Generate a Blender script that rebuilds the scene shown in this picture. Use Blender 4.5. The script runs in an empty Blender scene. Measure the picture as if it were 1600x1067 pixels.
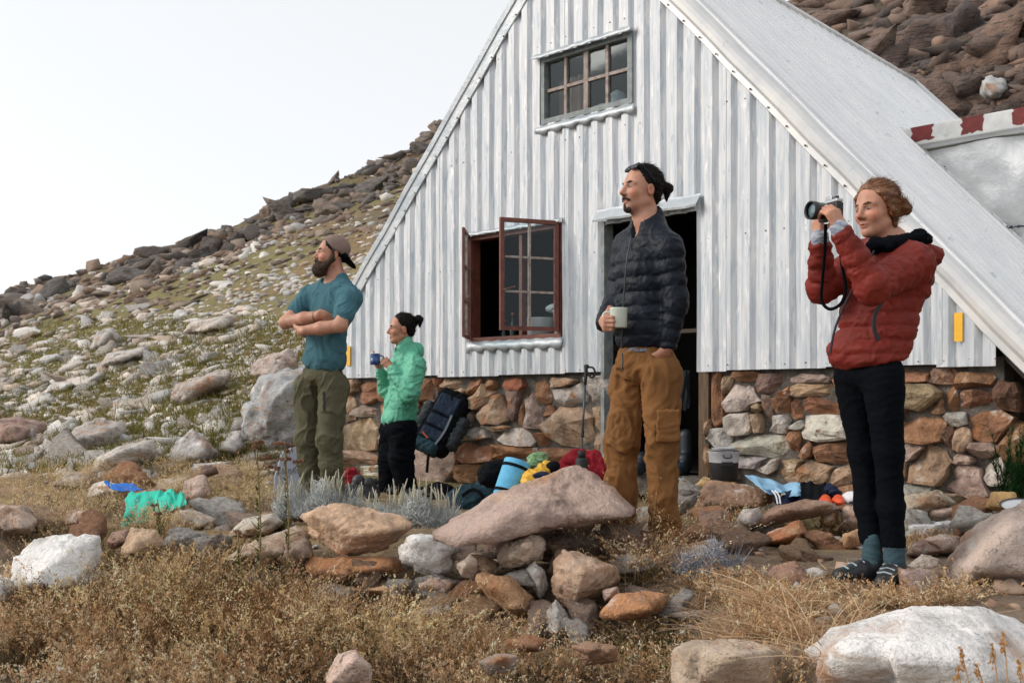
import bpy, bmesh, math, random
import numpy as np
from mathutils import Vector, Matrix, noise as mnoise

random.seed(7); np.random.seed(7)
scene = bpy.context.scene
COL = scene.collection
FPX = 1600 * 35.0 / 36.0      # focal length in photo pixels
HY = 620.0                    # horizon row in the photo
ZC = 0.75                     # camera height above the terrace

# ---------------------------------------------------------------- camera
cam_d = bpy.data.cameras.new('camera')
cam_d.lens = 35.0; cam_d.sensor_width = 36.0; cam_d.sensor_fit = 'HORIZONTAL'
cam_d.shift_y = (HY - 533.5) / 1600.0
cam_d.clip_start = 0.05; cam_d.clip_end = 2000.0
cam_d.dof.use_dof = True; cam_d.dof.focus_distance = 4.9; cam_d.dof.aperture_fstop = 7.1
cam = bpy.data.objects.new('camera', cam_d); COL.objects.link(cam)
cam.location = (0, 0, ZC); cam.rotation_euler = (math.radians(90), 0, 0)
scene.camera = cam

# ---------------------------------------------------------------- sky and sun
SUN_EL = math.radians(30); SUN_AZ = math.radians(-94)      # azimuth from +Y towards +X
world = bpy.data.worlds.new('World'); scene.world = world; world.use_nodes = True
wn = world.node_tree.nodes; wl = world.node_tree.links; wn.clear()
wo = wn.new('ShaderNodeOutputWorld'); wb_ = wn.new('ShaderNodeBackground')
sky = wn.new('ShaderNodeTexSky'); sky.sky_type = 'NISHITA'; sky.sun_disc = False
sky.sun_elevation = SUN_EL; sky.sun_rotation = SUN_AZ
sky.air_density = 1.0; sky.dust_density = 5.0; sky.ozone_density = 1.0; sky.altitude = 1200
hsv = wn.new('ShaderNodeHueSaturation'); hsv.inputs['Saturation'].default_value = 0.32
mixw = wn.new('ShaderNodeMixRGB'); mixw.inputs[0].default_value = 0.50
mixw.inputs[2].default_value = (10.6, 10.65, 10.75, 1)             # thin bright overcast veil
wl.new(sky.outputs[0], hsv.inputs['Color']); wl.new(hsv.outputs[0], mixw.inputs[1])
wl.new(mixw.outputs[0], wb_.inputs['Color']); wl.new(wb_.outputs[0], wo.inputs[0])
wb_.inputs['Strength'].default_value = 0.112
sun_d = bpy.data.lights.new('sun', 'SUN'); sun_d.energy = 1.5; sun_d.angle = math.radians(24)
sun_d.color = (1.0, 0.90, 0.79)
sun = bpy.data.objects.new('sun', sun_d); COL.objects.link(sun)
sd = Vector((math.sin(SUN_AZ) * math.cos(SUN_EL), math.cos(SUN_AZ) * math.cos(SUN_EL), math.sin(SUN_EL)))
sun.rotation_euler = (-sd).to_track_quat('-Z', 'Y').to_euler()
scene.view_settings.view_transform = 'Standard'; scene.view_settings.look = 'None'
scene.view_settings.exposure = 0.28; scene.view_settings.gamma = 1.0
scene.view_settings.use_curve_mapping = False

# ---------------------------------------------------------------- places
def W(px, py, Y):
    """world point seen at photo pixel (px, py) at depth Y metres"""
    return np.array(((px - 800) / FPX * Y, Y, ZC - (py - HY) / FPX * Y))
FO = np.array((1.43, 7.5, 0.0))                 # right door jamb on the facade
FU = np.array((0.7286, -0.685, 0.0)); FV = np.array((0.685, 0.7286, 0.0)); UPV = np.array((0, 0, 1.0))
def F(u, z, out=0.0):
    return FO + FU * u - FV * out + UPV * z
def FPu(px, out=0.0):
    tx = (px - 800) / FPX
    o = FO - FV * out
    return (tx * o[1] - o[0]) / (FU[0] - tx * FU[1])
def FP(px, py, out=0.0):
    """photo pixel -> (u, z) on the facade plane"""
    u = FPu(px, out); Y = (FO - FV * out + FU * u)[1]
    return u, ZC - (py - HY) / FPX * Y

# ---------------------------------------------------------------- object helpers
def link(o, parent=None, label=None, cat=None, group=None, kind=None):
    COL.objects.link(o)
    if parent is not None: o.parent = parent
    if label: o['label'] = label
    if cat: o['category'] = cat
    if group: o['group'] = group
    if kind: o['kind'] = kind
    return o
def empty(name, loc, label, cat, group=None):
    o = bpy.data.objects.new(name, None); o.empty_display_size = 0.1
    o.location = tuple(loc)
    link(o, None, label, cat, group)
    return o
def meshdata(name, V, Fc, mat=None, smooth=False):
    me = bpy.data.meshes.new(name)
    V = np.asarray(V, dtype=np.float32)
    if isinstance(Fc, np.ndarray) and Fc.ndim == 2:
        n, k = Fc.shape
        me.vertices.add(len(V)); me.vertices.foreach_set('co', V.ravel())
        me.loops.add(n * k); me.loops.foreach_set('vertex_index', Fc.astype(np.int32).ravel())
        me.polygons.add(n); me.polygons.foreach_set('loop_start', np.arange(0, n * k, k, dtype=np.int32))
        me.update(calc_edges=True); me.validate()
    else:
        me.from_pydata([tuple(map(float, v)) for v in V], [], [tuple(int(i) for i in f) for f in Fc]); me.update()
    if mat: me.materials.append(mat)
    if smooth:
        me.polygons.foreach_set('use_smooth', np.ones(len(me.polygons), dtype=bool)); me.update()
    return me
def obj(name, V, Fc, mat=None, parent=None, smooth=False, label=None, cat=None, group=None, kind=None):
    """verts are WORLD coordinates; a child keeps its place under its parent"""
    V = np.asarray(V, dtype=float)
    if parent is not None:
        V = V - np.array(world_loc(parent))
        o = bpy.data.objects.new(name, meshdata(name, V, Fc, mat, smooth))
    else:
        c = V.mean(0); c[2] = V[:, 2].min()
        o = bpy.data.objects.new(name, meshdata(name, V - c, Fc, mat, smooth)); o.location = tuple(c)
    return link(o, parent, label, cat, group, kind)
def world_loc(o):
    p = np.zeros(3)
    while o is not None:
        p = p + np.array(o.location); o = o.parent
    return p
def setcol(me, cols):
    a = me.attributes.new('Col', 'FLOAT_COLOR', 'POINT')
    c = np.ones((len(me.vertices), 4), dtype=np.float32); c[:, :3] = cols
    a.data.foreach_set('color', c.ravel())

class MB:
    """collects simple shapes in world space into one mesh"""
    def __init__(s): s.V = []; s.F = []; s.n = 0
    def add(s, V, Fc):
        V = np.asarray(V, dtype=float)
        s.F += [tuple(i + s.n for i in f) for f in Fc]; s.V.append(V); s.n += len(V); return s
    def box(s, c, a, b, d):
        """centre, three half-vectors"""
        c, a, b, d = map(np.asarray, (c, a, b, d))
        V = [c + i * a + j * b + k * d for i in (-1, 1) for j in (-1, 1) for k in (-1, 1)]
        return s.add(V, [(0, 1, 3, 2), (4, 6, 7, 5), (0, 4, 5, 1), (2, 3, 7, 6), (0, 2, 6, 4), (1, 5, 7, 3)])
    def fbox(s, u0, u1, z0, z1, o0, o1):
        """box on the facade: u range, z range, out range"""
        return s.box(F((u0 + u1) / 2, (z0 + z1) / 2, (o0 + o1) / 2), FU * (u1 - u0) / 2, UPV * (z1 - z0) / 2, -FV * (o1 - o0) / 2)
    def bar(s, p, q, w, d=None, up=(0, 0, 1)):
        p, q = np.asarray(p, float), np.asarray(q, float); d = w if d is None else d
        t = q - p; L = np.linalg.norm(t); t = t / L; up = np.asarray(up, float)
        a = np.cross(t, up)
        if np.linalg.norm(a) < 1e-3: a = np.cross(t, (1, 0, 0))
        a /= np.linalg.norm(a); b = np.cross(a, t)
        return s.box((p + q) / 2, t * L / 2, a * w / 2, b * d / 2)
    def tube(s, pts, rad, n=8, caps=True):
        pts = [np.asarray(p, float) for p in pts]
        if not hasattr(rad, '__len__'): rad = [rad] * len(pts)
        V = []; prev = None
        for i, p in enumerate(pts):
            t = pts[min(i + 1, len(pts) - 1)] - pts[max(i - 1, 0)]; t = t / (np.linalg.norm(t) + 1e-9)
            if prev is None:
                a = np.cross(t, (0, 0, 1))
                if np.linalg.norm(a) < 1e-2: a = np.cross(t, (1, 0, 0))
            else: a = prev - t * prev.dot(t)
            a /= np.linalg.norm(a); prev = a; b = np.cross(t, a)
            for k in range(n):
                an = 2 * math.pi * k / n
                V.append(p + rad[i] * (a * math.cos(an) + b * math.sin(an)))
        Fc = []
        for i in range(len(pts) - 1):
            for k in range(n):
                Fc.append((i * n + k, i * n + (k + 1) % n, (i + 1) * n + (k + 1) % n, (i + 1) * n + k))
        if caps:
            Fc.append(tuple(range(n))[::-1]); Fc.append(tuple(range((len(pts) - 1) * n, len(pts) * n)))
        return s.add(V, Fc)
    def lathe(s, base, axis, prof, n=20, capa=True, capb=True):
        """prof: list of (height, radius)"""
        base = np.asarray(base, float); ax = np.asarray(axis, float); ax = ax / np.linalg.norm(ax)
        a = np.cross(ax, (0, 1, 0))
        if np.linalg.norm(a) < 1e-2: a = np.cross(ax, (1, 0, 0))
        a /= np.linalg.norm(a); b = np.cross(ax, a); V = []
        for h, r in prof:
            for k in range(n):
                an = 2 * math.pi * k / n
                V.append(base + ax * h + r * (a * math.cos(an) + b * math.sin(an)))
        Fc = []
        for i in range(len(prof) - 1):
            for k in range(n):
                Fc.append((i * n + k, i * n + (k + 1) % n, (i + 1) * n + (k + 1) % n, (i + 1) * n + k))
        if capa: Fc.append(tuple(range(n))[::-1])
        if capb: Fc.append(tuple(range((len(prof) - 1) * n, len(prof) * n)))
        return s.add(V, Fc)
    def build(s, name, mat, parent=None, smooth=False, **kw):
        return obj(name, np.concatenate(s.V), s.F, mat, parent, smooth, **kw)

def bevel(o, w, seg=2):
    m = o.modifiers.new('bevel', 'BEVEL'); m.width = w; m.segments = seg; m.limit_method = 'ANGLE'; m.angle_limit = math.radians(35)
    return o

# ---------------------------------------------------------------- vector noise (numpy)
def _hash(ix, iy, iz):
    n = (ix * 374761393 + iy * 668265263 + iz * 2147483647 * 3 + 1013904223) & 0x7fffffff
    n = ((n ^ (n >> 13)) * 1274126177) & 0x7fffffff
    n = ((n ^ (n >> 16)) * 668265263) & 0x7fffffff
    return (n & 0xffff) / 65535.0
def vnoise(P):
    P = np.asarray(P, dtype=float); i = np.floor(P).astype(np.int64); f = P - i; f = f * f * f * (f * (f * 6 - 15) + 10)
    r = 0
    for dx in (0, 1):
        for dy in (0, 1):
            for dz in (0, 1):
                w = (f[..., 0] if dx else 1 - f[..., 0]) * (f[..., 1] if dy else 1 - f[..., 1]) * (f[..., 2] if dz else 1 - f[..., 2])
                r = r + w * _hash(i[..., 0] + dx, i[..., 1] + dy, i[..., 2] + dz)
    return r * 2 - 1
def fbm(P, oct=4, gain=0.5):
    r = 0; a = 1.0; P = np.asarray(P, dtype=float); P = P @ np.array([[.8, .6, 0], [-.48, .64, .6], [.36, -.48, .8]])
    for k in range(oct):
        r = r + a * vnoise(P + 17.3 * k); P = P * 2.03; a *= gain
    return r
def normals(V, Fc):
    n = np.zeros_like(V); a = V[Fc[:, 0]]; k = Fc.shape[1]
    fn = np.cross(V[Fc[:, 1]] - a, V[Fc[:, 2]] - a) if k == 3 else np.cross(V[Fc[:, 2]] - a, V[Fc[:, 3]] - V[Fc[:, 1]])
    for j in range(k): np.add.at(n, Fc[:, j], fn)
    return n / (np.linalg.norm(n, axis=1, keepdims=True) + 1e-12)

# ---------------------------------------------------------------- materials
def _ramp(nt, stops):
    r = nt.nodes.new('ShaderNodeValToRGB'); e = r.color_ramp.elements
    while len(e) > 1: e.remove(e[-1])
    e[0].position = stops[0][0]; e[0].color = (*stops[0][1], 1)
    for p, c in stops[1:]:
        x = e.new(p); x.color = (*c, 1)
    return r
def _coords(nt, kind='Object', stretch=(1, 1, 1), rnd=True):
    tc = nt.nodes.new('ShaderNodeTexCoord'); mp = nt.nodes.new('ShaderNodeMapping'); mp.inputs['Scale'].default_value = stretch
    nt.links.new(tc.outputs[kind], mp.inputs['Vector'])
    if rnd:
        oi = nt.nodes.new('ShaderNodeObjectInfo'); cx = nt.nodes.new('ShaderNodeCombineXYZ'); m = nt.nodes.new('ShaderNodeMath')
        m.operation = 'MULTIPLY'; m.inputs[1].default_value = 37.0
        nt.links.new(oi.outputs['Random'], m.inputs[0])
        for k in range(3): nt.links.new(m.outputs[0], cx.inputs[k])
        nt.links.new(cx.outputs[0], mp.inputs['Location'])
    return mp
def _noise(nt, vec, scale, detail=5, rough=0.55):
    n = nt.nodes.new('ShaderNodeTexNoise'); n.inputs['Scale'].default_value = scale; n.inputs['Detail'].default_value = detail
    n.inputs['Roughness'].default_value = rough; nt.links.new(vec.outputs[0], n.inputs['Vector']); return n
def mat(name, stops, scale=6, detail=5, rough=0.7, metallic=0.0, bump=0.0, bscale=40, bdist=0.01, stretch=(1, 1, 1), bstretch=None,
        sheen=0.0, spec=0.5, layers=(), plates=0.0, trans=0.0, subsurf=0.0, rvar=0.0, coat=0.0, rnd=True, attr=None, objcol=False, alpha=1.0):
    """noise-ramp colour (+ layers of (colour, scale, lo, hi[, stretch])), fine bump"""
    m = bpy.data.materials.new(name); m.use_nodes = True; nt = m.node_tree; L = nt.links.new
    b = nt.nodes['Principled BSDF']
    if isinstance(stops, tuple): stops = [(0.3, tuple(c * 0.88 for c in stops)), (0.7, tuple(min(1, c * 1.1) for c in stops))]
    mp = _coords(nt, 'Object', stretch, rnd)
    n = _noise(nt, mp, scale, min(detail, 6)); r = _ramp(nt, stops); L(n.outputs['Fac'], r.inputs['Fac'])
    col = r.outputs[0]
    if attr or objcol:
        src = nt.nodes.new('ShaderNodeAttribute') if attr else nt.nodes.new('ShaderNodeObjectInfo')
        if attr: src.attribute_name = attr
        mx = nt.nodes.new('ShaderNodeMixRGB'); mx.blend_type = 'MULTIPLY'; mx.inputs[0].default_value = 1
        L(src.outputs['Color'], mx.inputs[1]); L(col, mx.inputs[2]); col = mx.outputs[0]
    for ly in layers:
        c, sc, lo, hi = ly[:4]; band = len(ly) > 5
        mp2 = _coords(nt, 'Object', ly[4] if len(ly) > 4 else (1, 1, 1), rnd)
        n2 = _noise(nt, mp2, sc, 4, 0.6); r2 = _ramp(nt, [(lo, (0, 0, 0)), ((lo + hi) / 2, (.45,) * 3), (hi, (0, 0, 0))] if band else [(lo, (0, 0, 0)), (hi, (1, 1, 1))]); L(n2.outputs['Fac'], r2.inputs['Fac'])
        mx = nt.nodes.new('ShaderNodeMixRGB'); L(r2.outputs[0], mx.inputs[0]); L(col, mx.inputs[1]); mx.inputs[2].default_value = (*c, 1); col = mx.outputs[0]
    L(col, b.inputs['Base Color'])
    b.inputs['Roughness'].default_value = rough; b.inputs['Metallic'].default_value = metallic
    b.inputs['Specular IOR Level'].default_value = spec
    if rvar:
        mr = nt.nodes.new('ShaderNodeMapRange'); mr.inputs[3].default_value = rough - rvar; mr.inputs[4].default_value = rough + rvar
        L(n.outputs['Fac'], mr.inputs[0]); L(mr.outputs[0], b.inputs['Roughness'])
    if sheen: b.inputs['Sheen Weight'].default_value = sheen
    if subsurf:
        b.inputs['Subsurface Weight'].default_value = subsurf; b.inputs['Subsurface Radius'].default_value = (1, .35, .2); b.inputs['Subsurface Scale'].default_value = 0.006
    if trans: b.inputs['Transmission Weight'].default_value = trans
    if coat: b.inputs['Coat Weight'].default_value = coat
    if alpha < 1: b.inputs['Alpha'].default_value = alpha
    if bump:
        mp3 = _coords(nt, 'Object', bstretch or stretch, rnd)
        n3 = _noise(nt, mp3, bscale, 5, 0.6); bp = nt.nodes.new('ShaderNodeBump'); bp.inputs['Strength'].default_value = bump; bp.inputs['Distance'].default_value = bdist
        if plates:
            dn = _noise(nt, mp3, plates * .8, 3); ad = nt.nodes.new('ShaderNodeMixRGB'); ad.blend_type = 'ADD'; ad.inputs[0].default_value = .35; L(mp3.outputs[0], ad.inputs[1]); L(dn.outputs['Color'], ad.inputs[2])
            vo = nt.nodes.new('ShaderNodeTexVoronoi'); vo.inputs['Scale'].default_value = plates; L(ad.outputs[0], vo.inputs['Vector'])
            sp = nt.nodes.new('ShaderNodeSeparateColor'); L(vo.outputs['Color'], sp.inputs[0]); mm = nt.nodes.new('ShaderNodeMath'); mm.operation = 'MULTIPLY_ADD'; mm.inputs[1].default_value = .55; L(sp.outputs[0], mm.inputs[0]); L(n3.outputs['Fac'], mm.inputs[2])
            L(mm.outputs[0], bp.inputs['Height'])
        else: L(n3.outputs['Fac'], bp.inputs['Height'])
        L(bp.outputs[0], b.inputs['Normal'])
    return m

# ---------------------------------------------------------------- rocks
_ico = {}
def ico(sub):
    if sub not in _ico:
        bm = bmesh.new(); bmesh.ops.create_icosphere(bm, subdivisions=sub, radius=1)
        _ico[sub] = (np.array([v.co[:] for v in bm.verts]), np.array([[v.index for v in f.verts] for f in bm.faces])); bm.free()
    return _ico[sub]
def hull_planes(P):
    bm = bmesh.new()
    for p in P: bm.verts.new(tuple(p))
    r = bmesh.ops.convex_hull(bm, input=bm.verts)
    bmesh.ops.delete(bm, geom=[g for g in r['geom_interior'] if isinstance(g, bmesh.types.BMVert)], context='VERTS')
    bmesh.ops.recalc_face_normals(bm, faces=bm.faces)
    N = np.array([f.normal[:] for f in bm.faces]); Hh = np.array([f.normal.dot(f.verts[0].co) for f in bm.faces]); bm.free()
    s = np.sign(Hh); return N * s[:, None], np.abs(Hh)
def planes_rock(N, Hh, sub, sharp=22, rough=0.03, seed=0, fine=1.0, plates=0):
    """star-shaped rock bounded by planes, soft edges, chipped surface"""
    D, Fc = ico(sub)
    q = (D @ N.T) / Hh[None, :]
    q = np.maximum(q, 1e-4)
    R = (q ** sharp).sum(1) ** (-1.0 / sharp)
    V = D * R[:, None]
    sz = np.median(R)
    if rough:
        P = V / sz * 1.6 + seed * 3.1
        strat = P.copy(); strat[:, 2] *= 3.0
        n1 = fbm(strat * 1.5 + 9, 3); crack = np.exp(-(n1 * 9) ** 2)
        d = fbm(P, 3) * .22 + fbm(P * 4.6 + 4, 3) * .42 - np.abs(fbm(P * 2.3 + 8, 2)) * .3 - crack * .70 * fine
        step = fbm(P * .9 + 21, 2); d = d + .45 * np.tanh(step * 9)
        ns = plates or (26 if sub > 3 else 9); rp = np.random.RandomState(int(seed) + 77); S_ = V[rp.randint(len(V), size=ns)]; o_ = rp.normal(size=ns) * .55; G = rp.normal(size=(ns, 3)) * 1.1 / sz
        wv = V + sz * .10 * np.stack([fbm(P * 1.3, 2), fbm(P * 1.3 + 11, 2), fbm(P * 1.3 + 23, 2)], 1); near = ((wv[:, None, :] - S_[None]) ** 2).sum(-1).argmin(1)
        d = d + np.clip(o_[near] + ((V - S_[near]) * G[near]).sum(1), -1.5, 1.5)
        V = V * (1 + rough * d[:, None] * 1.5)
    return V, Fc
def random_planes(rs, n=11, flat=1.0):
    N = rs.normal(size=(n, 3)); N /= np.linalg.norm(N, axis=1, keepdims=True)
    N = np.concatenate([N, [[0, 0, 1], [0, 0, -1], [1, 0, 0], [-1, 0, 0], [0, 1, 0], [0, -1, 0]] + rs.normal(size=(6, 3)) * .42])
    N /= np.linalg.norm(N, axis=1, keepdims=True)
    Hh = np.concatenate([rs.uniform(.55, .98, n), rs.uniform(.72, .98, 6)])
    return N, Hh

# ---------------------------------------------------------------- signed distance sculpting
class Sculpt:
    def __init__(s): s.p = []
    def _add(s, f, lo, hi, k, op): s.p.append((f, np.asarray(lo), np.asarray(hi), k, op)); return s
    def cap(s, a, b, ra, rb=None, k=0.012, op='u', q=None):
        a = np.asarray(a, float); b = np.asarray(b, float); rb = ra if rb is None else rb; ab = b - a; L2 = ab.dot(ab) + 1e-12; L = math.sqrt(L2)
        def f(P):
            t = np.clip(((P - a) @ ab) / L2, 0, 1)
            d = np.linalg.norm(P - a - t[:, None] * ab, axis=1) - (ra + (rb - ra) * t)
            if q: d = d - q[1] * (np.sqrt(np.abs(np.sin(math.pi * (t * L / q[0] + (q[2] if len(q) > 2 else 0))))) - .7)
            return d
        m = max(ra, rb) + k
        return s._add(f, np.minimum(a, b) - m, np.maximum(a, b) + m, k, op)
    def chain(s, pts, rads, k=0.012, op='u', q=None):
        for i in range(len(pts) - 1): s.cap(pts[i], pts[i + 1], rads[i], rads[i + 1], k, op, q)
        return s
    def ell(s, c, r, axes=None, k=0.012, op='u', q=None):
        c = np.asarray(c, float); r = np.asarray(r, float); A = np.eye(3) if axes is None else np.asarray(axes, float)
        def f(P):
            l = (P - c) @ A.T; k0 = np.linalg.norm(l / r, axis=1); k1 = np.linalg.norm(l / (r * r), axis=1)
            d = k0 * (k0 - 1) / np.maximum(k1, 1e-9)
            d = np.where(k0 < 1e-3, -r.min(), d)
            if q: d = d - q[1] * (np.sqrt(np.abs(np.sin(math.pi * (P[:, 2] / q[0] + (q[2] if len(q) > 2 else 0))))) - .7)
            return d
        e = np.sqrt(((A.T * r) ** 2).sum(1)) + k
        return s._add(f, c - e, c + e, k, op)
    def box(s, c, r, axes=None, rd=0.01, k=0.012, op='u'):
        c = np.asarray(c, float); r = np.asarray(r, float); A = np.eye(3) if axes is None else np.asarray(axes, float)
        def f(P):
            l = np.abs((P - c) @ A.T) - (r - rd)
            return np.linalg.norm(np.maximum(l, 0), axis=1) + np.minimum(l.max(1), 0) - rd
        e = np.abs(A.T * r).sum(1) + k
        return s._add(f, c - e, c + e, k, op)
    def plane(s, p, n, k=0.004, op='s'):
        """op 's' removes everything on the side n points to"""
        p = np.asarray(p, float); n = np.asarray(n, float); n = n / np.linalg.norm(n)
        def f(P): return -((P - p) @ n)
        return s._add(f, (-9, -9, -9), (9, 9, 9), k, op)
    def ev(s, P, idx=None):
        d = None
        for i in (range(len(s.p)) if idx is None else idx):
            f, lo, hi, k, op = s.p[i]; v = f(P)
            if op == 'u':
                if d is None: d = v
                else:
                    h = np.maximum(k - np.abs(d - v), 0) / k; d = np.minimum(d, v) - h * h * k * .25
            elif d is not None:
                v = -v; h = np.maximum(k - np.abs(d - v), 0) / k; d = np.maximum(d, v) + h * h * k * .25
        return np.full(len(P), 1.0) if d is None else d
    def mesh(s, h=0.006):
        lo = np.min([p[1] for p in s.p if p[4] == 'u'], 0) - 3 * h; hi = np.max([p[2] for p in s.p if p[4] == 'u'], 0) + 3 * h
        B = 8; nb = np.ceil((hi - lo) / (h * B)).astype(int); n = nb * B + 1
        D = np.ones(n, dtype=np.float32)
        bi = np.stack(np.meshgrid(*[np.arange(k) for k in nb], indexing='ij'), -1).reshape(-1, 3)
        bc = lo + (bi + .5) * B * h; rad = B * h * .5 * math.sqrt(3) + h
        per = np.stack([p[0](bc) for p in s.p], 1); uni = np.array([p[4] == 'u' for p in s.p]); ks = np.array([p[3] for p in s.p])
        tot = s.ev(bc); dmin = per[:, uni].min(1)
        act = np.abs(tot) < rad * 1.6 + .012
        g = np.stack(np.meshgrid(*[np.arange(B + 1)] * 3, indexing='ij'), -1).reshape(-1, 3) * h
        for b in np.nonzero(~act & (tot < 0))[0]:
            i, j, k = bi[b] * B; D[i:i + B + 1, j:j + B + 1, k:k + B + 1] = -1
        for b in np.nonzero(act)[0]:
            i, j, k = bi[b] * B
            keep = np.where(uni, per[b] < dmin[b] + 2.6 * rad + ks, per[b] < rad * 2 + ks)
            D[i:i + B + 1, j:j + B + 1, k:k + B + 1] = s.ev(lo + bi[b] * B * h + g, np.nonzero(keep)[0]).reshape(B + 1, B + 1, B + 1)
        return nets(D, lo, h)
def nets(D, lo, h):
    S = D < 0; nx, ny, nz = D.shape
    c = np.zeros((nx - 1, ny - 1, nz - 1), dtype=np.int8)
    offs = [(i, j, k) for i in (0, 1) for j in (0, 1) for k in (0, 1)]
    for i, j, k in offs: c += S[i:nx - 1 + i, j:ny - 1 + j, k:nz - 1 + k]
    A = np.argwhere((c > 0) & (c < 8))
    idx = np.full(c.shape, -1, dtype=np.int32); idx[tuple(A.T)] = np.arange(len(A))
    val = {o: D[A[:, 0] + o[0], A[:, 1] + o[1], A[:, 2] + o[2]] for o in offs}
    acc = np.zeros((len(A), 3)); cnt = np.zeros(len(A))
    for o in offs:
        for ax in range(3):
            if o[ax]: continue
            q = list(o); q[ax] = 1; q = tuple(q); a, b = val[o], val[q]; m = (a < 0) != (b < 0)
            t = np.where(m, a / np.where(m, a - b, 1), 0); p = np.tile(np.array(o, float), (len(A), 1)); p[:, ax] = t
            acc[m] += p[m]; cnt[m] += 1
    V = lo + (A + acc / np.maximum(cnt, 1)[:, None]) * h
    Q = []
    for ax in range(3):
        a1, a2 = (ax + 1) % 3, (ax + 2) % 3
        s0 = [slice(0, nx), slice(0, ny), slice(0, nz)]; s1 = list(s0); n_ = D.shape[ax]
        s0[ax] = slice(0, n_ - 1); s1[ax] = slice(1, n_)
        ch = S[tuple(s0)] != S[tuple(s1)]; E = np.argwhere(ch)
        ok = (E[:, a1] > 0) & (E[:, a2] > 0) & (E[:, a1] < D.shape[a1] - 1) & (E[:, a2] < D.shape[a2] - 1); E = E[ok]
        def cell(d1, d2):
            q = E.copy(); q[:, a1] -= d1; q[:, a2] -= d2; return idx[tuple(q.T)]
        quad = np.stack([cell(0, 0), cell(1, 0), cell(1, 1), cell(0, 1)], 1)
        inn = S[tuple(E.T)]; quad[~inn] = quad[~inn][:, ::-1]
        Q.append(quad)
    Q = np.concatenate(Q); Q = Q[(Q >= 0).all(1)]
    return V, Q
def unit(v):
    v = np.asarray(v, float); return v / np.linalg.norm(v)

# ---------------------------------------------------------------- thin ribbons (grass, hair)
rng = np.random.RandomState(42)
class Blades:
    """thin tapered ribbons and small flakes gathered into one mesh with vertex colours"""
    def __init__(s): s.V = []; s.F = []; s.C = []; s.n = 0
    def _push(s, V, Fc, C): s.V.append(V); s.F.append(Fc + s.n); s.C.append(C); s.n += len(V)
    def ribbons(s, base, dirv, length, width, bend, color, seg=3, root=None):
        """base (N,3), dirv (N,3) start direction, bend (N,3) added towards the tip; returns function giving points"""
        N = len(base); ts = np.linspace(0, 1, seg + 1)
        side = np.cross(dirv, rng.normal(size=(N, 3))); side /= np.linalg.norm(side, axis=1, keepdims=True) + 1e-9
        P = base[:, None, :] + (dirv[:, None, :] * ts[None, :, None] + bend[:, None, :] * (ts ** 2)[None, :, None]) * length[:, None, None]
        w = width[:, None] * (1 - .75 * ts[None, :])
        A = P + side[:, None, :] * w[:, :, None] / 2; Bq = P - side[:, None, :] * w[:, :, None] / 2
        V = np.stack([A, Bq], 2).reshape(-1, 3); k = 2 * (seg + 1)
        i0 = (np.arange(N) * k)[:, None] + (np.arange(seg) * 2)[None, :]
        Fc = np.stack([i0, i0 + 1, i0 + 3, i0 + 2], -1).reshape(-1, 4)
        C = np.repeat(color, k, axis=0)
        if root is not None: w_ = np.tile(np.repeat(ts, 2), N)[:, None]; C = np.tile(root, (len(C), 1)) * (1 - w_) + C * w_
        s._push(V, Fc, C); return P
    def flakes(s, c, size, color, along=None, asp=.45):
        N = len(c); a = rng.normal(size=(N, 3)) if along is None else along + rng.normal(size=(N, 3)) * .5
        a /= np.linalg.norm(a, axis=1, keepdims=True) + 1e-9; b = np.cross(a, rng.normal(size=(N, 3))); b /= np.linalg.norm(b, axis=1, keepdims=True) + 1e-9
        a = a * size[:, None]; b = b * (size * asp)[:, None]
        V = np.stack([c - a, c + b, c + a, c - b], 1).reshape(-1, 3); s._push(V, np.arange(4 * N).reshape(N, 4), np.repeat(color, 4, axis=0))
    def build(s, name, m, **kw):
        V = np.concatenate(s.V); parent = kw.get('parent')
        o = obj(name, V, np.concatenate(s.F), m, **kw); setcol(o.data, np.concatenate(s.C)); return o
def plant_mat(name, rough=.8, tr=.25):
    m = bpy.data.materials.new(name); m.use_nodes = True; nt = m.node_tree; L = nt.links.new; nt.nodes.clear()
    at = nt.nodes.new('ShaderNodeAttribute'); at.attribute_name = 'Col'; d = nt.nodes.new('ShaderNodeBsdfDiffuse'); t = nt.nodes.new('ShaderNodeBsdfTranslucent'); mx = nt.nodes.new('ShaderNodeMixShader'); mx.inputs[0].default_value = tr
    out = nt.nodes.new('ShaderNodeOutputMaterial'); L(at.outputs['Color'], d.inputs[0]); L(at.outputs['Color'], t.inputs[0]); L(d.outputs[0], mx.inputs[1]); L(t.outputs[0], mx.inputs[2]); L(mx.outputs[0], out.inputs[0]); return m
def pick(pal, n, v=.18): return pal[rng.randint(len(pal), size=n)] * rng.uniform(1 - v, 1 + v, (n, 1))

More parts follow.
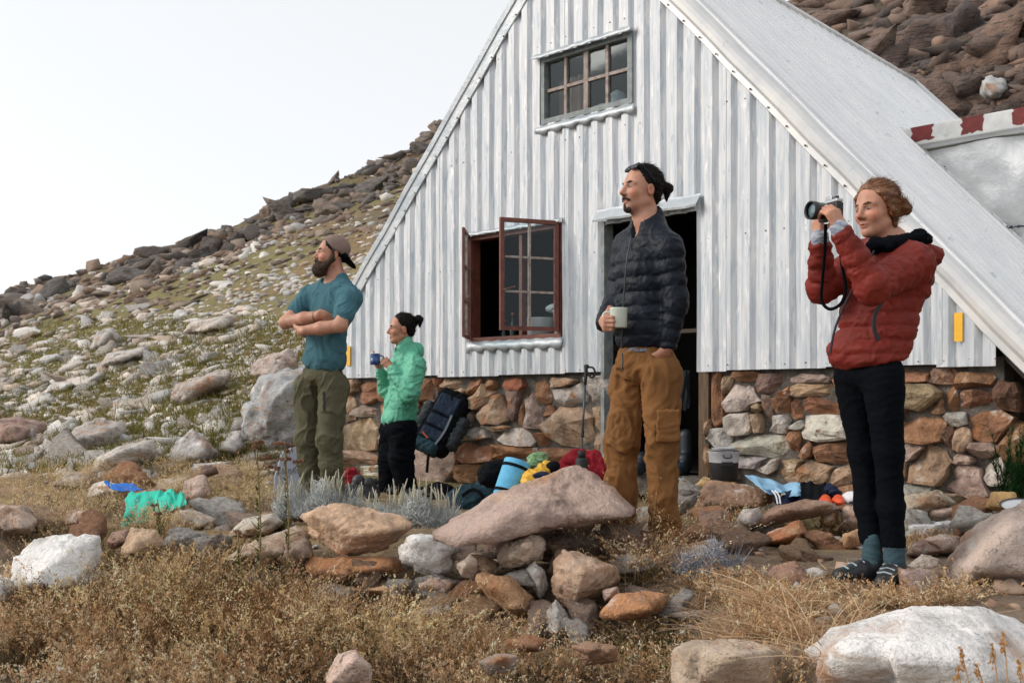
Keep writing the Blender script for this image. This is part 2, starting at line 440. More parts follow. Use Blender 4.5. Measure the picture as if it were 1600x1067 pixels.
# ================================================================ MATERIALS
M = {}
M['plant'] = plant_mat('foliage_mat')
M['rock'] = mat('rock_mat', [(0.25, (.50, .47, .44)), (0.5, (1.02, 1.0, .97)), (0.75, (1.38, 1.34, 1.28))], scale=4.5, detail=9, rough=.9, bump=1.0, bscale=34, bdist=.03, plates=9, objcol=True,
                layers=[((.30, .135, .06), 2.3, .56, .72), ((.10, .105, .10), 21, .62, .72), ((.72, .71, .68), 4.7, .60, .74), ((.09, .075, .065), 3.6, .490, .510, (1, 1, 2.6), 'band'), ((.43, .26, .15), 3.2, .57, .70, (.7, .7, 6))])
M['rock_clean'] = mat('rock_clean_mat', [(0.25, (.48, .46, .44)), (0.5, (.98, .97, .96)), (0.78, (1.18, 1.16, 1.13))], scale=6.5, detail=9, rough=.88, bump=1.0, bscale=32, bdist=.025, plates=8, objcol=True,
                layers=[((.40, .20, .09), 2.3, .58, .72), ((.20, .20, .19), 34, .66, .76), ((.30, .25, .22), 3.1, .490, .510, (1, 1, 2.4), 'band'), ((.36, .34, .32), 48, .60, .72), ((.56, .42, .32), 2.8, .58, .72, (.7, .7, 6))])
M['crag'] = mat('crag_mat', [(0.25, (.55, .54, .54)), (0.5, (.95, .94, .93)), (0.75, (1.3, 1.25, 1.2))], scale=2.5, detail=6, rough=.92, bump=1, bscale=7, bdist=.06, objcol=True,
                layers=[((.05, .045, .042), 3, .54, .62, (.6, .6, 4)), ((.20, .16, .125), 5, .66, .78)])
M['rock_small'] = mat('rock_small_mat', [(0.25, (.7, .68, .66)), (0.75, (1.15, 1.13, 1.1))], scale=5, detail=6, rough=.9, bump=.6, bscale=14, bdist=.03, attr='Col', rnd=False)
M['wallstone'] = mat('wall_stone_mat', [(0.25, (.30, .27, .25)), (0.5, (.85, .82, .79)), (0.75, (1.25, 1.2, 1.12))], scale=8, detail=9, rough=.92, bump=1.0, bscale=40, bdist=.02, plates=16, objcol=True,
                layers=[((.33, .15, .06), 6, .58, .70), ((.07, .06, .055), 24, .63, .73), ((.60, .58, .54), 8, .60, .75)])
M['mortar'] = mat('mortar_mat', [(0.3, (.055, .048, .042)), (0.7, (.20, .18, .155))], scale=12, rough=.95, bump=1, bscale=45, bdist=.02)
M['zinc'] = mat('galvanised_sheet_mat', [(0.28, (.36, .41, .46)), (0.5, (.56, .59, .62)), (0.72, (.72, .72, .73))], scale=5, detail=8, rough=.52, rvar=.14, metallic=.12, bump=.10, bscale=9, bdist=.02,
                stretch=(6.5, 6.5, .42), bstretch=(3, 3, 1), layers=[((.38, .45, .51), 10, .58, .68, (3.4, 3.4, .55)), ((.82, .81, .81), 7, .58, .72, (4, 4, .7)), ((.44, .49, .53), 2.2, .56, .72, (2, 2, 1)), ((.26, .20, .16), 16, .74, .80, (3, 3, .4))])
M['roof'] = mat('roof_sheet_mat', [(0.3, (.78, .80, .82)), (0.7, (.90, .905, .91))], scale=3, detail=6, rough=.5, rvar=.12, metallic=.05, bump=.08, bscale=7, bdist=.02,
                layers=[((.50, .55, .59), 9, .63, .76)])
M['trim'] = mat('flashing_mat', [(0.3, (.58, .60, .61)), (0.7, (.74, .73, .71))], scale=4, rough=.42, rvar=.12, metallic=.25, bump=.06, bscale=20,
                layers=[((.38, .42, .46), 10, .63, .75)])
M['bluetrim'] = mat('bluish_flashing_mat', [(0.3, (.38, .43, .47)), (0.7, (.54, .57, .59))], scale=5, rough=.45, metallic=.3, bump=.25, bscale=14, bdist=.03)
M['screw'] = mat('screw_mat', [(0.4, (.16, .10, .07)), (0.6, (.38, .39, .40))], scale=3, rough=.6, metallic=.4)
M['rscrew'] = mat('roof_screw_mat', [(0.4, (.30, .32, .34)), (0.6, (.46, .48, .50))], scale=3, rough=.6)
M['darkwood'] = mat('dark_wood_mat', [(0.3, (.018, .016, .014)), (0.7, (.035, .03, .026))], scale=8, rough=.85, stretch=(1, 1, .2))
M['redframe'] = mat('red_painted_frame_mat', [(0.35, (.12, .034, .022)), (0.65, (.20, .062, .040))], scale=14, rough=.55, bump=.3, bscale=60, layers=[((.30, .2, .16), 30, .68, .76)])
M['putty'] = mat('weathered_glazing_bar_mat', [(0.35, (.24, .18, .15)), (0.65, (.42, .37, .34))], scale=18, rough=.8, bump=.4, bscale=60, layers=[((.20, .07, .04), 20, .64, .72)])
M['greyframe'] = mat('grey_frame_mat', [(0.35, (.16, .19, .19)), (0.65, (.28, .31, .31))], scale=14, rough=.6, bump=.3, bscale=60)
M['brownpost'] = mat('weathered_post_mat', [(0.35, (.085, .055, .032)), (0.65, (.15, .10, .06))], scale=14, rough=.85, stretch=(4, 4, .4), bump=.6, bscale=40)
M['yellow'] = mat('yellow_plate_mat', (.85, .46, .02), rough=.45)
M['redpaint'] = mat('red_paint_mat', [(0.35, (.13, .011, .010)), (0.65, (.20, .020, .016))], scale=20, rough=.6)
M['whitepaint'] = mat('white_paint_mat', [(0.35, (.60, .61, .60)), (0.65, (.74, .74, .72))], scale=10, rough=.6, bump=.3, bscale=20, layers=[((.40, .42, .43), 9, .64, .76)])
M['foil'] = mat('silver_membrane_mat', [(0.3, (.60, .63, .65)), (0.7, (.78, .79, .79))], scale=3, rough=.52, rvar=.08, metallic=.25, bump=.5, bscale=3.0, bdist=.08, layers=[((.45, .53, .58), 5, .64, .76)])
M['bitumen'] = mat('tar_seam_mat', (.03, .045, .06), rough=.6)
def glass_mat(name, tint, refl=0.10):
    m = bpy.data.materials.new(name); m.use_nodes = True; nt = m.node_tree; nt.nodes.clear(); L = nt.links.new
    out = nt.nodes.new('ShaderNodeOutputMaterial'); mix = nt.nodes.new('ShaderNodeMixShader'); tr = nt.nodes.new('ShaderNodeBsdfTransparent')
    gl = nt.nodes.new('ShaderNodeBsdfGlossy'); gl.inputs['Roughness'].default_value = .04; tr.inputs[0].default_value = (*tint, 1)
    lw = nt.nodes.new('ShaderNodeLayerWeight'); lw.inputs[0].default_value = .25
    mr = nt.nodes.new('ShaderNodeMapRange'); mr.inputs[3].default_value = refl * .5; mr.inputs[4].default_value = .30
    L(lw.outputs['Fresnel'], mr.inputs[0]); L(mr.outputs[0], mix.inputs[0]); L(tr.outputs[0], mix.inputs[1]); L(gl.outputs[0], mix.inputs[2])
    gl.inputs[0].default_value = (.8, .9, .95, 1)
    L(mix.outputs[0], out.inputs[0]); return m
M['glass'] = glass_mat('window_glass_mat', (.80, .90, .92), .05)

# ================================================================ TERRAIN
def smooth01(x): x = np.clip(x, 0, 1); return x * x * (3 - 2 * x)
def softplus(x, k=1.0): return k * np.logaddexp(0, x / k)
def uw(X, Y):
    dx, dy = X - FO[0], Y - FO[1]
    return dx * FU[0] + dy * FU[1], X * FV[0] + Y * FV[1]
def wall_line(X): return 4.60 - .50 * (X - .3)
def terr(X, Y, detail=True):
    X = np.asarray(X, float); Y = np.asarray(Y, float)
    u, w = uw(X, Y)
    z = -.055 * np.clip(5.6 - Y, -0.1, 60) - .055
    z = z + .062 * np.clip(5.6 - Y, 0, 2.4) * smooth01((X - .35) / .6)
    z = z - .19 * smooth01((wall_line(X) - Y) / .22) * smooth01((1.0 - X) / .5)
    hutz = smooth01((u + 6.0) / 1.5) * smooth01((11 - u) / 3)
    s1 = .5 * softplus(w - 5.0, .5)
    s2 = np.minimum(s1, 1.6 * softplus(w - 14.0, .3))
    hill = s1 * (1 - hutz) + s2 * hutz
    crest = 46 + 3.0 * np.sin(X * .11 + 1.0)
    hill = hill - .95 * softplus(Y - crest, 1.5) - .9 * np.exp(-((X + 10) / 7) ** 2) * smooth01((Y - 30) / 12)
    far = smooth01((w - 6) / 14)
    z = z * (1 - far) + hill
    if detail:
        P = np.stack([X, Y, np.zeros_like(X)], -1)
        z = z + .02 * fbm(P * 2.1, 3) * (1 - far) + far * (.35 * fbm(P * .35, 3) + .9 * fbm(P * .11 + 5, 2) * smooth01((w - 14) / 20))
    return z
def tz(x, y): return float(terr(np.array([x]), np.array([y]))[0])
_ys = np.concatenate([np.linspace(2.2, 14, 120), np.linspace(14.2, 75, 210)])
def hit(px, py):
    """where photo-pixel rays meet the ground: X, Y, Z rows (nan if sky)"""
    px = np.asarray(px, float); py = np.asarray(py, float); tx = (px - 800) / FPX; ty = (HY - py) / FPX
    out = np.full((len(px), 3), np.nan); lo = np.zeros(len(px)); hi = np.zeros(len(px)); ok = np.zeros(len(px), bool)
    for i in range(0, len(px), 2000):
        sl = slice(i, i + 2000); X = tx[sl, None] * _ys; below = ZC + ty[sl, None] * _ys < terr(X, np.broadcast_to(_ys, X.shape), False)
        j = below.argmax(1); ok[sl] = below.any(1); hi[sl] = _ys[j] + .3; lo[sl] = _ys[np.maximum(j - 1, 0)] - .3
    for _ in range(9):
        m = (lo + hi) / 2; b = ZC + ty * m < terr(tx * m, m); hi = np.where(b, m, hi); lo = np.where(b, lo, m)
    m = (lo + hi) / 2; r = np.stack([tx * m, m, terr(tx * m, m)], 1); out[ok] = r[ok]; return out
def skyline(px):
    ys = np.linspace(25, 75, 160); tx = (np.asarray(px, float)[:, None] - 800) / FPX; X = tx * ys; return HY - ((terr(X, np.broadcast_to(ys, X.shape)) - ZC) / ys).max(1) * FPX
n = 330
sx = np.sinh(np.linspace(-1, 1, n) * 5.4) / np.sinh(5.4) * 320
sy = np.sinh(np.linspace(-.82, 1, n) * 5.2) / np.sinh(5.2) * 320 + 6
GX, GY = np.meshgrid(sx, sy, indexing='ij'); GZ = terr(GX, GY)
GV = np.stack([GX, GY, GZ], -1).reshape(-1, 3)
ii = np.arange(n * n).reshape(n, n)
GF = np.stack([ii[:-1, :-1], ii[1:, :-1], ii[1:, 1:], ii[:-1, 1:]], -1).reshape(-1, 4)
gu, gw = uw(GV[:, 0], GV[:, 1])
nz = fbm(GV * .9, 4)[:, None]; nz2 = fbm(GV * .33 + 3, 4)[:, None]
path = np.array((.205, .150, .105)); straw = np.array((.27, .185, .085)); green = np.array((.19, .165, .06)); brown = np.array((.12, .078, .045)); dark = np.array((.035, .030, .024))
far = smooth01((gw - 4.6) / 2.0)[:, None]
gc = path * (1 - smooth01(nz * 1.3 + .3)) + straw * smooth01(nz * 1.3 + .3)
hillc = green * (1 - smooth01(nz2 * 1.5 + .2)) + (straw * .8) * smooth01(nz2 * 1.5 + .2)
hi = smooth01((GV[:, 1] - 26) / 14)[:, None]
hillc = hillc * (1 - hi) + (brown * (.8 + .4 * nz)) * hi
back = (smooth01((gu + 18) / 6) * smooth01((gw - 13) / 2))[:, None]; hillc = hillc * (1 - back) + np.array((.10, .075, .055)) * back
fgl = (smooth01((wall_line(GV[:, 0]) - GV[:, 1]) / .5) * smooth01((.7 - GV[:, 0]) / .6))[:, None]; gc = gc * (1 - fgl) + np.array((.075, .052, .034)) * (1 + .4 * nz) * fgl  # left foreground soil darkened, painting in the shade between grass clumps
gc = gc * (1 - far) + hillc * far
M['ground'] = mat('ground_mat', [(0.25, (.55, .52, .5)), (0.55, (1, 1, 1)), (0.8, (1.35, 1.3, 1.2))], scale=7, detail=9, rough=.95, bump=1.0, bscale=9, bdist=.06, attr='Col', rnd=False,
                  layers=[((.05, .045, .03), 5, .60, .74), ((.42, .38, .33), 26, .66, .74)])
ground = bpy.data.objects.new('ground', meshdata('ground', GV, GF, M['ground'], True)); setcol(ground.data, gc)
link(ground, kind='structure')

# ================================================================ HUT
APU, APZ = -1.158, 4.96
def zR(u): return APZ - 1.125 * (u - APU)
def zL(u): return APZ + 1.029 * (u - APU)
def ztop(u): return min(zR(u), zL(u))
UL, UR = -4.41, 2.11
ZB = .945
PITCH = .154
hut = empty('mountain_hut', F(-1.1, .05, -3.4), 'steep gabled hut of silver corrugated metal sheets on a stone rubble base', 'hut')

uw0, uw1 = FPu(853), FPu(996)
up_z0 = (FP(857, 196)[1] + FP(993, 167)[1]) / 2; up_z1 = (FP(852, 96)[1] + FP(997, 51)[1]) / 2
lw0, lw1 = FPu(742), FPu(885); lw_z0, lw_z1 = 1.245, 2.215
dr0, dr1 = FPu(951), 0.0; DTH = .14; dr_z1 = 2.14
OPEN = [(uw0, uw1, up_z0, up_z1), (lw0, lw1, lw_z0, lw_z1), (dr0, dr1, -1, dr_z1)]

def profile(u):
    """corrugation depth at u (trapezoid rib)"""
    t = ((u - UL) / PITCH) % 1.0
    if t < .12: return .027 * t / .12
    if t < .54: return .027
    if t < .80: return .027 * (.80 - t) / .26
    return 0.0
def knots(u0, u1):
    ks = {round(u0, 5), round(u1, 5)}
    i0 = int(math.floor((u0 - UL) / PITCH)) - 1
    for i in range(i0, i0 + int((u1 - u0) / PITCH) + 4):
        for t in (0, .12, .33, .54, .80):
            k = UL + (i + t) * PITCH
            if u0 < k < u1: ks.add(round(k, 5))
    for a, b, _, _ in OPEN:
        for k in (a, b):
            if u0 < k < u1: ks.add(round(k, 5))
    return sorted(ks)
def sheet(u0, u1, off, zb):
    mb = MB(); ks = knots(u0, u1)
    rs = random.Random(int(u0 * 100))
    for a, b in zip(ks[:-1], ks[1:]):
        m = (a + b) / 2; top = (ztop(a) - .10, ztop(b) - .10)
        cuts = sorted((o[2], o[3]) for o in OPEN if o[0] <= m <= o[1])
        lo = zb; spans = []
        for c0, c1 in cuts:
            if c0 > lo: spans.append((lo, c0))
            lo = max(lo, c1)
        spans.append((lo, None))
        pa, pb = profile(a + 1e-6), profile(b - 1e-6)
        for s0, s1 in spans:
            zs0 = [s0, s0]; zs1 = [s1, s1] if s1 else list(top)
            if min(zs1) <= s0: continue
            nseg = 4
            V = []
            for k in range(nseg + 1):
                t = k / nseg
                for uu, pp, j in ((a, pa, 0), (b, pb, 1)):
                    zz = zs0[j] + (zs1[j] - zs0[j]) * t
                    V.append(F(uu, zz, pp + off + .004 * math.sin(uu * 9 + zz * 3.1)))
            mb.add(V, [(2 * k, 2 * k + 1, 2 * k + 3, 2 * k + 2) for k in range(nseg)])
    return mb
step = 5 * PITCH; u = UL; i = 0
while u < UR - .05:
    u1 = min(u + step, UR)
    o = sheet(u, u1 + (.045 if u1 < UR else 0), .05 + (.003 if i % 2 else 0), ZB + .010 * math.sin(i * 2.1)).build('cladding_sheet', M['zinc'], hut, label='corrugated galvanised gable sheet')
    m = o.modifiers.new('thick', 'SOLIDIFY'); m.thickness = .0015; m.offset = -1
    u = u1; i += 1

# screw heads on the cladding and the roof: too small to pick apart
sc_ = MB()
def screw(u, z, out, r=.0085):
    c = F(u, z, out); a = FU * r; b = UPV * r; o_ = -FV * .010
    V = [c + a * math.cos(k * 1.2566) * 1 + b * math.sin(k * 1.2566) for k in range(5)] + [c + o_ + (a * math.cos(k * 1.2566) + b * math.sin(k * 1.2566)) * .45 for k in range(5)]
    sc_.add(V, [(k, (k + 1) % 5, 5 + (k + 1) % 5, 5 + k) for k in range(5)] + [(5, 6, 7, 8, 9)])
k = 0
while UL + (k + .33) * PITCH < UR:
    uu = UL + (k + .33) * PITCH
    for zz in (ZB + .035, 1.92, 2.9, 3.75):
        if zz < ztop(uu) - .25 and not any(a - .03 < uu < b + .03 and c - .03 < zz < d + .03 for a, b, c, d in OPEN):
            if random.random() < .93: screw(uu + random.uniform(-.006, .006), zz + random.uniform(-.008, .008), .072)
    k += 1

# barge flashings: swept profile (across, out)
def barge(side, s0, s1, mat_, name, prof):
    f = zR if side > 0 else zL
    d = unit(F(1, f(1)) - F(0, f(0))) * (1 if side > 0 else -1)         # down the slope
    nrm = unit(np.cross(d, -FV)); 
    if nrm[2] < 0: nrm = -nrm                                        # up from the roof, in the facade plane
    A = F(APU, APZ); V = []; nS = 10
    for k in range(nS + 1):
        s = s0 + (s1 - s0) * k / nS
        for (a, o_) in prof: V.append(A + d * s + nrm * (a + .004 * math.sin(s * 7 + side)) - FV * (o_ + .003 * math.sin(s * 5)))
    m_ = len(prof)
    Fc = [(k * m_ + j, k * m_ + j + 1, (k + 1) * m_ + j + 1, (k + 1) * m_ + j) for k in range(nS) for j in range(m_ - 1)]
    o = obj(name, V, Fc, mat_, hut); mm = o.modifiers.new('thick', 'SOLIDIFY'); mm.thickness = .002
    return o
PR = [(-.145, .078), (-.140, .086), (-.100, .088), (-.095, .104), (-.075, .124), (-.045, .131), (-.015, .120), (.010, .095), (.022, .06), (.026, -.10)]
for s0, s1 in ((0, 2.88), (2.87, 6.4)): barge(1, s0, s1, M['trim'], 'barge_flashing', PR)
PL = [(-.150, .082), (-.143, .092), (-.055, .100), (-.050, .112), (-.006, .118), (.018, .10), (.022, -.2)]
for s0, s1 in ((0, 2.6), (2.59, 5.0)): barge(-1, s0, s1, M['bluetrim'], 'barge_flashing', PL)
for side, f in ((1, zR), (-1, zL)):
    s = .25
    while s < (4.7 if side > 0 else 4.4):
        c = math.cos(math.atan(1.125 if side > 0 else 1.029)); uu = APU + side * (s * c) ; uu -= side * .095
        screw(uu, f(uu) - .19, .096, .009); s += .212

# roof: separate corrugated sheets; u runs down the slope, w back from the facade
RP = .19
def roofsheet(side, w0, w1, uend):
    f = zR if side > 0 else zL
    mb = MB(); ks = [w0]; w = w0
    nrm = unit((F(1, f(1)) - F(0, f(0)))); nrm = np.cross(nrm, FV); nrm = nrm if nrm[2] > 0 else -nrm
    prof = []
    w = w0
    while w < w1 - 1e-6:
        for t, h in ((0, 0), (.07, .050), (.30, .050), (.40, 0)):
            prof.append((min(w + t * RP, w1), h))
        w += RP
    prof.append((w1, 0))
    V = []; nS = 7
    for k in range(nS + 1):
        uu = APU + (uend - APU) * k / nS
        for (ww, h) in prof: V.append(F(uu, f(uu), -ww) + nrm * (h - .012 + .003 * math.sin(uu * 4 + ww * 3)))
    m_ = len(prof)
    return mb.add(V, [(k * m_ + j, k * m_ + j + 1, (k + 1) * m_ + j + 1, (k + 1) * m_ + j) for k in range(nS) for j in range(m_ - 1)])
RW = 7.05
nsh = 9
for i in range(nsh):
    a = -.04 + (RW + .04) * i / nsh; b = -.04 + (RW + .04) * (i + 1) / nsh
    for side, ue in ((1, 2.86), (-1, -4.80)):
        o = roofsheet(side, a, b, ue).build('roof_sheet', M['roof'], hut, label='pale corrugated roof sheet')
        mm = o.modifiers.new('thick', 'SOLIDIFY'); mm.thickness = .002
nR = unit(np.cross(unit(F(1, zR(1)) - F(0, zR(0))), FV)); nR = nR if nR[2] > 0 else -nR
rsc = MB()
for uu in (-.75, -.15, .45, 1.05, 1.65, 2.25, 2.7):
    w = .10
    while w < RW:
        c = F(uu, zR(uu), -w) + nR * .012; a = FV * .010; b = unit(F(1, zR(1)) - F(0, zR(0))) * .010
        V = [c - a - b, c + a - b, c + a + b, c - a + b, c + nR * .007]
        rsc.add(V, [(0, 1, 4), (1, 2, 4), (2, 3, 4), (3, 0, 4)]); w += PITCH * (1 if (int(w / PITCH) % 7) else 2)
sc_.build('screw_heads', M['screw'], hut, kind='stuff'); rsc.build('roof_screw_heads', M['rscrew'], hut, kind='stuff')
# ridge cap and back verge roll
mb = MB()
mb.tube([F(APU, APZ + .03, -w) for w in np.linspace(-.05, RW, 8)], .055, 10); mb.build('ridge_cap', M['trim'], hut, True)
mb = MB(); mb.tube([F(uu, zR(uu) + .03, -RW) for uu in np.linspace(APU, 2.86, 8)], .05, 8); mb.build('back_verge_cap', M['trim'], hut, True)
# dark soffit, eave board and inner lining so that the room is really dark
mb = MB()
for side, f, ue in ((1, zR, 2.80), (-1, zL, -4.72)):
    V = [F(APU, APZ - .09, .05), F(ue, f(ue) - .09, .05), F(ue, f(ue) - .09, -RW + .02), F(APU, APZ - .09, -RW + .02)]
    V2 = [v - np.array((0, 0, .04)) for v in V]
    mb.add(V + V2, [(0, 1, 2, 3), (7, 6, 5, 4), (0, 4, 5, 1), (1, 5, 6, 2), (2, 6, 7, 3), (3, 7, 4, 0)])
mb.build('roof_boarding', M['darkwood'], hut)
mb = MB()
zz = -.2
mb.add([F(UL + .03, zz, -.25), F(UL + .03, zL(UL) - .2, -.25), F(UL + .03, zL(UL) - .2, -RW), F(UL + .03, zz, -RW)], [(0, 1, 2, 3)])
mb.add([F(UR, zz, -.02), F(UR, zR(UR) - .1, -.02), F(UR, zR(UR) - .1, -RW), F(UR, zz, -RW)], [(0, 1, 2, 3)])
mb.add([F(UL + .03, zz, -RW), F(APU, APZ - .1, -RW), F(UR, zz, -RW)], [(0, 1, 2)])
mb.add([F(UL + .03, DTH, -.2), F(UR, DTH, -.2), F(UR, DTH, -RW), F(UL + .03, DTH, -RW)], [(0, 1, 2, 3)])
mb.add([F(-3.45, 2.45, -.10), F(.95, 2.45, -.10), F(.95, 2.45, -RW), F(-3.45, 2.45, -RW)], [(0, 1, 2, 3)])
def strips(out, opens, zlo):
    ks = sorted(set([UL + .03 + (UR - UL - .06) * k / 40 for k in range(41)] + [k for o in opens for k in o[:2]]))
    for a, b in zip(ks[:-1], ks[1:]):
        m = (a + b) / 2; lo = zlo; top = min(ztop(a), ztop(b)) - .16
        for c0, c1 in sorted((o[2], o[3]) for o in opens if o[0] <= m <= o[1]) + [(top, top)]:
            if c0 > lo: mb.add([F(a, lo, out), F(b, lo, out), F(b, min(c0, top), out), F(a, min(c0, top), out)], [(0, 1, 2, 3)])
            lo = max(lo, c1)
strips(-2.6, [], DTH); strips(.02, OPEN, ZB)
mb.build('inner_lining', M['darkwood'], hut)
mb = MB(); mb.fbox(dr1 - .02, 3.0, DTH - .2, DTH - .002, -2.5, -.1); 
# eave board under the right-hand roof edge
mb = MB(); V = []
for (uu, w) in ((UR + .02, .02), (2.78, .02), (2.78, -6.9), (UR + .02, -6.9)): V.append(F(uu, zR(uu) - .14, w))
V += [v - np.array((0, 0, .13)) for v in V]
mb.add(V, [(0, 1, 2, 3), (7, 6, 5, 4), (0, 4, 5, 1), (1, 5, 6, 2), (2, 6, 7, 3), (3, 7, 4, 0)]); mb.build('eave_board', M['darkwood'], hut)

# ---- upper window
def window_frame(u0, u1, z0, z1, o0, o1, w, m, parent, name='window_frame'):
    mb = MB()
    mb.fbox(u0, u1, z0, z0 + w, o0, o1); mb.fbox(u0, u1, z1 - w, z1, o0, o1)
    mb.fbox(u0, u0 + w, z0 + w, z1 - w, o0, o1); mb.fbox(u1 - w, u1, z0 + w, z1 - w, o0, o1)
    return mb.build(name, m, parent)
fr = window_frame(uw0, uw1, up_z0, up_z1, .0, .075, .045, M['greyframe'], hut)
fr['label'] = 'small upper window with eight panes'
ncol, nrow = 4, 2; iu0, iu1, iz0, iz1 = uw0 + .045, uw1 - .045, up_z0 + .045, up_z1 - .045
mid = (iu0 + iu1) / 2
for c in range(1, 4):
    x = iu0 + (iu1 - iu0) * c / 4; w = .022 if c == 2 else .013
    m_ = MB(); m_.fbox(x - w, x + w, iz0, iz1, .022, .055); m_.build('glazing_bar', M['putty'], fr)
for c in range(4):
    x0 = iu0 + (iu1 - iu0) * c / 4 + .012; x1 = iu0 + (iu1 - iu0) * (c + 1) / 4 - .012; zm = (iz0 + iz1) / 2
    m_ = MB(); m_.fbox(x0 + .002, x1 - .002, zm - .013, zm + .013, .024, .052); m_.build('glazing_bar', M['putty'], fr)
    for z0, z1 in ((iz0, zm - .013), (zm + .013, iz1)):
        m_ = MB(); t = random.uniform(-.004, .004); m_.add([F(x0, z0, .034 + t), F(x1, z0, .034), F(x1, z1, .034 - t), F(x0, z1, .034)], [(0, 1, 2, 3)]); m_.build('pane', M['glass'], fr)
def wavy_flashing(u0, u1, z0, z1, o_top, o_bot, m, name, scal=.0, parent=hut):
    """bent sheet strip with a bottom edge that hangs in scallops"""
    V = []; n_ = 40
    for k in range(n_ + 1):
        uu = u0 + (u1 - u0) * k / n_; s = math.sin((uu - UL) / PITCH * 2 * math.pi)
        V += [F(uu, z1 + .004 * s, o_top), F(uu, (z0 + z1) / 2 + .006 * math.sin(uu * 31), (o_top + o_bot) / 2 + .012 + .004 * s), F(uu, z0 + scal * s, o_bot + .006 * s)]
    o = obj(name, V, [(3 * k + j, 3 * k + 3 + j, 3 * k + 4 + j, 3 * k + 1 + j) for k in range(n_) for j in (0, 1)], m, parent, True)
    mm = o.modifiers.new('thick', 'SOLIDIFY'); mm.thickness = .002; return o
wavy_flashing(uw0 - .05, uw1 + .03, up_z0 - .078, up_z0 - .005, .074, .084, M['bluetrim'], 'sill_flashing', .014)
o = MB(); 
wavy_flashing(uw0 - .06, uw1 + .03, up_z1 - .02, up_z1 + .035, .088, .135, M['bluetrim'], 'head_flashing', .002)
# things seen behind the upper panes
cur = MB(); n_ = 14
cur.add([F(iu0 + .02 + .32 * k / n_, z, -.10 - .03 * math.sin(k * 1.7)) for k in range(n_ + 1) for z in (iz0 - .1, iz0 + .36)], [(2 * k, 2 * k + 2, 2 * k + 3, 2 * k + 1) for k in range(n_)])
M['curtain'] = mat('brown_curtain_mat', (.20, .13, .10), rough=.9)
cur.build('curtain', M['curtain'], None, True, label='short brown curtain behind the left panes of the upper window', cat='curtain')
M['bedding'] = mat('pale_bedding_mat', (.42, .45, .47), rough=.9, bump=.6, bscale=14, bdist=.03)
s = Sculpt(); bx = F(iu1 - .28, iz0 - .01, -.22)
s.ell(bx, (.28, .12, .10), k=.03); s.ell(F(iu1 - .62, iz0 - .05, -.22), (.25, .12, .09), k=.05); s.ell(F(iu1 - .30, iz0 + .11, -.20), (.07, .05, .09), k=.02)
V, Q = s.mesh(.014); V = V + normals(V, Q) * (fbm(V * 12, 3) * .012)[:, None]
obj('bedding', V, Q, M['bedding'], None, True, label='crumpled pale bedding heaped behind the upper window panes', cat='bedding')

# ---- lower window with two open casements
fr = window_frame(lw0, lw1, lw_z0, lw_z1, -.03, .075, .042, M['redframe'], hut); fr['label'] = 'red-brown frame of the open lower window'
mm = MB(); mm.fbox((lw0 + lw1) / 2 + .05, (lw0 + lw1) / 2 + .085, lw_z0 + .045, lw_z1 - .045, -.02, .05); mm.build('mullion', M['redframe'], fr)
def casement(hu, sgn, width, ang, z0, z1, label, ncol=2, nrow=3, f=.034):
    """hinged at u = hu; closed it runs towards sgn*u; opened outwards by ang"""
    d = FU * sgn * math.cos(ang) - FV * math.sin(ang); nn = unit(np.cross(d, UPV)); H = F(hu, 0, .085)
    def bx(a0, a1, b0, b1, t0, t1, mb): mb.box(H + d * (a0 + a1) / 2 + UPV * (b0 + b1) / 2 + nn * (t0 + t1) / 2, d * (a1 - a0) / 2, UPV * (b1 - b0) / 2, nn * (t1 - t0) / 2)
    mb = MB(); T = .016 if f > .03 else .011
    bx(0, width, z0, z0 + f, -T, T, mb); bx(0, width, z1 - f, z1, -T, T, mb); bx(0, f, z0 + f, z1 - f, -T, T, mb); bx(width - f, width, z0 + f, z1 - f, -T, T, mb)
    c = mb.build('casement', M['redframe'], hut); c['label'] = label
    for i in range(1, ncol):
        a = f + (width - 2 * f) * i / ncol; m_ = MB(); bx(a - .010, a + .010, z0 + f, z1 - f, -.012, .012, m_); m_.build('glazing_bar', M['putty'], c)
    for j in range(1, nrow):
        b = z0 + f + (z1 - z0 - 2 * f) * j / nrow
        for i in range(ncol):
            a0 = f + (width - 2 * f) * i / ncol + .010; a1 = f + (width - 2 * f) * (i + 1) / ncol - .010
            m_ = MB(); bx(a0 + .001, a1 - .001, b - .009, b + .009, -.011, .011, m_); m_.build('glazing_bar', M['putty'], c)
    for i in range(ncol):
        for j in range(nrow):
            a0 = f + (width - 2 * f) * i / ncol; a1 = f + (width - 2 * f) * (i + 1) / ncol
            b0 = z0 + f + (z1 - z0 - 2 * f) * j / nrow; b1 = z0 + f + (z1 - z0 - 2 * f) * (j + 1) / nrow
            m_ = MB(); m_.add([H + d * a + UPV * b for a, b in ((a0, b0), (a1, b0), (a1, b1), (a0, b1))], [(0, 1, 2, 3)]); m_.build('pane', M['glass'], c)
    m_ = MB(); m_.bar(H + d * (width - .02) + UPV * (z0 + .33) - nn * .03, H + d * (width - .12) + UPV * (z0 + .36) - nn * .035, .012); m_.build('latch', M['screw'], c)
    return c
casement(lw1 - .02, -1, .52, math.radians(64), 1.30, 2.225, 'right casement swung wide open with six panes')
casement(lw0 + .01, 1, .50, math.radians(50), 1.27, 2.215, 'left casement seen almost edge-on', f=.024)
wavy_flashing(lw0 - .03, lw1 + .03, lw_z0 - .085, lw_z0 + .005, .076, .084, M['bluetrim'], 'sill_flashing', .016)
wavy_flashing(lw0 - .04, lw1 + .03, lw_z1 - .006, lw_z1 + .03, .088, .12, M['bluetrim'], 'head_flashing', .002)
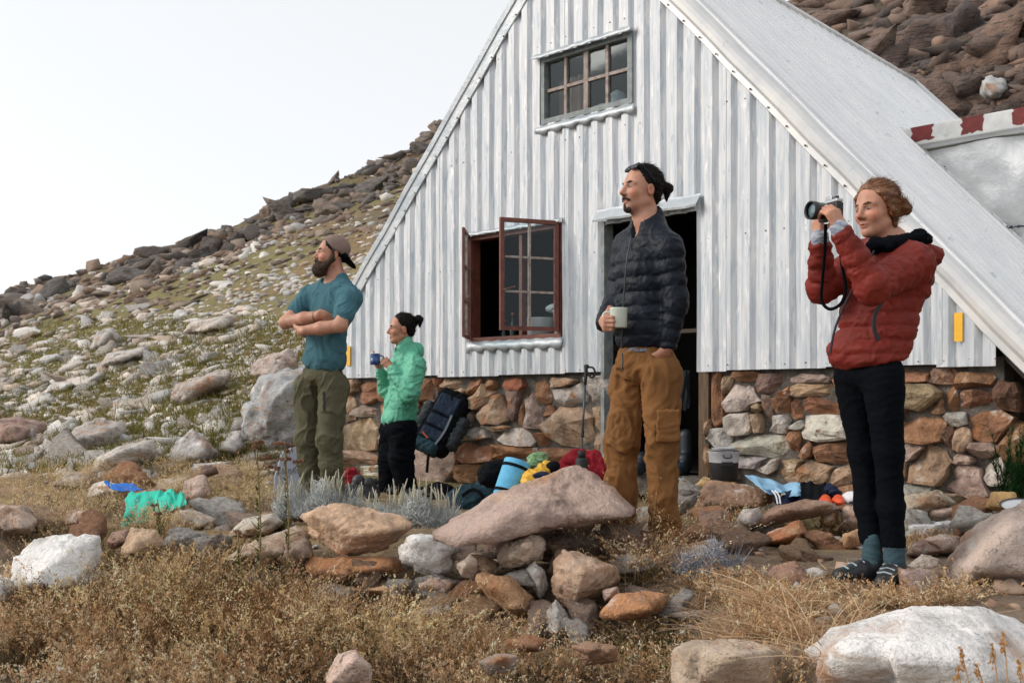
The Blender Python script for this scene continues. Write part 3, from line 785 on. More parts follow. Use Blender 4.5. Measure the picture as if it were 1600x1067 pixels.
# kitchen bench behind the window with things on it
M['benchtop'] = mat('bench_mat', (.05, .04, .03), rough=.8)
mb = MB(); mb.fbox(lw0 - .1, lw1 + .2, 1.14, 1.20, -.62, -.06); mb.fbox(lw0 - .08, lw0 - .02, DTH, 1.14, -.6, -.1); mb.fbox(lw1 + .1, lw1 + .16, DTH, 1.14, -.6, -.1)
bevel(mb.build('bench', M['benchtop'], None, label='dark kitchen bench just inside the open window', cat='bench'), .006)
M['enamel'] = mat('white_enamel_mat', (.72, .74, .76), rough=.3, coat=.3)
for (a, b, z1, lab) in ((-1.94, -1.66, 1.45, 'white enamel tub behind the open window, left of the pale tub'), (-1.62, -1.40, 1.50, 'pale tub stacked at the right end of the kitchen bench')):
    mb = MB(); base = F((a + b) / 2, 1.20, -.20); mb.lathe(base, (0, 0, 1), [(0, (b - a) * .42), (z1 - 1.21, (b - a) * .5), (z1 - 1.20, (b - a) * .54), (z1 - 1.21, (b - a) * .47), (.01, (b - a) * .40)], 22, True, True)
    mb.build('tub', M['enamel'], None, True, label=lab, cat='tub')
s = Sculpt(); s.ell(F(-1.53, 1.53, -.20), (.12, .10, .04), k=.02); s.ell(F(-1.62, 1.52, -.18), (.08, .07, .035), k=.03); V, Q = s.mesh(.01); V = V + normals(V, Q) * (fbm(V * 22, 3) * .012)[:, None]
obj('dishcloth', V, Q, M['bedding'], None, True, label='crumpled grey cloth on top of the pale tub inside the window', cat='cloth')
M['bottleg'] = mat('dark_bottle_mat', (.015, .03, .02), rough=.15); M['cap_red'] = mat('red_cap_mat', (.35, .05, .03), rough=.4)
for uu, hh, lab in ((-2.27, .24, 'dark bottle on the bench nearest the left casement'), (-2.16, .30, 'taller dark bottle on the bench beside the mullion')):
    b_ = empty('bottle', F(uu, 1.20, -.22), lab, 'bottle'); mb = MB(); mb.lathe(F(uu, 1.20, -.22), (0, 0, 1), [(0, .034), (.01, .037), (hh * .6, .037), (hh * .75, .014), (hh, .013)], 14); mb.build('glass_body', M['bottleg'], b_, True)
    mb = MB(); mb.lathe(F(uu, 1.20 + hh, -.22), (0, 0, 1), [(0, .016), (.022, .016)], 12); mb.build('cap', M['cap_red'], b_)
s = Sculpt(); s.ell(F(-2.33, 1.235, -.15), (.07, .05, .035), k=.02); V, Q = s.mesh(.008)
M['bread'] = mat('crusty_mat', (.40, .28, .15), rough=.8, bump=.5); obj('bread_loaf', V, Q, M['bread'], None, True, label='small brown loaf on the window bench in the corner', cat='bread')

# ---- door
jm = MB(); jm.fbox(0.0, .085, DTH - .1, ZB + .02, -.10, .045); jm.build('door_post', M['brownpost'], hut, label='weathered brown wooden post at the right of the doorway')
jm = MB(); jm.fbox(dr0 - .035, dr0, DTH, dr_z1 + .03, -.06, .06); jm.build('door_jamb', M['greyframe'], hut)
jm = MB(); jm.fbox(dr1, dr1 + .03, ZB + .03, dr_z1, .0, .045); jm.build('door_jamb', M['greyframe'], hut)
V = []; u0, u1 = dr0 - .05, .045
for uu in np.linspace(u0, u1, 12):
    w_ = .004 * math.sin(uu * 23)
    V += [F(uu, 2.262 + w_, .082), F(uu, 2.245 + w_, .09), F(uu, 2.172 + w_, .150), F(uu, 2.158 + w_, .146)]
o = obj('door_hood', V, [(4 * k + j, 4 * k + 4 + j, 4 * k + 5 + j, 4 * k + 1 + j) for k in range(11) for j in range(3)], M['bluetrim'], hut, label='bent sheet-metal hood above the doorway')
o.modifiers.new('thick', 'SOLIDIFY').thickness = .003
mb = MB(); mb.fbox(dr0 - .05, dr1 + .1, DTH - .16, DTH, -.4, .07); o = bevel(mb.build('doorstep', M['mortar'], hut), .015)
# yellow marker plates
for pa, pb in (((541, 541), (547, 571)), ((1491, 489), (1504, 533))):
    a, b = FP(*pa, .09), FP(*pb, .09); mb = MB(); mb.fbox(a[0], b[0], b[1], a[1], .084, .092); mb.build('marker_plate', M['yellow'], hut, label='small yellow reflective plate')

# ---- annexe on the right: fascia with red and white blocks, silver sheeting
AW = -2.66
ann = hut
fz0, fz1 = 3.02, 3.19
mb = MB(); mb.fbox(.40, 3.2, fz0, fz1, AW, AW + .05); o = bevel(mb.build('fascia_board', M['whitepaint'], ann, label='white fascia board with red painted blocks'), .012)
rs = random.Random(4)
for ua, ub in ((FPu(1424, AW + .055), FPu(1457, AW + .055)), (FPu(1501, AW + .055), FPu(1537, AW + .055)), (FPu(1582, AW + .055), FPu(1620, AW + .055))):
    pts = []
    for (x, z) in [(t, 1) for t in np.linspace(0, 1, 8)] + [(1, t) for t in np.linspace(.9, .1, 6)] + [(t, 0) for t in np.linspace(1, 0, 8)] + [(0, t) for t in np.linspace(.1, .9, 6)]:
        jx = rs.uniform(-.018, .018); jz = rs.uniform(-.012, .012) if z < .5 else 0
        pts.append(F(ua + (ub - ua) * x + jx, fz0 + .03 + jz + (fz1 - fz0 - .034) * z, AW + .0535))
    obj('red_painted_block', pts, [tuple(range(len(pts)))], M['redpaint'], o)
mb = MB(); n_ = 40; V = []
for a in range(n_ + 1):
    for b in range(31):
        uu = .35 + 3.0 * a / n_; z_ = .2 + 2.78 * b / 30
        d = .09 * fbm(np.array([[uu * 2.2, z_ * 2.2, 1.0]]), 3)[0] + .02 * abs(math.sin(uu * 3 + z_ * 2.1)) - (.02 if abs(z_ - 2.05) < .05 else 0)
        V.append(F(uu, z_, AW - .10 + d))
obj('silver_membrane', V, [(a * 31 + b, a * 31 + 31 + b, a * 31 + 32 + b, a * 31 + b + 1) for a in range(n_) for b in range(30)], M['foil'], ann, True, label='crinkled silver sheeting on the annexe wall')
mb = MB(); mb.fbox(.5, 3.2, 3.0, 3.05, AW - 4.0, AW - .03); mb.build('annexe_roof', M['roof'], ann)
for px0, py0, px1, py1, w in ((1472, 262, 1600, 252, .012), (1560, 357, 1600, 354, .022)):
    a, b = FP(px0, py0, AW - .06), FP(px1, py1, AW - .06); mb = MB(); nn_ = 16
    for j in range(nn_):
        t0, t1 = j / nn_, (j + 1) / nn_; jz = rs.uniform(-.006, .006)
        mb.bar(F(a[0] + (b[0] - a[0]) * t0, a[1] + (b[1] - a[1]) * t0 + jz, AW - .055), F(a[0] + (b[0] - a[0]) * t1, a[1] + (b[1] - a[1]) * t1 + jz * .5, AW - .055), .006, w * rs.uniform(.5, 1.3))
    mb.build('tar_seam', M['bitumen'], ann)
mb = MB()
for j in range(24):
    uu = .42 + 1.9 * j / 24; mb.add([F(uu, zR(uu) + .01, AW + .02), F(uu + .085, zR(uu + .085) + .01, AW + .02), F(uu + .085, zR(uu + .085) + .01 + .05, AW - .05), F(uu, zR(uu) + .06 + .02 * math.sin(j), AW - .05)], [(0, 1, 2, 3)])
mb.build('roof_upstand', M['trim'], ann)

# ---- rubble base: every stone its own piece
CLR = dict(o=(.37, .20, .11), t=(.46, .33, .225), w=(.60, .58, .55), p=(.40, .31, .27), d=(.15, .085, .06), m=(.25, .18, .15), r=(.33, .13, .075), g=(.42, .42, .41))
ST = [(552,605,26,20,'t'),(577,614,42,28,'o'),(547,640,22,42,'t'),(575,643,34,18,'p'),(567,680,56,52,'t'),(560,714,58,24,'t'),(580,738,50,22,'w'),(545,745,26,30,'o'),
 (605,612,34,30,'o'),(612,650,40,42,'t'),(615,695,44,44,'p'),(620,735,40,36,'o'),(640,607,32,26,'t'),(645,640,30,40,'d'),(650,680,36,36,'o'),
 (668,611,22,34,'o'),(686,605,20,27,'r'),(708,600,40,15,'t'),(712,613,38,14,'t'),(678,640,36,30,'m'),(706,640,34,34,'o'),(690,672,46,30,'t'),(722,655,30,32,'p'),
 (742,608,24,26,'o'),(757,622,40,36,'t'),(776,642,52,56,'t'),(768,604,15,15,'o'),(803,602,28,18,'r'),(801,633,32,50,'m'),(818,642,16,44,'o'),(835,648,26,52,'p'),(851,616,20,36,'o'),(862,642,24,20,'o'),
 (738,678,54,26,'w'),(741,704,58,40,'o'),(775,668,48,11,'w'),(814,684,56,32,'w'),(850,687,20,22,'o'),(803,707,70,24,'o'),(893,661,76,66,'t'),(897,621,48,40,'w'),(934,614,34,42,'w'),(880,599,38,14,'t'),
 (940,655,22,40,'t'),(947,692,28,40,'t'),(880,712,86,24,'o'),(740,738,60,26,'o'),(800,735,60,30,'p'),(860,740,60,28,'t'),(925,735,50,34,'o'),(690,715,70,60,'p'),
 (1119,622,22,86,'o'),(1137,602,16,24,'t'),(1168,589,36,15,'o'),(1161,621,42,46,'w'),(1205,601,38,28,'m'),(1224,611,28,15,'o'),(1268,593,54,13,'p'),(1272,609,70,20,'t'),(1181,638,26,15,'t'),(1201,643,16,42,'m'),
 (1222,635,30,24,'o'),(1246,640,16,34,'o'),(1285,632,60,28,'o'),(1159,663,34,36,'w'),(1222,661,32,28,'w'),(1183,662,18,30,'t'),(1245,662,22,16,'w'),(1292,671,74,38,'w'),(1127,685,32,30,'w'),(1194,696,88,34,'w'),
 (1243,690,20,30,'o'),(1262,699,24,30,'o'),(1305,708,56,34,'o'),(1165,720,64,20,'g'),(1202,727,34,20,'w'),(1236,730,50,22,'t'),(1275,739,64,36,'t'),(1322,745,54,34,'t'),(1135,728,40,40,'m'),(1110,665,12,30,'t'),(1112,725,16,50,'t'),
 (1330,600,50,24,'o'),(1345,635,50,36,'t'),(1365,680,50,44,'o'),(1385,605,46,28,'p'),(1395,650,46,40,'o'),(1380,725,60,40,'t'),(1340,770,60,40,'o'),
 (1435,587,44,20,'o'),(1472,588,42,22,'t'),(1524,597,46,24,'o'),(1432,619,74,38,'t'),(1468,636,30,26,'o'),(1488,628,24,38,'o'),(1522,626,56,36,'o'),(1440,667,80,46,'o'),(1490,653,40,24,'w'),(1483,684,20,40,'d'),(1508,687,22,32,'t'),
 (1547,664,62,46,'o'),(1415,706,54,28,'p'),(1457,727,62,46,'t'),(1535,703,44,22,'p'),(1506,718,34,16,'p'),(1552,737,34,40,'w'),(1514,748,66,46,'p'),(1430,775,60,30,'g'),(1480,785,50,30,'t'),(1575,620,30,40,'d'),(1585,690,30,50,'o')]
wallobj = MB(); 
for u0, u1 in ((UL + .05, dr0 - .04), (.09, UR + .02)): wallobj.fbox(u0, u1, -.15, ZB + .05, -.40, -.015)
wall = wallobj.build('stone_wall', M['mortar'], hut, label='mortar bed of the rubble base')
SA = np.array([(a, b, c / 2, d / 2) for a, b, c, d, _ in ST])
rs = np.random.RandomState(5)
def sdist(P, rad=SA):
    q = np.abs(P[:, None, :] - SA[None, :, :2]) / SA[None, :, 2:]
    return (q ** 4.5).sum(-1) ** (1 / 4.5)
for i, (sx_, sy_, sw, sh, c) in enumerate(ST):
    nA = 11; th = np.arange(nA) / nA * 2 * math.pi + rs.uniform(0, .3) + rs.normal(size=nA) * .09
    rr = np.linspace(.25, 1.6, 56)
    dirs = np.stack([np.cos(th) * sw / 2, np.sin(th) * sh / 2], 1)
    P = (np.array([sx_, sy_]) + dirs[:, None, :] * rr[None, :, None]).reshape(-1, 2)
    d = sdist(P); own = d[:, i].copy(); d[:, i] = 9; ok = ((own < d.min(1) - .045) & (own < 1.36)).reshape(nA, -1)
    ok = np.cumprod(ok, 1).sum(1); R = rr[np.maximum(ok - 1, 0)]
    R = R * (1 + .05 * rs.normal(size=nA))
    dep = rs.uniform(.03, .075) + .0004 * min(sw, sh)
    pl = [(rs.uniform(.85, 1.25) * dep, *(rs.normal(size=2) * .055)) for _ in range(3)]; sd_ = rs.uniform(0, 50)
    rings = [(1.0, -.08), (1.0, .62), (.95, .95), (.78, 1.0), (.55, 1.0), (.28, 1.0)]
    V = []
    def fo(x, y, f, px, py):
        n_ = mnoise.fractal((px * .07, py * .07, sd_), 1.0, 2.0, 3)
        return f if f < 0 else f * (min(p0 + p1 * x + p2 * y for p0, p1, p2 in pl)) + .020 * n_
    for sc, o_ in rings:
        for k in range(nA):
            px, py = np.array([sx_, sy_]) + dirs[k] * R[k] * sc
            uu, zz = FP(px, py, 0); V.append(F(uu, min(zz, ZB - .012), fo(math.cos(th[k]) * sc, math.sin(th[k]) * sc, o_, px, py)))
    uu, zz = FP(sx_, sy_, 0); V.append(F(uu, min(zz, ZB - .02), fo(0, 0, 1.0, sx_, sy_)))
    Fc = [(r * nA + k, r * nA + (k + 1) % nA, (r + 1) * nA + (k + 1) % nA, (r + 1) * nA + k) for r in range(len(rings) - 1) for k in range(nA)]
    Fc += [((len(rings) - 1) * nA + k, (len(rings) - 1) * nA + (k + 1) % nA, len(rings) * nA) for k in range(nA)]
    V = np.array(V); cen = F(uu, zz, 0)
    o = bpy.data.objects.new('stone', meshdata('stone', V - cen, Fc, M['wallstone'], False)); o.location = tuple(cen - world_loc(wall)); link(o, wall)
    cc = np.array(CLR[c]) * rs.uniform(.85, 1.15) * (1 + rs.normal(size=3) * .03); o.color = (*np.clip(cc, 0, 1), 1)

# ================================================================ ROCKS
def hero(name, label, outline, Y, thick, color, stain=0, front=None, sub=5, sharp=26, rough=.035, mat_='rock', seed=1, back=None, group=None, cat='rock'):
    """outline in photo pixels at depth Y; front/back: extra corner points (px, py, dy)"""
    rs = np.random.RandomState(seed); ol = np.array(outline, float); c = ol.mean(0); P = []
    for p in ol: P.append(W(p[0], p[1], Y + rs.uniform(-.06, .06) * thick))
    if front is None:
        n0 = rs.randint(len(ol))
        for j, fr in ((n0, rs.uniform(.25, .6)), (n0 + len(ol) // 3, rs.uniform(.3, .75)), (n0 + 2 * len(ol) // 3, rs.uniform(.2, .6)), (n0 + len(ol) // 2, rs.uniform(.5, .85))):
            p = c + (ol[j % len(ol)] - c) * fr; P.append(W(p[0], p[1], Y - thick * rs.uniform(.30, .62)))
    else:
        for p in front: P.append(W(p[0], p[1], Y + p[2]))
    if back is None:
        for p in c + (ol - c) * .72: P.append(W(p[0], p[1], Y + thick * rs.uniform(.35, .5)))
    else:
        for p in back: P.append(W(p[0], p[1], Y + p[2]))
    P = np.array(P); cen = (P.max(0) + P.min(0)) / 2; 
    cen = .5 * cen + .5 * P.mean(0)
    N, H = hull_planes(P - cen)
    ext = np.ptp(ol, axis=0).max(); sub = min(sub, 5 if ext > 70 else 4)
    V, Fc = planes_rock(N, H, sub, max(sharp * 4, 70), rough * 1.3, seed)
    base = cen.copy(); base[2] = cen[2] + V[:, 2].min()
    V = V + cen - base
    o = bpy.data.objects.new(name, meshdata(name, V, Fc, M[mat_], sharp < 20)); o.location = tuple(base); o.color = (*color, 1)
    return link(o, None, label, cat, group)
PEACH = (.62, .42, .28); MAUVE = (.46, .34, .29); WHITE = (.80, .79, .77); TAN = (.52, .33, .19); ORNG = (.47, .235, .115); GREY = (.50, .50, .50); BRWN = (.29, .175, .115); PINK = (.55, .42, .36)
D_ = 'boulder'
hero('rock_slab', 'large mauve tilted slab on top of the dry stone wall, in front of the brown trousers', [(686,828),(700,802),(760,780),(880,732),(905,729),(962,762),(1002,792)], 4.75, .5, MAUVE, sub=5, sharp=40, rough=.034, mat_='rock_clean', seed=3,
     front=[(688,834,-.22),(712,848,-.34),(738,852,-.34),(790,808,-.32),(870,806,-.30),(960,806,-.26),(1000,800,-.18)], back=[(760,790,.3),(880,738,.32),(905,736,.32),(970,790,.2),(930,812,.05),(800,826,.05),(1000,804,.1)])
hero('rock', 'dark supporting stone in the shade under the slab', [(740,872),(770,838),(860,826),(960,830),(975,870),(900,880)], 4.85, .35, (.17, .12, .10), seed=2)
hero('rock', 'peach wedge-shaped rock resting on the wall left of the mauve slab', [(467,808),(500,788),(532,785),(575,800),(622,804),(649,820),(600,858),(560,870),(532,867),(490,838)], 5.0, .34, PEACH, sub=5, sharp=34, rough=.04, mat_='rock_clean', seed=4,
     front=[(492,806,-.16),(532,862,-.16),(556,838,-.24),(610,828,-.20),(640,822,-.10),(560,866,-.06)])
hero('rock', 'white lumpy block in the dry wall between the peach rock and the slab', [(625,848),(640,832),(690,838),(713,856),(712,890),(690,901),(650,893),(627,882)], 4.78, .28, WHITE, sub=4, sharp=16, rough=.045, mat_='rock_clean', seed=5)
hero('rock', 'long rusty flat stone under the peach rock', [(475,876),(490,869),(560,873),(620,870),(629,892),(600,898),(530,912),(508,910),(480,895)], 4.88, .3, ORNG, seed=6, sharp=30, rough=.03)
hero('rock', 'pale long stone low in the dry wall, half hidden by grass', [(540,918),(580,908),(640,904),(648,930),(610,938),(548,938)], 4.82, .26, TAN, seed=7)
hero('rock', 'brownish stone low in the wall under the white block', [(640,908),(680,898),(718,910),(716,936),(650,938)], 4.75, .26, MAUVE, seed=8)
hero('rock', 'small white and peach stone right of the white block', [(712,882),(735,863),(770,861),(774,884),(742,906),(720,902)], 4.66, .2, (.62, .52, .45), seed=9, mat_='rock_clean')
hero('rock', 'layered brown and white stone under the overhang of the slab', [(772,880),(788,848),(830,831),(857,840),(854,858),(846,874),(800,890),(777,890)], 4.55, .22, (.50, .40, .33), seed=10, rough=.07, sub=4)
hero('rock', 'tan angular stone leaning in the wall below the layered stone', [(738,902),(755,893),(800,902),(835,938),(832,962),(812,970),(788,958),(760,930)], 4.45, .26, TAN, seed=11, sharp=40, sub=4)
hero('rock', 'narrow white stone wedged upright between two tan stones', [(820,886),(836,878),(851,890),(857,916),(846,945),(831,916)], 4.52, .16, (.60, .58, .55), seed=12, mat_='rock_clean')
hero('rock', 'big tan pyramid-faced stone at the right end of the wall', [(861,872),(880,856),(965,885),(969,905),(940,930),(905,950),(880,950),(860,915)], 4.42, .32, (.46, .30, .20), seed=13, sharp=44, sub=5, rough=.034, mat_='rock_clean', front=[(915,890,-.26),(900,940,-.16),(940,920,-.10),(875,880,-.12),(872,915,-.12)])
hero('rock', 'flat orange stone on the ground below the pyramid-faced stone', [(935,957),(965,927),(1010,921),(1042,929),(1040,955),(1000,971),(945,971)], 4.1, .24, ORNG, seed=14, sharp=36, sub=4)
hero('rock', 'grey stone at the foot of the wall', [(828,990),(868,936),(886,962),(903,978),(870,1000)], 4.28, .2, GREY, seed=15)
hero('rock', 'small pink stone under the pyramid-faced stone', [(940,922),(965,915),(970,930),(945,940)], 4.25, .12, PINK, seed=16)
hero('rock', 'dark stone beneath the left end of the slab', [(655,862),(690,850),(700,880),(670,890)], 4.95, .2, BRWN, seed=17)
hero('rock', 'brown broken stone in the straw at the bottom centre', [(892,1008),(920,1000),(966,1010),(960,1034),(912,1042)], 3.6, .18, BRWN, seed=18)
hero('rock', 'small grey-white stone in the straw at the bottom centre', [(745,1034),(775,1020),(810,1024),(806,1046),(765,1054)], 3.5, .16, (.52, .50, .48), seed=19)
hero('rock', 'reddish stone half hidden in straw above the grey-white stone', [(790,1000),(830,990),(860,1000),(850,1018),(800,1020)], 3.75, .16, BRWN, seed=20)
hero('rock', 'pinkish pointed stone at the bottom edge left of centre', [(495,1090),(528,1022),(556,1012),(580,1040),(580,1090)], 3.3, .3, PINK, seed=21)
hero('rock', 'low tan boulder with lichen at the bottom edge', [(1043,1120),(1050,1014),(1075,1001),(1150,999),(1245,1014),(1262,1045),(1258,1120)], 3.1, .5, (.50, .40, .31), seed=22, sub=5, sharp=22, rough=.025)
hero('rock', 'huge white boulder in the right foreground', [(1264,1130),(1268,1010),(1300,977),(1430,946),(1545,935),(1592,958),(1660,1010),(1680,1130)], 3.0, .8, (.80, .79, .78), seed=23, sub=5, sharp=14, rough=.025, mat_='rock_clean')
hero('rock', 'big pink-grey boulder at the right edge', [(1456,940),(1472,884),(1508,832),(1560,800),(1604,782),(1680,780),(1720,950)], 4.35, .7, (.54, .44, .39), seed=24, sub=5, sharp=26, rough=.03)
hero('rock', 'upright mauve block right behind the black shoes', [(1404,932),(1404,886),(1452,886),(1468,902),(1456,955),(1410,955)], 4.05, .22, (.40, .30, .27), seed=25, sharp=40)
hero('rock', 'pale blue-grey flat stone right of the black leggings', [(1412,838),(1418,818),(1480,813),(1508,822),(1490,838),(1440,845)], 5.6, .4, (.54, .57, .60), seed=26, mat_='rock_clean')
hero('rock', 'brown rounded stone beside the sock of the person with the camera', [(1412,868),(1424,848),(1440,842),(1478,862),(1440,872)], 4.9, .25, (.30, .20, .16), seed=27)
hero('rock', 'pinkish pale stone right of the brown rounded stone', [(1440,842),(1470,834),(1502,838),(1512,862),(1470,868)], 5.0, .25, PINK, seed=28)
hero('rock', 'whitish low stone in front of the brown rounded stone', [(1412,884),(1440,866),(1470,872),(1478,890),(1430,896)], 4.65, .2, (.55, .48, .43), seed=29)
hero('rock', 'flat tan slab at the foot of the wall right of the leggings', [(1402,806),(1410,776),(1465,765),(1500,785),(1450,800),(1446,808)], 5.95, .4, (.42, .36, .28), seed=30, sharp=40)
hero('rock', 'pink flat stone under the tan slab at the wall foot', [(1446,806),(1452,795),(1500,792),(1506,806),(1460,812)], 5.85, .3, PINK, seed=31)
hero('rock', 'ochre stone beside the green bush', [(1538,792),(1548,768),(1585,768),(1594,786),(1560,800)], 5.1, .3, (.52, .34, .14), seed=32)
hero('rock', 'tan rock left of the leggings near the path', [(1302,864),(1318,832),(1346,824),(1362,850),(1355,866)], 5.35, .3, TAN, seed=33, sharp=40)
hero('rock', 'flat reddish rock lying in the path', [(1190,908),(1210,882),(1242,877),(1294,914),(1250,924)], 4.45, .3, (.36, .22, .17), seed=34)
hero('rock', 'low white rock between brown trousers and silver shrub', [(1060,872),(1080,848),(1118,842),(1132,860),(1120,882),(1078,886)], 4.75, .24, (.60, .58, .56), seed=35)
hero('rock', 'large brown boulder carrying the cooking pot', [(1084,795),(1090,766),(1106,747),(1212,765),(1220,784),(1190,797),(1120,800)], 6.2, .5, (.34, .215, .15), seed=36, sharp=30, sub=5)
hero('rock', 'ochre stone tucked under the pot boulder by the door', [(1084,758),(1100,744),(1112,746),(1108,765),(1090,772)], 6.5, .2, (.50, .34, .17), seed=37)
hero('rock', 'dark thin slab jutting out under the drying clothes', [(1178,818),(1214,790),(1256,779),(1312,786),(1312,800),(1250,806)], 5.75, .45, (.30, .19, .14), seed=38, sharp=44, sub=4, front=[(1180,822,-.1),(1220,798,-.25),(1310,790,-.2),(1240,815,.02)])
hero('rock', 'rust red rock beneath the thin slab', [(1188,850),(1200,832),(1250,811),(1264,832),(1262,856)], 5.4, .3, (.38, .16, .08), seed=39, sharp=36)
hero('rock', 'grey rounded rock between the pot boulder and the thin slab', [(1146,818),(1160,796),(1185,792),(1196,806),(1180,824),(1150,830)], 5.8, .3, GREY, seed=40)
hero('rock', 'pink block under the white cap', [(1314,830),(1316,790),(1350,784),(1372,800),(1366,834)], 5.75, .3, PINK, seed=41)
hero('rock', 'ochre block between the thin slab and the pink block', [(1280,825),(1284,788),(1308,786),(1312,826)], 5.85, .25, TAN, seed=42)
hero('rock', 'dark boulder in the grass below the pot boulder', [(1085,850),(1092,800),(1130,795),(1148,830),(1140,858)], 5.6, .3, (.22, .15, .12), seed=43)
hero('rock', 'big white boulder standing in straw at the left', [(8,930),(22,868),(58,839),(120,830),(158,836),(166,872),(150,912),(100,938),(30,944)], 4.6, .6, (.78, .775, .76), seed=44, sub=5, sharp=14, rough=.025, mat_='rock_clean')
hero('rock', 'white rock cut by the left edge of the picture', [(-60,960),(-50,905),(0,895),(24,910),(20,950)], 4.4, .4, (.76, .75, .73), seed=45, mat_='rock_clean')
hero('rock', 'orange and white wedge right of the big white boulder', [(187,862),(206,824),(246,828),(254,850),(226,874),(194,874)], 5.0, .28, (.58, .42, .29), seed=46, sharp=44)
hero('rock', 'brown small rock beside the orange and white wedge', [(165,850),(175,830),(200,828),(204,846),(180,858)], 5.2, .2, (.34, .22, .17), seed=47)
hero('rock', 'pale rock right of the turquoise cloth', [(262,818),(275,796),(300,794),(338,810),(330,830),(275,832)], 6.2, .4, (.58, .50, .43), seed=48)
hero('rock', 'tan and pale rock left of the peach wedge, dark on its right side', [(344,876),(400,842),(458,824),(480,836),(478,872),(440,888),(360,884)], 5.05, .4, (.44, .34, .26), seed=49, sharp=36)
hero('rock', 'rough pale rock above the tan and pale rock', [(358,838),(380,810),(430,800),(452,812),(420,838)], 5.7, .35, (.50, .46, .40), seed=50)
hero('rock', 'stone at the left end of the wall under the peach rock', [(430,880),(445,850),(482,838),(492,866),(470,890)], 4.95, .25, (.28, .21, .17), seed=51)
hero('rock', 'white rock draped with the small blue cloth', [(134,778),(142,757),(165,751),(205,760),(210,780),(160,784)], 7.2, .5, (.66, .62, .57), seed=52)
hero('rock', 'reddish brown rock under the turquoise cloth', [(178,822),(186,786),(215,768),(256,762),(290,790),(284,820)], 6.7, .5, (.28, .165, .12), seed=53)
hero('rock', 'pink rock behind the turquoise cloth', [(284,780),(290,748),(320,740),(332,760),(328,786),(300,792)], 7.4, .45, (.48, .37, .32), seed=54)
hero('rock', 'small dark rock on top of the pink rock', [(310,742),(314,727),(338,728),(342,740),(325,745)], 7.7, .25, (.16, .105, .09), seed=55)
hero('rock', 'pale brown flat rock at the left edge above the white boulder', [(-30,830),(0,786),(40,790),(62,812),(50,834)], 6.0, .5, (.50, .40, .34), seed=56)
hero('rock', 'brown rock in the straw left of the turquoise cloth', [(100,818),(110,796),(140,796),(146,814),(125,826)], 6.0, .3, (.34, .22, .16), seed=57)
# larger boulders on the slope behind
SL = [('large grey-blue lichened boulder rising behind the trousers of the capped person', [(378,690),(384,630),(405,592),(460,575),(500,585),(505,700),(440,735)], 9.3, 1.0, (.40, .415, .43)),
      ('leaning grey pink slab on the green slope', [(263,628),(275,600),(340,580),(357,584),(350,606),(300,634),(270,638)], 11.5, .8, (.48, .43, .40)),
      ('grey triangular boulder at the foot of the slope', [(258,728),(268,700),(300,669),(322,676),(338,706),(330,730),(280,736)], 9.6, .8, (.44, .43, .43)),
      ('long pale boulder at the foot of the slope left of the triangular one', [(140,738),(150,715),(190,695),(240,688),(244,712),(220,735),(160,748)], 9.4, .7, (.56, .53, .50)),
      ('cracked grey pink boulder above the long pale one', [(102,690),(112,664),(150,655),(195,660),(198,690),(170,708),(125,708)], 10.2, .7, (.46, .42, .40)),
      ('reddish boulder on the slope by the left edge', [(-20,700),(-10,656),(30,650),(72,660),(74,684),(40,698)], 10.2, .8, (.34, .24, .21)),
      ('pinkish slab just left of the capped person', [(390,585),(400,560),(450,545),(470,560),(465,590),(420,600)], 10.8, .7, (.50, .43, .40)),
      ('white flat rock below the triangular boulder', [(285,745),(300,724),(360,720),(362,745)], 8.9, .5, (.62, .62, .62)),
      ('grey jagged rock beside the lichened boulder', [(338,706),(345,690),(376,672),(386,700),(370,716)], 9.4, .5, (.42, .41, .40)),
      ('flat beige rock on the straw below the slope', [(235,770),(250,748),(300,742),(306,762),(280,776)], 8.0, .5, (.54, .46, .38)),
      ('long brown and white rock above the straw on the left', [(80,758),(100,738),(150,735),(158,752),(130,766)], 8.6, .5, (.42, .34, .29)),
      ('whitish long slab high on the slope', [(68,612),(80,600),(130,588),(136,598),(100,612)], 13.5, .9, (.62, .61, .60)),
      ('grey sloping slab in the middle of the slope', [(150,575),(165,552),(205,545),(230,540),(228,556),(190,572)], 15.5, 1.0, (.52, .50, .48)),
      ('pair of grey rocks with a dark gap, middle of the slope', [(140,545),(150,518),(175,510),(190,530),(185,548),(160,552)], 16.5, 1.0, (.46, .45, .44)),
      ('beige broad rock high in the middle of the slope', [(288,520),(300,502),(365,490),(376,500),(350,516),(310,524)], 17, 1.2, (.54, .49, .45))]
for i, (lab, ol, Y, th, c) in enumerate(SL):
    oa = np.array(ol, float); g = hit([oa[:, 0].mean()], [oa[:, 1].max() - .22 * np.ptp(oa[:, 1])])[0]; Y2 = float(g[1]) if not np.isnan(g[1]) else Y; th *= Y2 / Y; Y = Y2
    hero('boulder', lab, ol, Y, th, c, seed=70 + i, sub=5, sharp=34, rough=.04, cat='boulder')

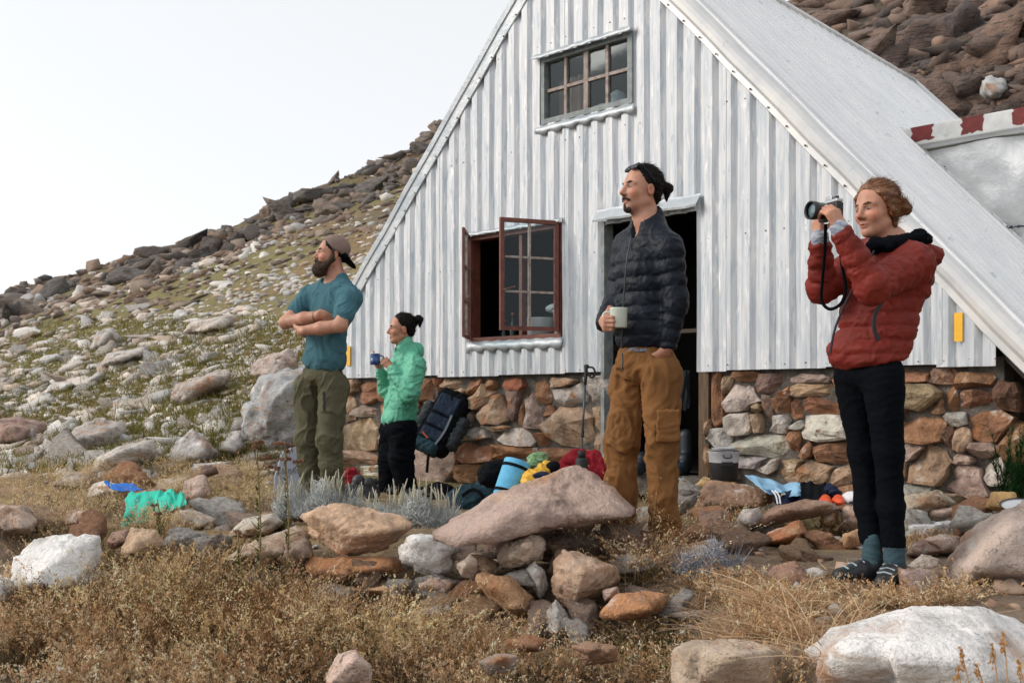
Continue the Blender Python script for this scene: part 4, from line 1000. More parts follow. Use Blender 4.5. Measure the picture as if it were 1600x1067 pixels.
# ---- scree: variants, then individuals and the uncountable rest
variants = []
for k in range(14):
    rs = np.random.RandomState(200 + k); N, H = random_planes(rs, 4)
    V, Fc = planes_rock(N, H, 3, 130, .07, k); variants.append(meshdata('rock', V, Fc, M['rock'], False))
small = []
for k in range(20):
    rs = np.random.RandomState(300 + k); N, H = random_planes(rs, 4); V, Fc = planes_rock(N, H, 2 if k < 10 else 1, 50, .07, k); small.append((V, Fc))
rs = np.random.RandomState(11)
def zone_color(px, py, Y, rs):
    sky_y = np.interp(px, [0, 100, 250, 340, 440, 540, 640, 690, 760], [432, 398, 372, 335, 300, 268, 232, 200, 170])
    up = py - sky_y
    if px > 1100: c = np.array(random.choice([(.14, .10, .085), (.19, .135, .11), (.10, .082, .076), (.25, .17, .13), (.16, .12, .10)]))
    elif up < 62 and rs.rand() < .85: c = np.array([(.15, .13, .12), (.20, .16, .135), (.13, .115, .11), (.26, .19, .145)][rs.randint(4)])
    elif up < 120 and rs.rand() < .6: c = np.array([(.22, .155, .115), (.30, .24, .19), (.16, .125, .105)][rs.randint(3)])
    else: c = np.array([(.58, .57, .55), (.64, .625, .60), (.52, .48, .44), (.48, .39, .32), (.60, .54, .48), (.44, .44, .44)][rs.randint(6)])
    return np.clip(c * rs.uniform(.82, 1.15), 0, 1)
slope_ax = unit(FV + np.array((0, 0, .5)))
def rock_mat(rs, sx, sy, sz, tilt=.25):
    a = rs.normal() * .55 + 1.0 + (math.pi if rs.rand() < .5 else 0); up = unit(np.array((.12, 0, 1.0)) - FV * .30 + rs.normal(size=3) * tilt * .7)
    x = unit(np.cross(up, (math.cos(a), math.sin(a), .1))); y = np.cross(up, x)
    return np.stack([x * sx, y * sy, up * sz], 1)
def lay(px, py, size_px, flat=(.45, .75)):
    """positions and metric half-sizes for rocks at those pixels"""
    H = hit(px, py); ok = ~np.isnan(H[:, 0]); return H[ok], (size_px[ok] * H[ok, 1] / FPX) * .5, ok
variants_c = []
for k in range(10):
    r2 = np.random.RandomState(500 + k); N, H = random_planes(r2, 5); V, Fc = planes_rock(N, H, 3, 110, .075, k + 40); variants_c.append(meshdata('crag', V, Fc, M['crag'], False))
def where(px, py):
    if px > 1100:
        h = 'over the ridge' if px < 1340 else ('over the far roof' if px < 1480 else 'over the red fascia'); v = 'high' if py < 60 else ('halfway' if py < 130 else 'low')
        return v + ' ' + h
    h = 'near the left edge' if px < 110 else ('left of centre' if px < 240 else ('above the turquoise towel' if px < 330 else ('left of the capped person' if px < 470 else 'beside the gable')))
    return h
def individual(px, py, spx, name, lab, grp, cat, fl=(.5, .8), stretch=(.8, 1.5), colf=None, meshes=None):
    H, S, ok = lay(px, py, spx); meshes = meshes or variants
    for (x, y, z), s, a, b, sp in zip(H, S, px[ok], py[ok], spx[ok]):
        u_, w_ = uw(x, y)
        if UL - .6 < u_ < 3.4 and 6.0 < w_ < 14.2: continue
        o = bpy.data.objects.new(name, meshes[rs.randint(len(meshes))]); sz = s * rs.uniform(*fl)
        A = rock_mat(rs, s * rs.uniform(*stretch), s * rs.uniform(.8, 1.1), sz)
        o.matrix_world = Matrix([[*A[0], x], [*A[1], y], [*A[2], z + sz * .25], [0, 0, 0, 1]])
        c = zone_color(a, b, y, rs) if colf is None else colf(rs); m_ = c.mean()
        tone = 'blackish' if m_ < .085 else ('dark brown' if m_ < .13 else ('brown' if m_ < .2 else ('reddish brown' if m_ < .33 else ('tan' if m_ < .44 else ('pale grey' if m_ < .54 else 'whitish')))))
        siz = 'big' if sp > 60 else ('medium' if sp > 34 else 'small'); form = 'flat' if sz < .55 * s else 'blocky'
        ht = '' if px[0] > 1100 or name == 'crag' else (' low' if b > 660 else (' halfway up' if b > 570 else (' high' if b > 480 else '')))
        o.color = (*c, 1); link(o, None, ('%s %s %s ' % (siz, form, tone)) + lab + ht + ' ' + where(a, b), cat, grp)
SKX = np.linspace(-160, 800, 60); SKY = skyline(SKX)
# skyline crags (dark)
t = np.sort(rs.uniform(-40, 730, 60)); individual(t, np.interp(t, SKX, SKY) + rs.uniform(2, 50, 60), rs.uniform(18, 46, 60), 'crag', 'crag on the skyline', 'crags along the skyline of the left slope', 'crag', (.45, .85), (1.0, 2.0), lambda r: np.array([(.15, .135, .125), (.19, .16, .14), (.12, .11, .105), (.23, .18, .145)][r.randint(4)]) * r.uniform(.85, 1.15), variants_c)
t = np.array([255, 290, 330, 372, 400, 360, 30, 60, 95, 120.]); individual(t, np.array([402, 392, 386, 372, 362, 396, 462, 456, 440, 408.]), np.array([46, 50, 50, 46, 40, 40, 46, 40, 34, 30.]), 'crag', 'crag below the skyline', 'weathered crags below the skyline', 'crag', (.5, .7), (1, 1.6), lambda r: np.array((.085, .068, .058)) * r.uniform(.8, 1.2), variants_c)
t = rs.uniform(440, 730, 34); individual(t, np.interp(t, SKX, SKY) + rs.uniform(2, 40, 34), rs.uniform(16, 40, 34), 'crag', 'crag on the upper skyline', 'crags along the upper skyline', 'crag', (.45, .85), (1.0, 2.0), lambda r: np.array([(.15, .135, .125), (.19, .16, .14), (.12, .11, .105), (.23, .18, .145)][r.randint(4)]) * r.uniform(.85, 1.15), variants_c)
# boulders above the hut on the right
gx, gy = np.meshgrid(np.arange(1190, 1720, 54), np.arange(-70, 250, 33)); px = (gx + rs.uniform(-24, 24, gx.shape)).ravel(); py = (gy + rs.uniform(-16, 16, gx.shape)).ravel()
individual(px, py, rs.uniform(34, 78, len(px)), 'boulder', 'boulder on the rock slope', 'boulders on the rock slope above the roof', 'boulder', (.55, .95), (.9, 1.7), lambda r: np.array([(.15, .105, .09), (.20, .14, .115), (.11, .088, .082), (.25, .165, .125), (.17, .125, .105)][r.randint(5)]) * r.uniform(.8, 1.15), variants_c)
g = hit([1553.], [152.])[0]; hero('boulder', 'single pale grey boulder shining out of the dark rock slope above the fascia', [(1531,148),(1535,126),(1549,118),(1570,124),(1576,140),(1566,156),(1544,158)], float(g[1]) - .05, 1.2, (.50, .52, .54), seed=99, sharp=40, rough=.05, cat='boulder')
# medium scree rocks
m = 130; px = rs.uniform(-30, 560, m); py = rs.uniform(455, 735, m)
individual(px, py, rs.uniform(20, 44, m) * (.6 + .6 * (py - 455) / 280), 'scree_rock', 'rock on the grassy slope', 'scree rocks on the grassy slope', 'rock', (.35, .65), (1.0, 1.8))
# angular stones packed into the dry wall, round the bench rocks and in the straw
PACK = [('in the dry wall below the peach wedge', 495, 905, 62, 4.95), ('in the dry wall below the peach wedge, further left', 455, 900, 50, 5.0), ('at the foot of the wall below the rusty flat stone', 520, 932, 56, 4.75), ('at the foot of the wall left of the pale long stone', 480, 945, 46, 4.7),
 ('low under the white lumpy block', 672, 918, 50, 4.70), ('low in the wall under the small white and peach stone', 735, 925, 52, 4.55), ('between the white lumpy block and the slab', 722, 862, 36, 4.85), ('in the shaded gap under the slab', 800, 870, 44, 4.75), ('in the shaded gap under the slab, further right', 865, 852, 46, 4.75), ('under the right end of the slab', 965, 838, 60, 4.75), ('right of the pyramid-faced stone', 990, 880, 54, 4.5), ('below the leaning tan stone', 790, 985, 52, 4.25), ('between the leaning tan stone and the pyramid-faced stone', 850, 960, 44, 4.32), ('under the pyramid-faced stone', 915, 962, 52, 4.25), ('at the wall foot under the pale long stone', 600, 950, 60, 4.6), ('at the wall foot under the brownish stone', 690, 948, 60, 4.5), ('left of the orange flat stone', 900, 985, 40, 4.05), ('beside the orange flat stone on its right', 1060, 945, 46, 4.1), ('in front of the low white rock', 1100, 905, 40, 4.4), ('under the layered stone', 815, 905, 40, 4.5),
 ('left of the pot boulder near the door', 1062, 790, 50, 6.0), ('in front of the pot boulder', 1120, 812, 56, 5.7), ('left of the rust red rock', 1160, 845, 52, 5.2), ('right of the rust red rock', 1285, 845, 50, 5.3), ('below the thin slab', 1240, 870, 44, 4.9), ('on the path right of the ochre trousers', 1085, 835, 44, 5.2), ('under the tan slab at the wall foot', 1425, 812, 60, 5.6), ('between tan slab and green bush', 1530, 790, 44, 5.3), ('behind the pink-grey boulder', 1520, 815, 56, 5.0), ('in front of the upright mauve block', 1430, 962, 52, 3.7), ('beside the tan rock near the path', 1275, 880, 40, 4.8), ('on the doorstep side of the slab', 1015, 805, 50, 5.4), ('behind the ochre trousers near the doorstep', 1075, 770, 44, 6.4),
 ('left of the orange and white wedge', 140, 838, 50, 5.4), ('right of the orange and white wedge', 290, 848, 56, 5.3), ('left of the tan and pale rock', 330, 855, 48, 5.2), ('in the straw left of the flower stalks', 345, 800, 60, 6.4), ('above the tan and pale rock', 390, 815, 52, 6.0), ('at the left end of the silver shrub', 430, 812, 46, 5.9), ('in the straw behind the big white boulder', 80, 815, 56, 6.2), ('left of the brown rock in the straw', 60, 792, 46, 7.0), ('below the long pale boulder', 200, 748, 60, 8.4), ('beside the triangular boulder', 345, 742, 50, 8.6), ('in the straw below the triangular boulder', 260, 790, 48, 7.0), ('right of the flower stalks under the lilac board', 470, 800, 44, 6.4)]
PACK += [('in the wall under the right half of the peach wedge', 575, 895, 66, 4.8), ('between the rusty flat stone and the white block', 632, 915, 50, 4.72), ('low at the wall foot below the white block', 650, 965, 58, 4.45), ('at the wall foot below the small white and peach stone', 740, 965, 54, 4.35), ('at the left foot of the wall below the tan and pale rock', 420, 915, 58, 4.9), ('far left in the wall foot', 370, 910, 50, 5.0), ('under the middle of the slab', 760, 880, 46, 4.62), ('at the right end of the wall near the silver shrub', 1010, 930, 48, 4.3), ('in front of the slab and the layered stone', 880, 872, 40, 4.55), ('leaning at the foot of the ochre trousers', 1000, 858, 52, 4.62)]
tones = [('tan', (.52, .34, .20)), ('rusty', (.46, .23, .12)), ('whitish', (.70, .68, .65)), ('mauve', (.43, .32, .27)), ('brown', (.30, .19, .13)), ('peach', (.60, .41, .28)), ('pale grey', (.52, .51, .50))]
for i, (lab, px, py, sp, Y) in enumerate(PACK):
    o = bpy.data.objects.new('stone', variants[rs.randint(14)]); s = sp * Y / FPX * .5; sz = s * rs.uniform(.55, .8); A = rock_mat(rs, s * rs.uniform(1.05, 1.35), s * rs.uniform(.9, 1.15), sz, .16); p = W(px, py, Y)
    o.matrix_world = Matrix([[*A[0], p[0]], [*A[1], p[1]], [*A[2], p[2]], [0, 0, 0, 1]]); tn, c = tones[rs.randint(7)]; o.color = (*np.clip(np.array(c) * rs.uniform(.85, 1.1), 0, 1), 1); link(o, None, tn + ' angular stone ' + lab, 'stone', 'angular stones packed round the terrace')
# uncountable rest
SV, SF, SC = [], [], []; cnt = 0
def scatter(px, py, spx, fl, sink=.2, colf=None):
    global cnt
    H, S, ok = lay(px, py, spx)
    for (x, y, z), s, a, b in zip(H, S, px[ok], py[ok]):
        u_, w_ = uw(x, y)
        if UL - .3 < u_ < 3.4 and 5.9 < w_ < 14: continue
        V, Fc = small[rs.randint(10) + (10 if s < 11 * y / FPX else 0)]; sz = s * rs.uniform(*fl); A = rock_mat(rs, s * rs.uniform(.8, 1.6), s * rs.uniform(.7, 1.1), sz)
        SV.append(V @ A.T + np.array((x, y, z + sz * sink))); SF.append(Fc + cnt); cnt += len(V)
        c = zone_color(a, b, y, rs) if colf is None else colf(rs); SC.append(np.tile(c, (len(V), 1)))
m = 10500; px = rs.uniform(-120, 720, m); py = 745 - (745 - 240) * rs.rand(m) ** 1.0
scatter(px, py, rs.gamma(2.4, 3.9, m) * (.5 + .8 * np.clip((py - 300) / 450, 0, 1)) + 3.5, (.32, .62))
m = 1500; scatter(rs.uniform(1180, 1720, m), rs.uniform(-60, 240, m), rs.uniform(8, 34, m), (.5, .9))
m = 800; t = rs.uniform(-60, 730, m); scatter(t, np.interp(t, SKX, SKY) + rs.uniform(0, 64, m), rs.uniform(8, 26, m), (.45, .85))
m = 420; scatter(rs.uniform(-50, 1650, m), rs.uniform(745, 1060, m), rs.gamma(2.2, 5, m) + 4, (.4, .8), .3, lambda r: np.array([(.42, .30, .22), (.50, .46, .42), (.34, .22, .16), (.30, .25, .22), (.56, .54, .52)][r.randint(5)]) * r.uniform(.8, 1.1))
V = np.concatenate(SV); Fc = np.concatenate(SF)
o = bpy.data.objects.new('loose_stones', meshdata('loose_stones', V, Fc, M['rock_small'], False)); setcol(o.data, np.concatenate(SC)); link(o, kind='stuff'); o['label'] = 'countless small stones strewn over the slope and the ground'; o['category'] = 'stones'

# ================================================================ PEOPLE
def cloth_mat(name, c, rough=.85, sheen=.0, bs=220, b=.25, var=.14, sc=5):
    sheen = 0; sp = .06 if max(c) < .02 else .25; return mat(name, [(.3, tuple(x * (1 - var) for x in c)), (.7, tuple(x * (1 + var) for x in c))], scale=sc, rough=rough, sheen=sheen, bump=b, bscale=bs, bdist=.002, spec=sp)
M['skin'] = mat('skin_mat', [(.3, (.90, .84, .82)), (.7, (1.08, 1.06, 1.04))], scale=26, rough=.52, bump=.12, bscale=240, bdist=.001, attr='Col', subsurf=.12, spec=.45, rnd=False)
M['hair_dark'] = mat('dark_hair_mat', [(.3, (.003, .003, .003)), (.7, (.012, .009, .007))], scale=60, stretch=(1, 1, .25), rough=.6, bump=.8, bscale=120, bdist=.004, spec=.15)
M['hair_auburn'] = mat('auburn_hair_mat', [(.3, (.075, .028, .012)), (.5, (.17, .068, .028)), (.72, (.30, .145, .065))], scale=42, stretch=(.35, .9, 1.3), rough=.45, bump=.9, bscale=80, bdist=.004)
M['beard'] = mat('beard_mat', [(.3, (.02, .011, .007)), (.7, (.085, .045, .025))], scale=70, rough=.75, bump=1, bscale=160, bdist=.006)
M['stubble'] = mat('goatee_mat', [(.3, (.014, .008, .007)), (.7, (.05, .03, .024))], scale=90, rough=.8, bump=.8, bscale=220, bdist=.003)
M['eyew'] = mat('eye_mat', (.9, .9, .9), rough=.15, attr='Col', rnd=False)
M['teal_shirt'] = cloth_mat('teal_tshirt_mat', (.052, .140, .172), .9, .3)
M['olive'] = cloth_mat('olive_trouser_mat', (.088, .084, .050), .85, .1)
M['capcloth'] = cloth_mat('taupe_cap_mat', (.23, .165, .14), .9, .2)
M['black'] = cloth_mat('black_cloth_mat', (.0035, .0045, .007), .85, .1)
M['navydown'] = mat('navy_down_mat', [(.3, (.0035, .0065, .013)), (.7, (.007, .012, .021))], scale=8, rough=.5, rvar=.08, bump=.5, bscale=60, bdist=.006, spec=.20)
M['greyshirt'] = cloth_mat('grey_shirt_mat', (.16, .20, .26))
M['ochre'] = cloth_mat('ochre_trouser_mat', (.19, .088, .030), .9, .3, 160, .4)
M['green'] = mat('mint_jacket_mat', [(.3, (.095, .40, .265)), (.7, (.125, .48, .325))], scale=7, rough=.62, bump=.4, bscale=60, bdist=.005, attr='Col', rnd=False)
M['reddown'] = mat('rust_red_down_mat', [(.3, (.150, .016, .011)), (.7, (.21, .025, .016))], scale=8, rough=.62, bump=.5, bscale=60, bdist=.006, spec=.25)
M['sock'] = cloth_mat('blue_grey_sock_mat', (.045, .085, .105), .95, .3, 120, .6)
M['shoe'] = mat('black_shoe_mat', [(.4, (.008, .009, .011)), (.6, (.03, .032, .036))], scale=9, rough=.5, bump=.4, bscale=50)
M['shoe_light'] = mat('shoe_trim_mat', (.35, .42, .46), rough=.5)
M['zip'] = mat('zip_mat', (.010, .012, .020), rough=.5)
SKIN = np.array((.48, .255, .175)); 

def cframe(phi, pitch=0.0, roll=0.0):
    """forward/left/up axes; phi: how far turned from facing image-left towards the camera"""
    f = np.array((-math.cos(phi), -math.sin(phi), 0)); l = np.array((math.sin(phi), -math.cos(phi), 0)); u = np.array((0, 0, 1.0))
    f2 = f * math.cos(pitch) + u * math.sin(pitch); u2 = np.cross(f2, l); l2 = l * math.cos(roll) + u2 * math.sin(roll); u3 = np.cross(f2, l2)
    return f2, l2, u3
class Head:
    def __init__(s, c, phi, pitch=0, roll=0, sc=1.0, fem=False):
        s.c = np.asarray(c); s.f, s.l, s.u = cframe(phi, pitch, roll); s.A = np.stack([s.f, s.l, s.u]); s.s = sc; s.fem = fem
    def p(s, f, l, u): return s.c + (s.f * f + s.l * l + s.u * u) * s.s
    def local(s, V): return ((V - s.c) @ s.A.T) / s.s
    def e(s, S, c, r, k=.012, op='u'): S.ell(s.p(*c), np.array(r) * s.s, s.A, k, op)
    def sculpt(s, S, open_mouth=0.0, neck=None):
        e = s.e; fm = s.fem
        e(S, (-.012, 0, .040), (.098, .076, .088)); e(S, (.022, 0, -.005), (.074, .066, .088), .02)
        e(S, (.034, 0, -.052), (.056, .050 if fm else .054, .058), .025)
        e(S, (.072, 0, -.104), (.020, .020, .017 if fm else .019), .025)
        for q in (-1, 1):
            S.cap(s.p(.066, q * .012, -.102), s.p(-.004, q * .052, -.066), .015 * s.s, .016 * s.s, .025)
            e(S, (.062, q * .038, -.030), (.022, .022, .020), .022)                    # cheek bones
            S.cap(s.p(.088, q * .012, .022), s.p(.070, q * .050, .020), .009 * s.s, .008 * s.s, .014)      # brow
            e(S, (.094, q * .031, .001), (.015, .016, .0105), .012, 's')             # eye socket
            e(S, (.0765, q * .031, .0015), (.0125, .0145, .0125), .006)             # lids
            e(S, (.101, q * .012, -.037), (.010, .0085, .008), .006)                # nostril wings
            e(S, (-.012, q * .079, -.012), (.019, .009, .031), .008)
            e(S, (-.006, q * .087, -.010), (.010, .006, .020), .006, 's')
        S.cap(s.p(.090, 0, .016), s.p(.114, 0, -.028), .0085 * s.s, .0105 * s.s, .012)
        e(S, (.116, 0, -.031), (.011, .011, .010), .006)
        e(S, (.0905, 0, -.066), (.0115, .022, .0065), .006); e(S, (.0895, 0, -.077), (.0115, .019, .0065), .006)
        e(S, (.100, 0, -.0712), (.010, .018, .0018 + open_mouth), .003, 's')
        if neck is not None:
            S.cap(s.p(-.020, 0, -.055), neck, .054 * s.s if not fm else .046 * s.s, .062 * s.s if not fm else .052 * s.s, .03)
            S.cap(s.p(.010, 0, -.09), np.asarray(neck) + s.f * .03, .040 * s.s, .05 * s.s, .03)
    def colors(s, V, base, lips=(.40, .13, .11), brow=(.05, .03, .022), beardz=None):
        L = s.local(V); c = np.tile(base, (len(V), 1))
        def blend(mask, col): c[:] = c * (1 - mask[:, None]) + np.array(col) * mask[:, None]
        def blob(ce, r): return np.clip(1.6 - 1.6 * np.linalg.norm((L - np.array(ce)) / np.array(r), axis=1), 0, 1)
        red = np.array(base) * np.array((1.05, .74, .70))
        for q in (-1, 1): blend(.8 * blob((.07, q * .042, -.030), (.034, .034, .032)), red)
        blend(.7 * blob((.115, 0, -.03), (.02, .02, .02)), red)
        for q in (-1, 1): blend(.75 * blob((-.01, q * .08, -.01), (.03, .02, .04)), red)
        blend(blob((.100, 0, -.0715), (.016, .027, .0125)), lips)
        for q in (-1, 1):
            blend(blob((.083, q * .032, .0225), (.03, .028, .0085)), brow)
            blend(.9 * blob((.088, q * .031, .0075), (.02, .022, .0050)), np.array(brow) * 1.2); blend(.35 * blob((.085, q * .032, -.008), (.02, .02, .008)), red * .7)
        if beardz is not None: blend(.55 * np.clip(blob((.05, 0, -.10), (.08, .075, .06)), 0, 1), np.array(base) * .55)
        c = c * (1 + .13 * fbm(V * 16, 3) + .07 * fbm(V * 70, 2))[:, None] * (1 + np.array((.0, -.10, -.12)) * np.clip(fbm(V * 9 + 5, 2), 0, 1)[:, None])
        return np.clip(c, 0, 1)
    def eyes(s, parent, iris=(.035, .024, .016), brow=(.03, .02, .015)):
        D, Fc = ico(4)
        for q in (-1, 1):
            r = np.array((.0060, .0125, .0046)) * s.s; c = s.p(.0862, q * .0310, .0006); L = D * r
            tilt = np.stack([unit(s.f + s.l * q * .32), unit(s.l - s.f * q * .32), s.u])
            o = obj('eye', L @ tilt + c, Fc, M['eyew'], parent, True)
            y, z = L[:, 1] / s.s, L[:, 2] / s.s; rr = np.hypot(y + q * .001, z - .0006)
            col = np.where((rr < .0052)[:, None], np.array(iris), np.array((.42, .37, .35))); col = np.where((rr < .0022)[:, None], np.array((.004, .004, .004)), col)
            col = np.where(((z > .0026) | (np.abs(y) > .0108))[:, None], np.array((.03, .018, .014)), col); setcol(o.data, col)
            S = Sculpt(); S.cap(s.p(.0955, q * .013, .0215), s.p(.0890, q * .034, .0265), .0044 * s.s, .0046 * s.s, .003); S.cap(s.p(.0890, q * .034, .0265), s.p(.0765, q * .050, .022), .0044 * s.s, .0022 * s.s, .003)
            V, Q = S.mesh(.0022); m = M.setdefault('brow%.3f' % brow[0], mat('eyebrow_mat', [(.3, tuple(x * .7 for x in brow)), (.7, tuple(x * 1.4 for x in brow))], scale=300, rough=.9, bump=1, bscale=600, bdist=.002)); obj('eyebrow', V, Q, m, parent, True)
def hand(S, wrist, fdir, back, side, curl, s=1.0, tdir=None, spread=.0, k=.005):
    f = unit(fdir); b = np.asarray(back, float); b = unit(b - f * f.dot(b)); t = np.cross(f, b) * side
    w = np.asarray(wrist, float)
    if not hasattr(curl, '__len__'): curl = [curl] * 4
    S.cap(w - f * .03 * s, w + f * .02 * s, .024 * s, .022 * s, .02)
    for (off, ln), cu in zip(((.030, .94), (.0105, 1.04), (-.010, .98), (-.029, .80)), curl):
        kn = w + f * (.088 - abs(off) * .25) * s + t * off * s
        S.cap(w + t * off * .55 * s + f * .015 * s, kn, .0150 * s, .0122 * s, .014)
        p = kn; a = 0; fd = f + t * off * spread * 10
        for j, (L_, r0, r1) in enumerate(((.043, .0100, .0090), (.027, .0090, .0082), (.021, .0082, .0070))):
            a += cu * (1.0, 1.1, .75)[j]; q = p + (fd * math.cos(a) - b * math.sin(a)) * L_ * ln * s
            S.cap(p, q, r0 * s, r1 * s, k); p = q
    base = w + f * .028 * s + t * .026 * s; td = unit(f * .62 + t * .62 - b * .38) if tdir is None else unit(tdir)
    m1 = base + td * .042 * s; m2 = m1 + unit(td * .7 + f * .5 - b * .25) * .034 * s
    S.cap(w + f * .01 * s + t * .01 * s, base, .015 * s, .0145 * s, .012); S.cap(base, m1, .0140 * s, .0110 * s, .008); S.cap(m1, m2, .0108 * s, .0085 * s, .005)
def folds(V, Q, amp=.006, fr=9.0, st=(1, 1, 2.0), seed=0, ax=None, fine=.28):
    N = normals(V, Q); P = (V if ax is None else V @ ax.T) * np.array(st) * fr + seed
    P = P + .8 * np.stack([fbm(V * 5 + seed, 2), fbm(V * 5 + 7 + seed, 2), fbm(V * 5 + 13 + seed, 2)], 1)
    d = np.exp(-(fbm(P, 3) * 2.6) ** 2) - .45; d2 = np.exp(-(fbm(P * 2.9 + 31, 2) * 3.2) ** 2) - .4
    return V + N * (d * amp + d2 * amp * fine)[:, None]
def part(name, S, h, m, parent, fold=None, cols=None, strands=None, **kw):
    V, Q = S.mesh(h)
    if fold: V = folds(V, Q, **fold)
    o = obj(name, V, Q, m, parent, True, **kw)
    if cols is not None: setcol(o.data, cols(V))
    if strands:
        n, flow, ln, wd, pal, lift = strands; N = normals(V, Q); i = rng.randint(len(V), size=n); p = V[i]; nn = N[i]; fl = flow(p); fl = fl - nn * (fl * nn).sum(1, keepdims=True); fl /= np.linalg.norm(fl, axis=1, keepdims=True) + 1e-6
        d = fl + nn * rng.uniform(.02, lift, (n, 1)) + rng.normal(size=(n, 3)) * .16; d /= np.linalg.norm(d, axis=1, keepdims=True); B = Blades(); L_ = rng.uniform(*ln, n)
        B.ribbons(p - nn * .001, d, L_, np.full(n, wd), -nn * lift * .9 + rng.normal(size=(n, 3)) * .12, pick(pal, n, .3), 3); B.build(name + '_strands', M['plant'], parent=o)
    return o
HD = np.array([(.008, .006, .005), (.016, .012, .010), (.028, .021, .017)]); HA = np.array([(.10, .042, .018), (.20, .088, .038), (.30, .15, .07), (.15, .06, .026)]); HB = np.array([(.03, .016, .010), (.07, .038, .022), (.12, .068, .04), (.05, .025, .015)])
def back(H): return lambda p: (H.p(-.13, 0, .04) - p)
def ribbon(pts, w, nrm, t=.002):
    """flat strap along pts"""
    pts = [np.asarray(p, float) for p in pts]; V = []
    for i, p in enumerate(pts):
        d = unit(pts[min(i + 1, len(pts) - 1)] - pts[max(i - 1, 0)]); s = unit(np.cross(d, nrm[i] if isinstance(nrm, list) else nrm)); n_ = np.cross(s, d)
        V += [p + s * w / 2 + n_ * t, p - s * w / 2 + n_ * t, p - s * w / 2 - n_ * t, p + s * w / 2 - n_ * t]
    Fc = [(4 * i + a, 4 * i + (a + 1) % 4, 4 * i + 4 + (a + 1) % 4, 4 * i + 4 + a) for i in range(len(pts) - 1) for a in range(4)] + [(3, 2, 1, 0), tuple(4 * (len(pts) - 1) + a for a in range(4))]
    return np.array(V), Fc
def spline(pts, n=24):
    pts = np.array(pts, float); P = np.concatenate([[2 * pts[0] - pts[1]], pts, [2 * pts[-1] - pts[-2]]]); out = []
    for i in range(1, len(P) - 2):
        for t in np.linspace(0, 1, n // (len(pts) - 1) + 1)[:-1]:
            a, b, c, d = P[i - 1:i + 3]; out.append(.5 * (2 * b + (c - a) * t + (2 * a - 5 * b + 4 * c - d) * t * t + (3 * b - a - 3 * c + d) * t ** 3))
    out.append(pts[-1]); return np.array(out)
def shoe(S, heel, fwd, L=.28, w=.045, h=.085):
    f = unit(fwd); heel = np.asarray(heel, float); up = np.array((0, 0, 1.0))
    S.cap(heel + up * .045, heel + f * L * .45 + up * .05, w * .85, w * .95, .02); S.cap(heel + f * L * .45 + up * .04, heel + f * L * .82 + up * .03, w * .95, w * .78, .03)
    S.cap(heel + up * .06 + f * .03, heel + up * h + f * .05, w * .95, w * 1.0, .02)

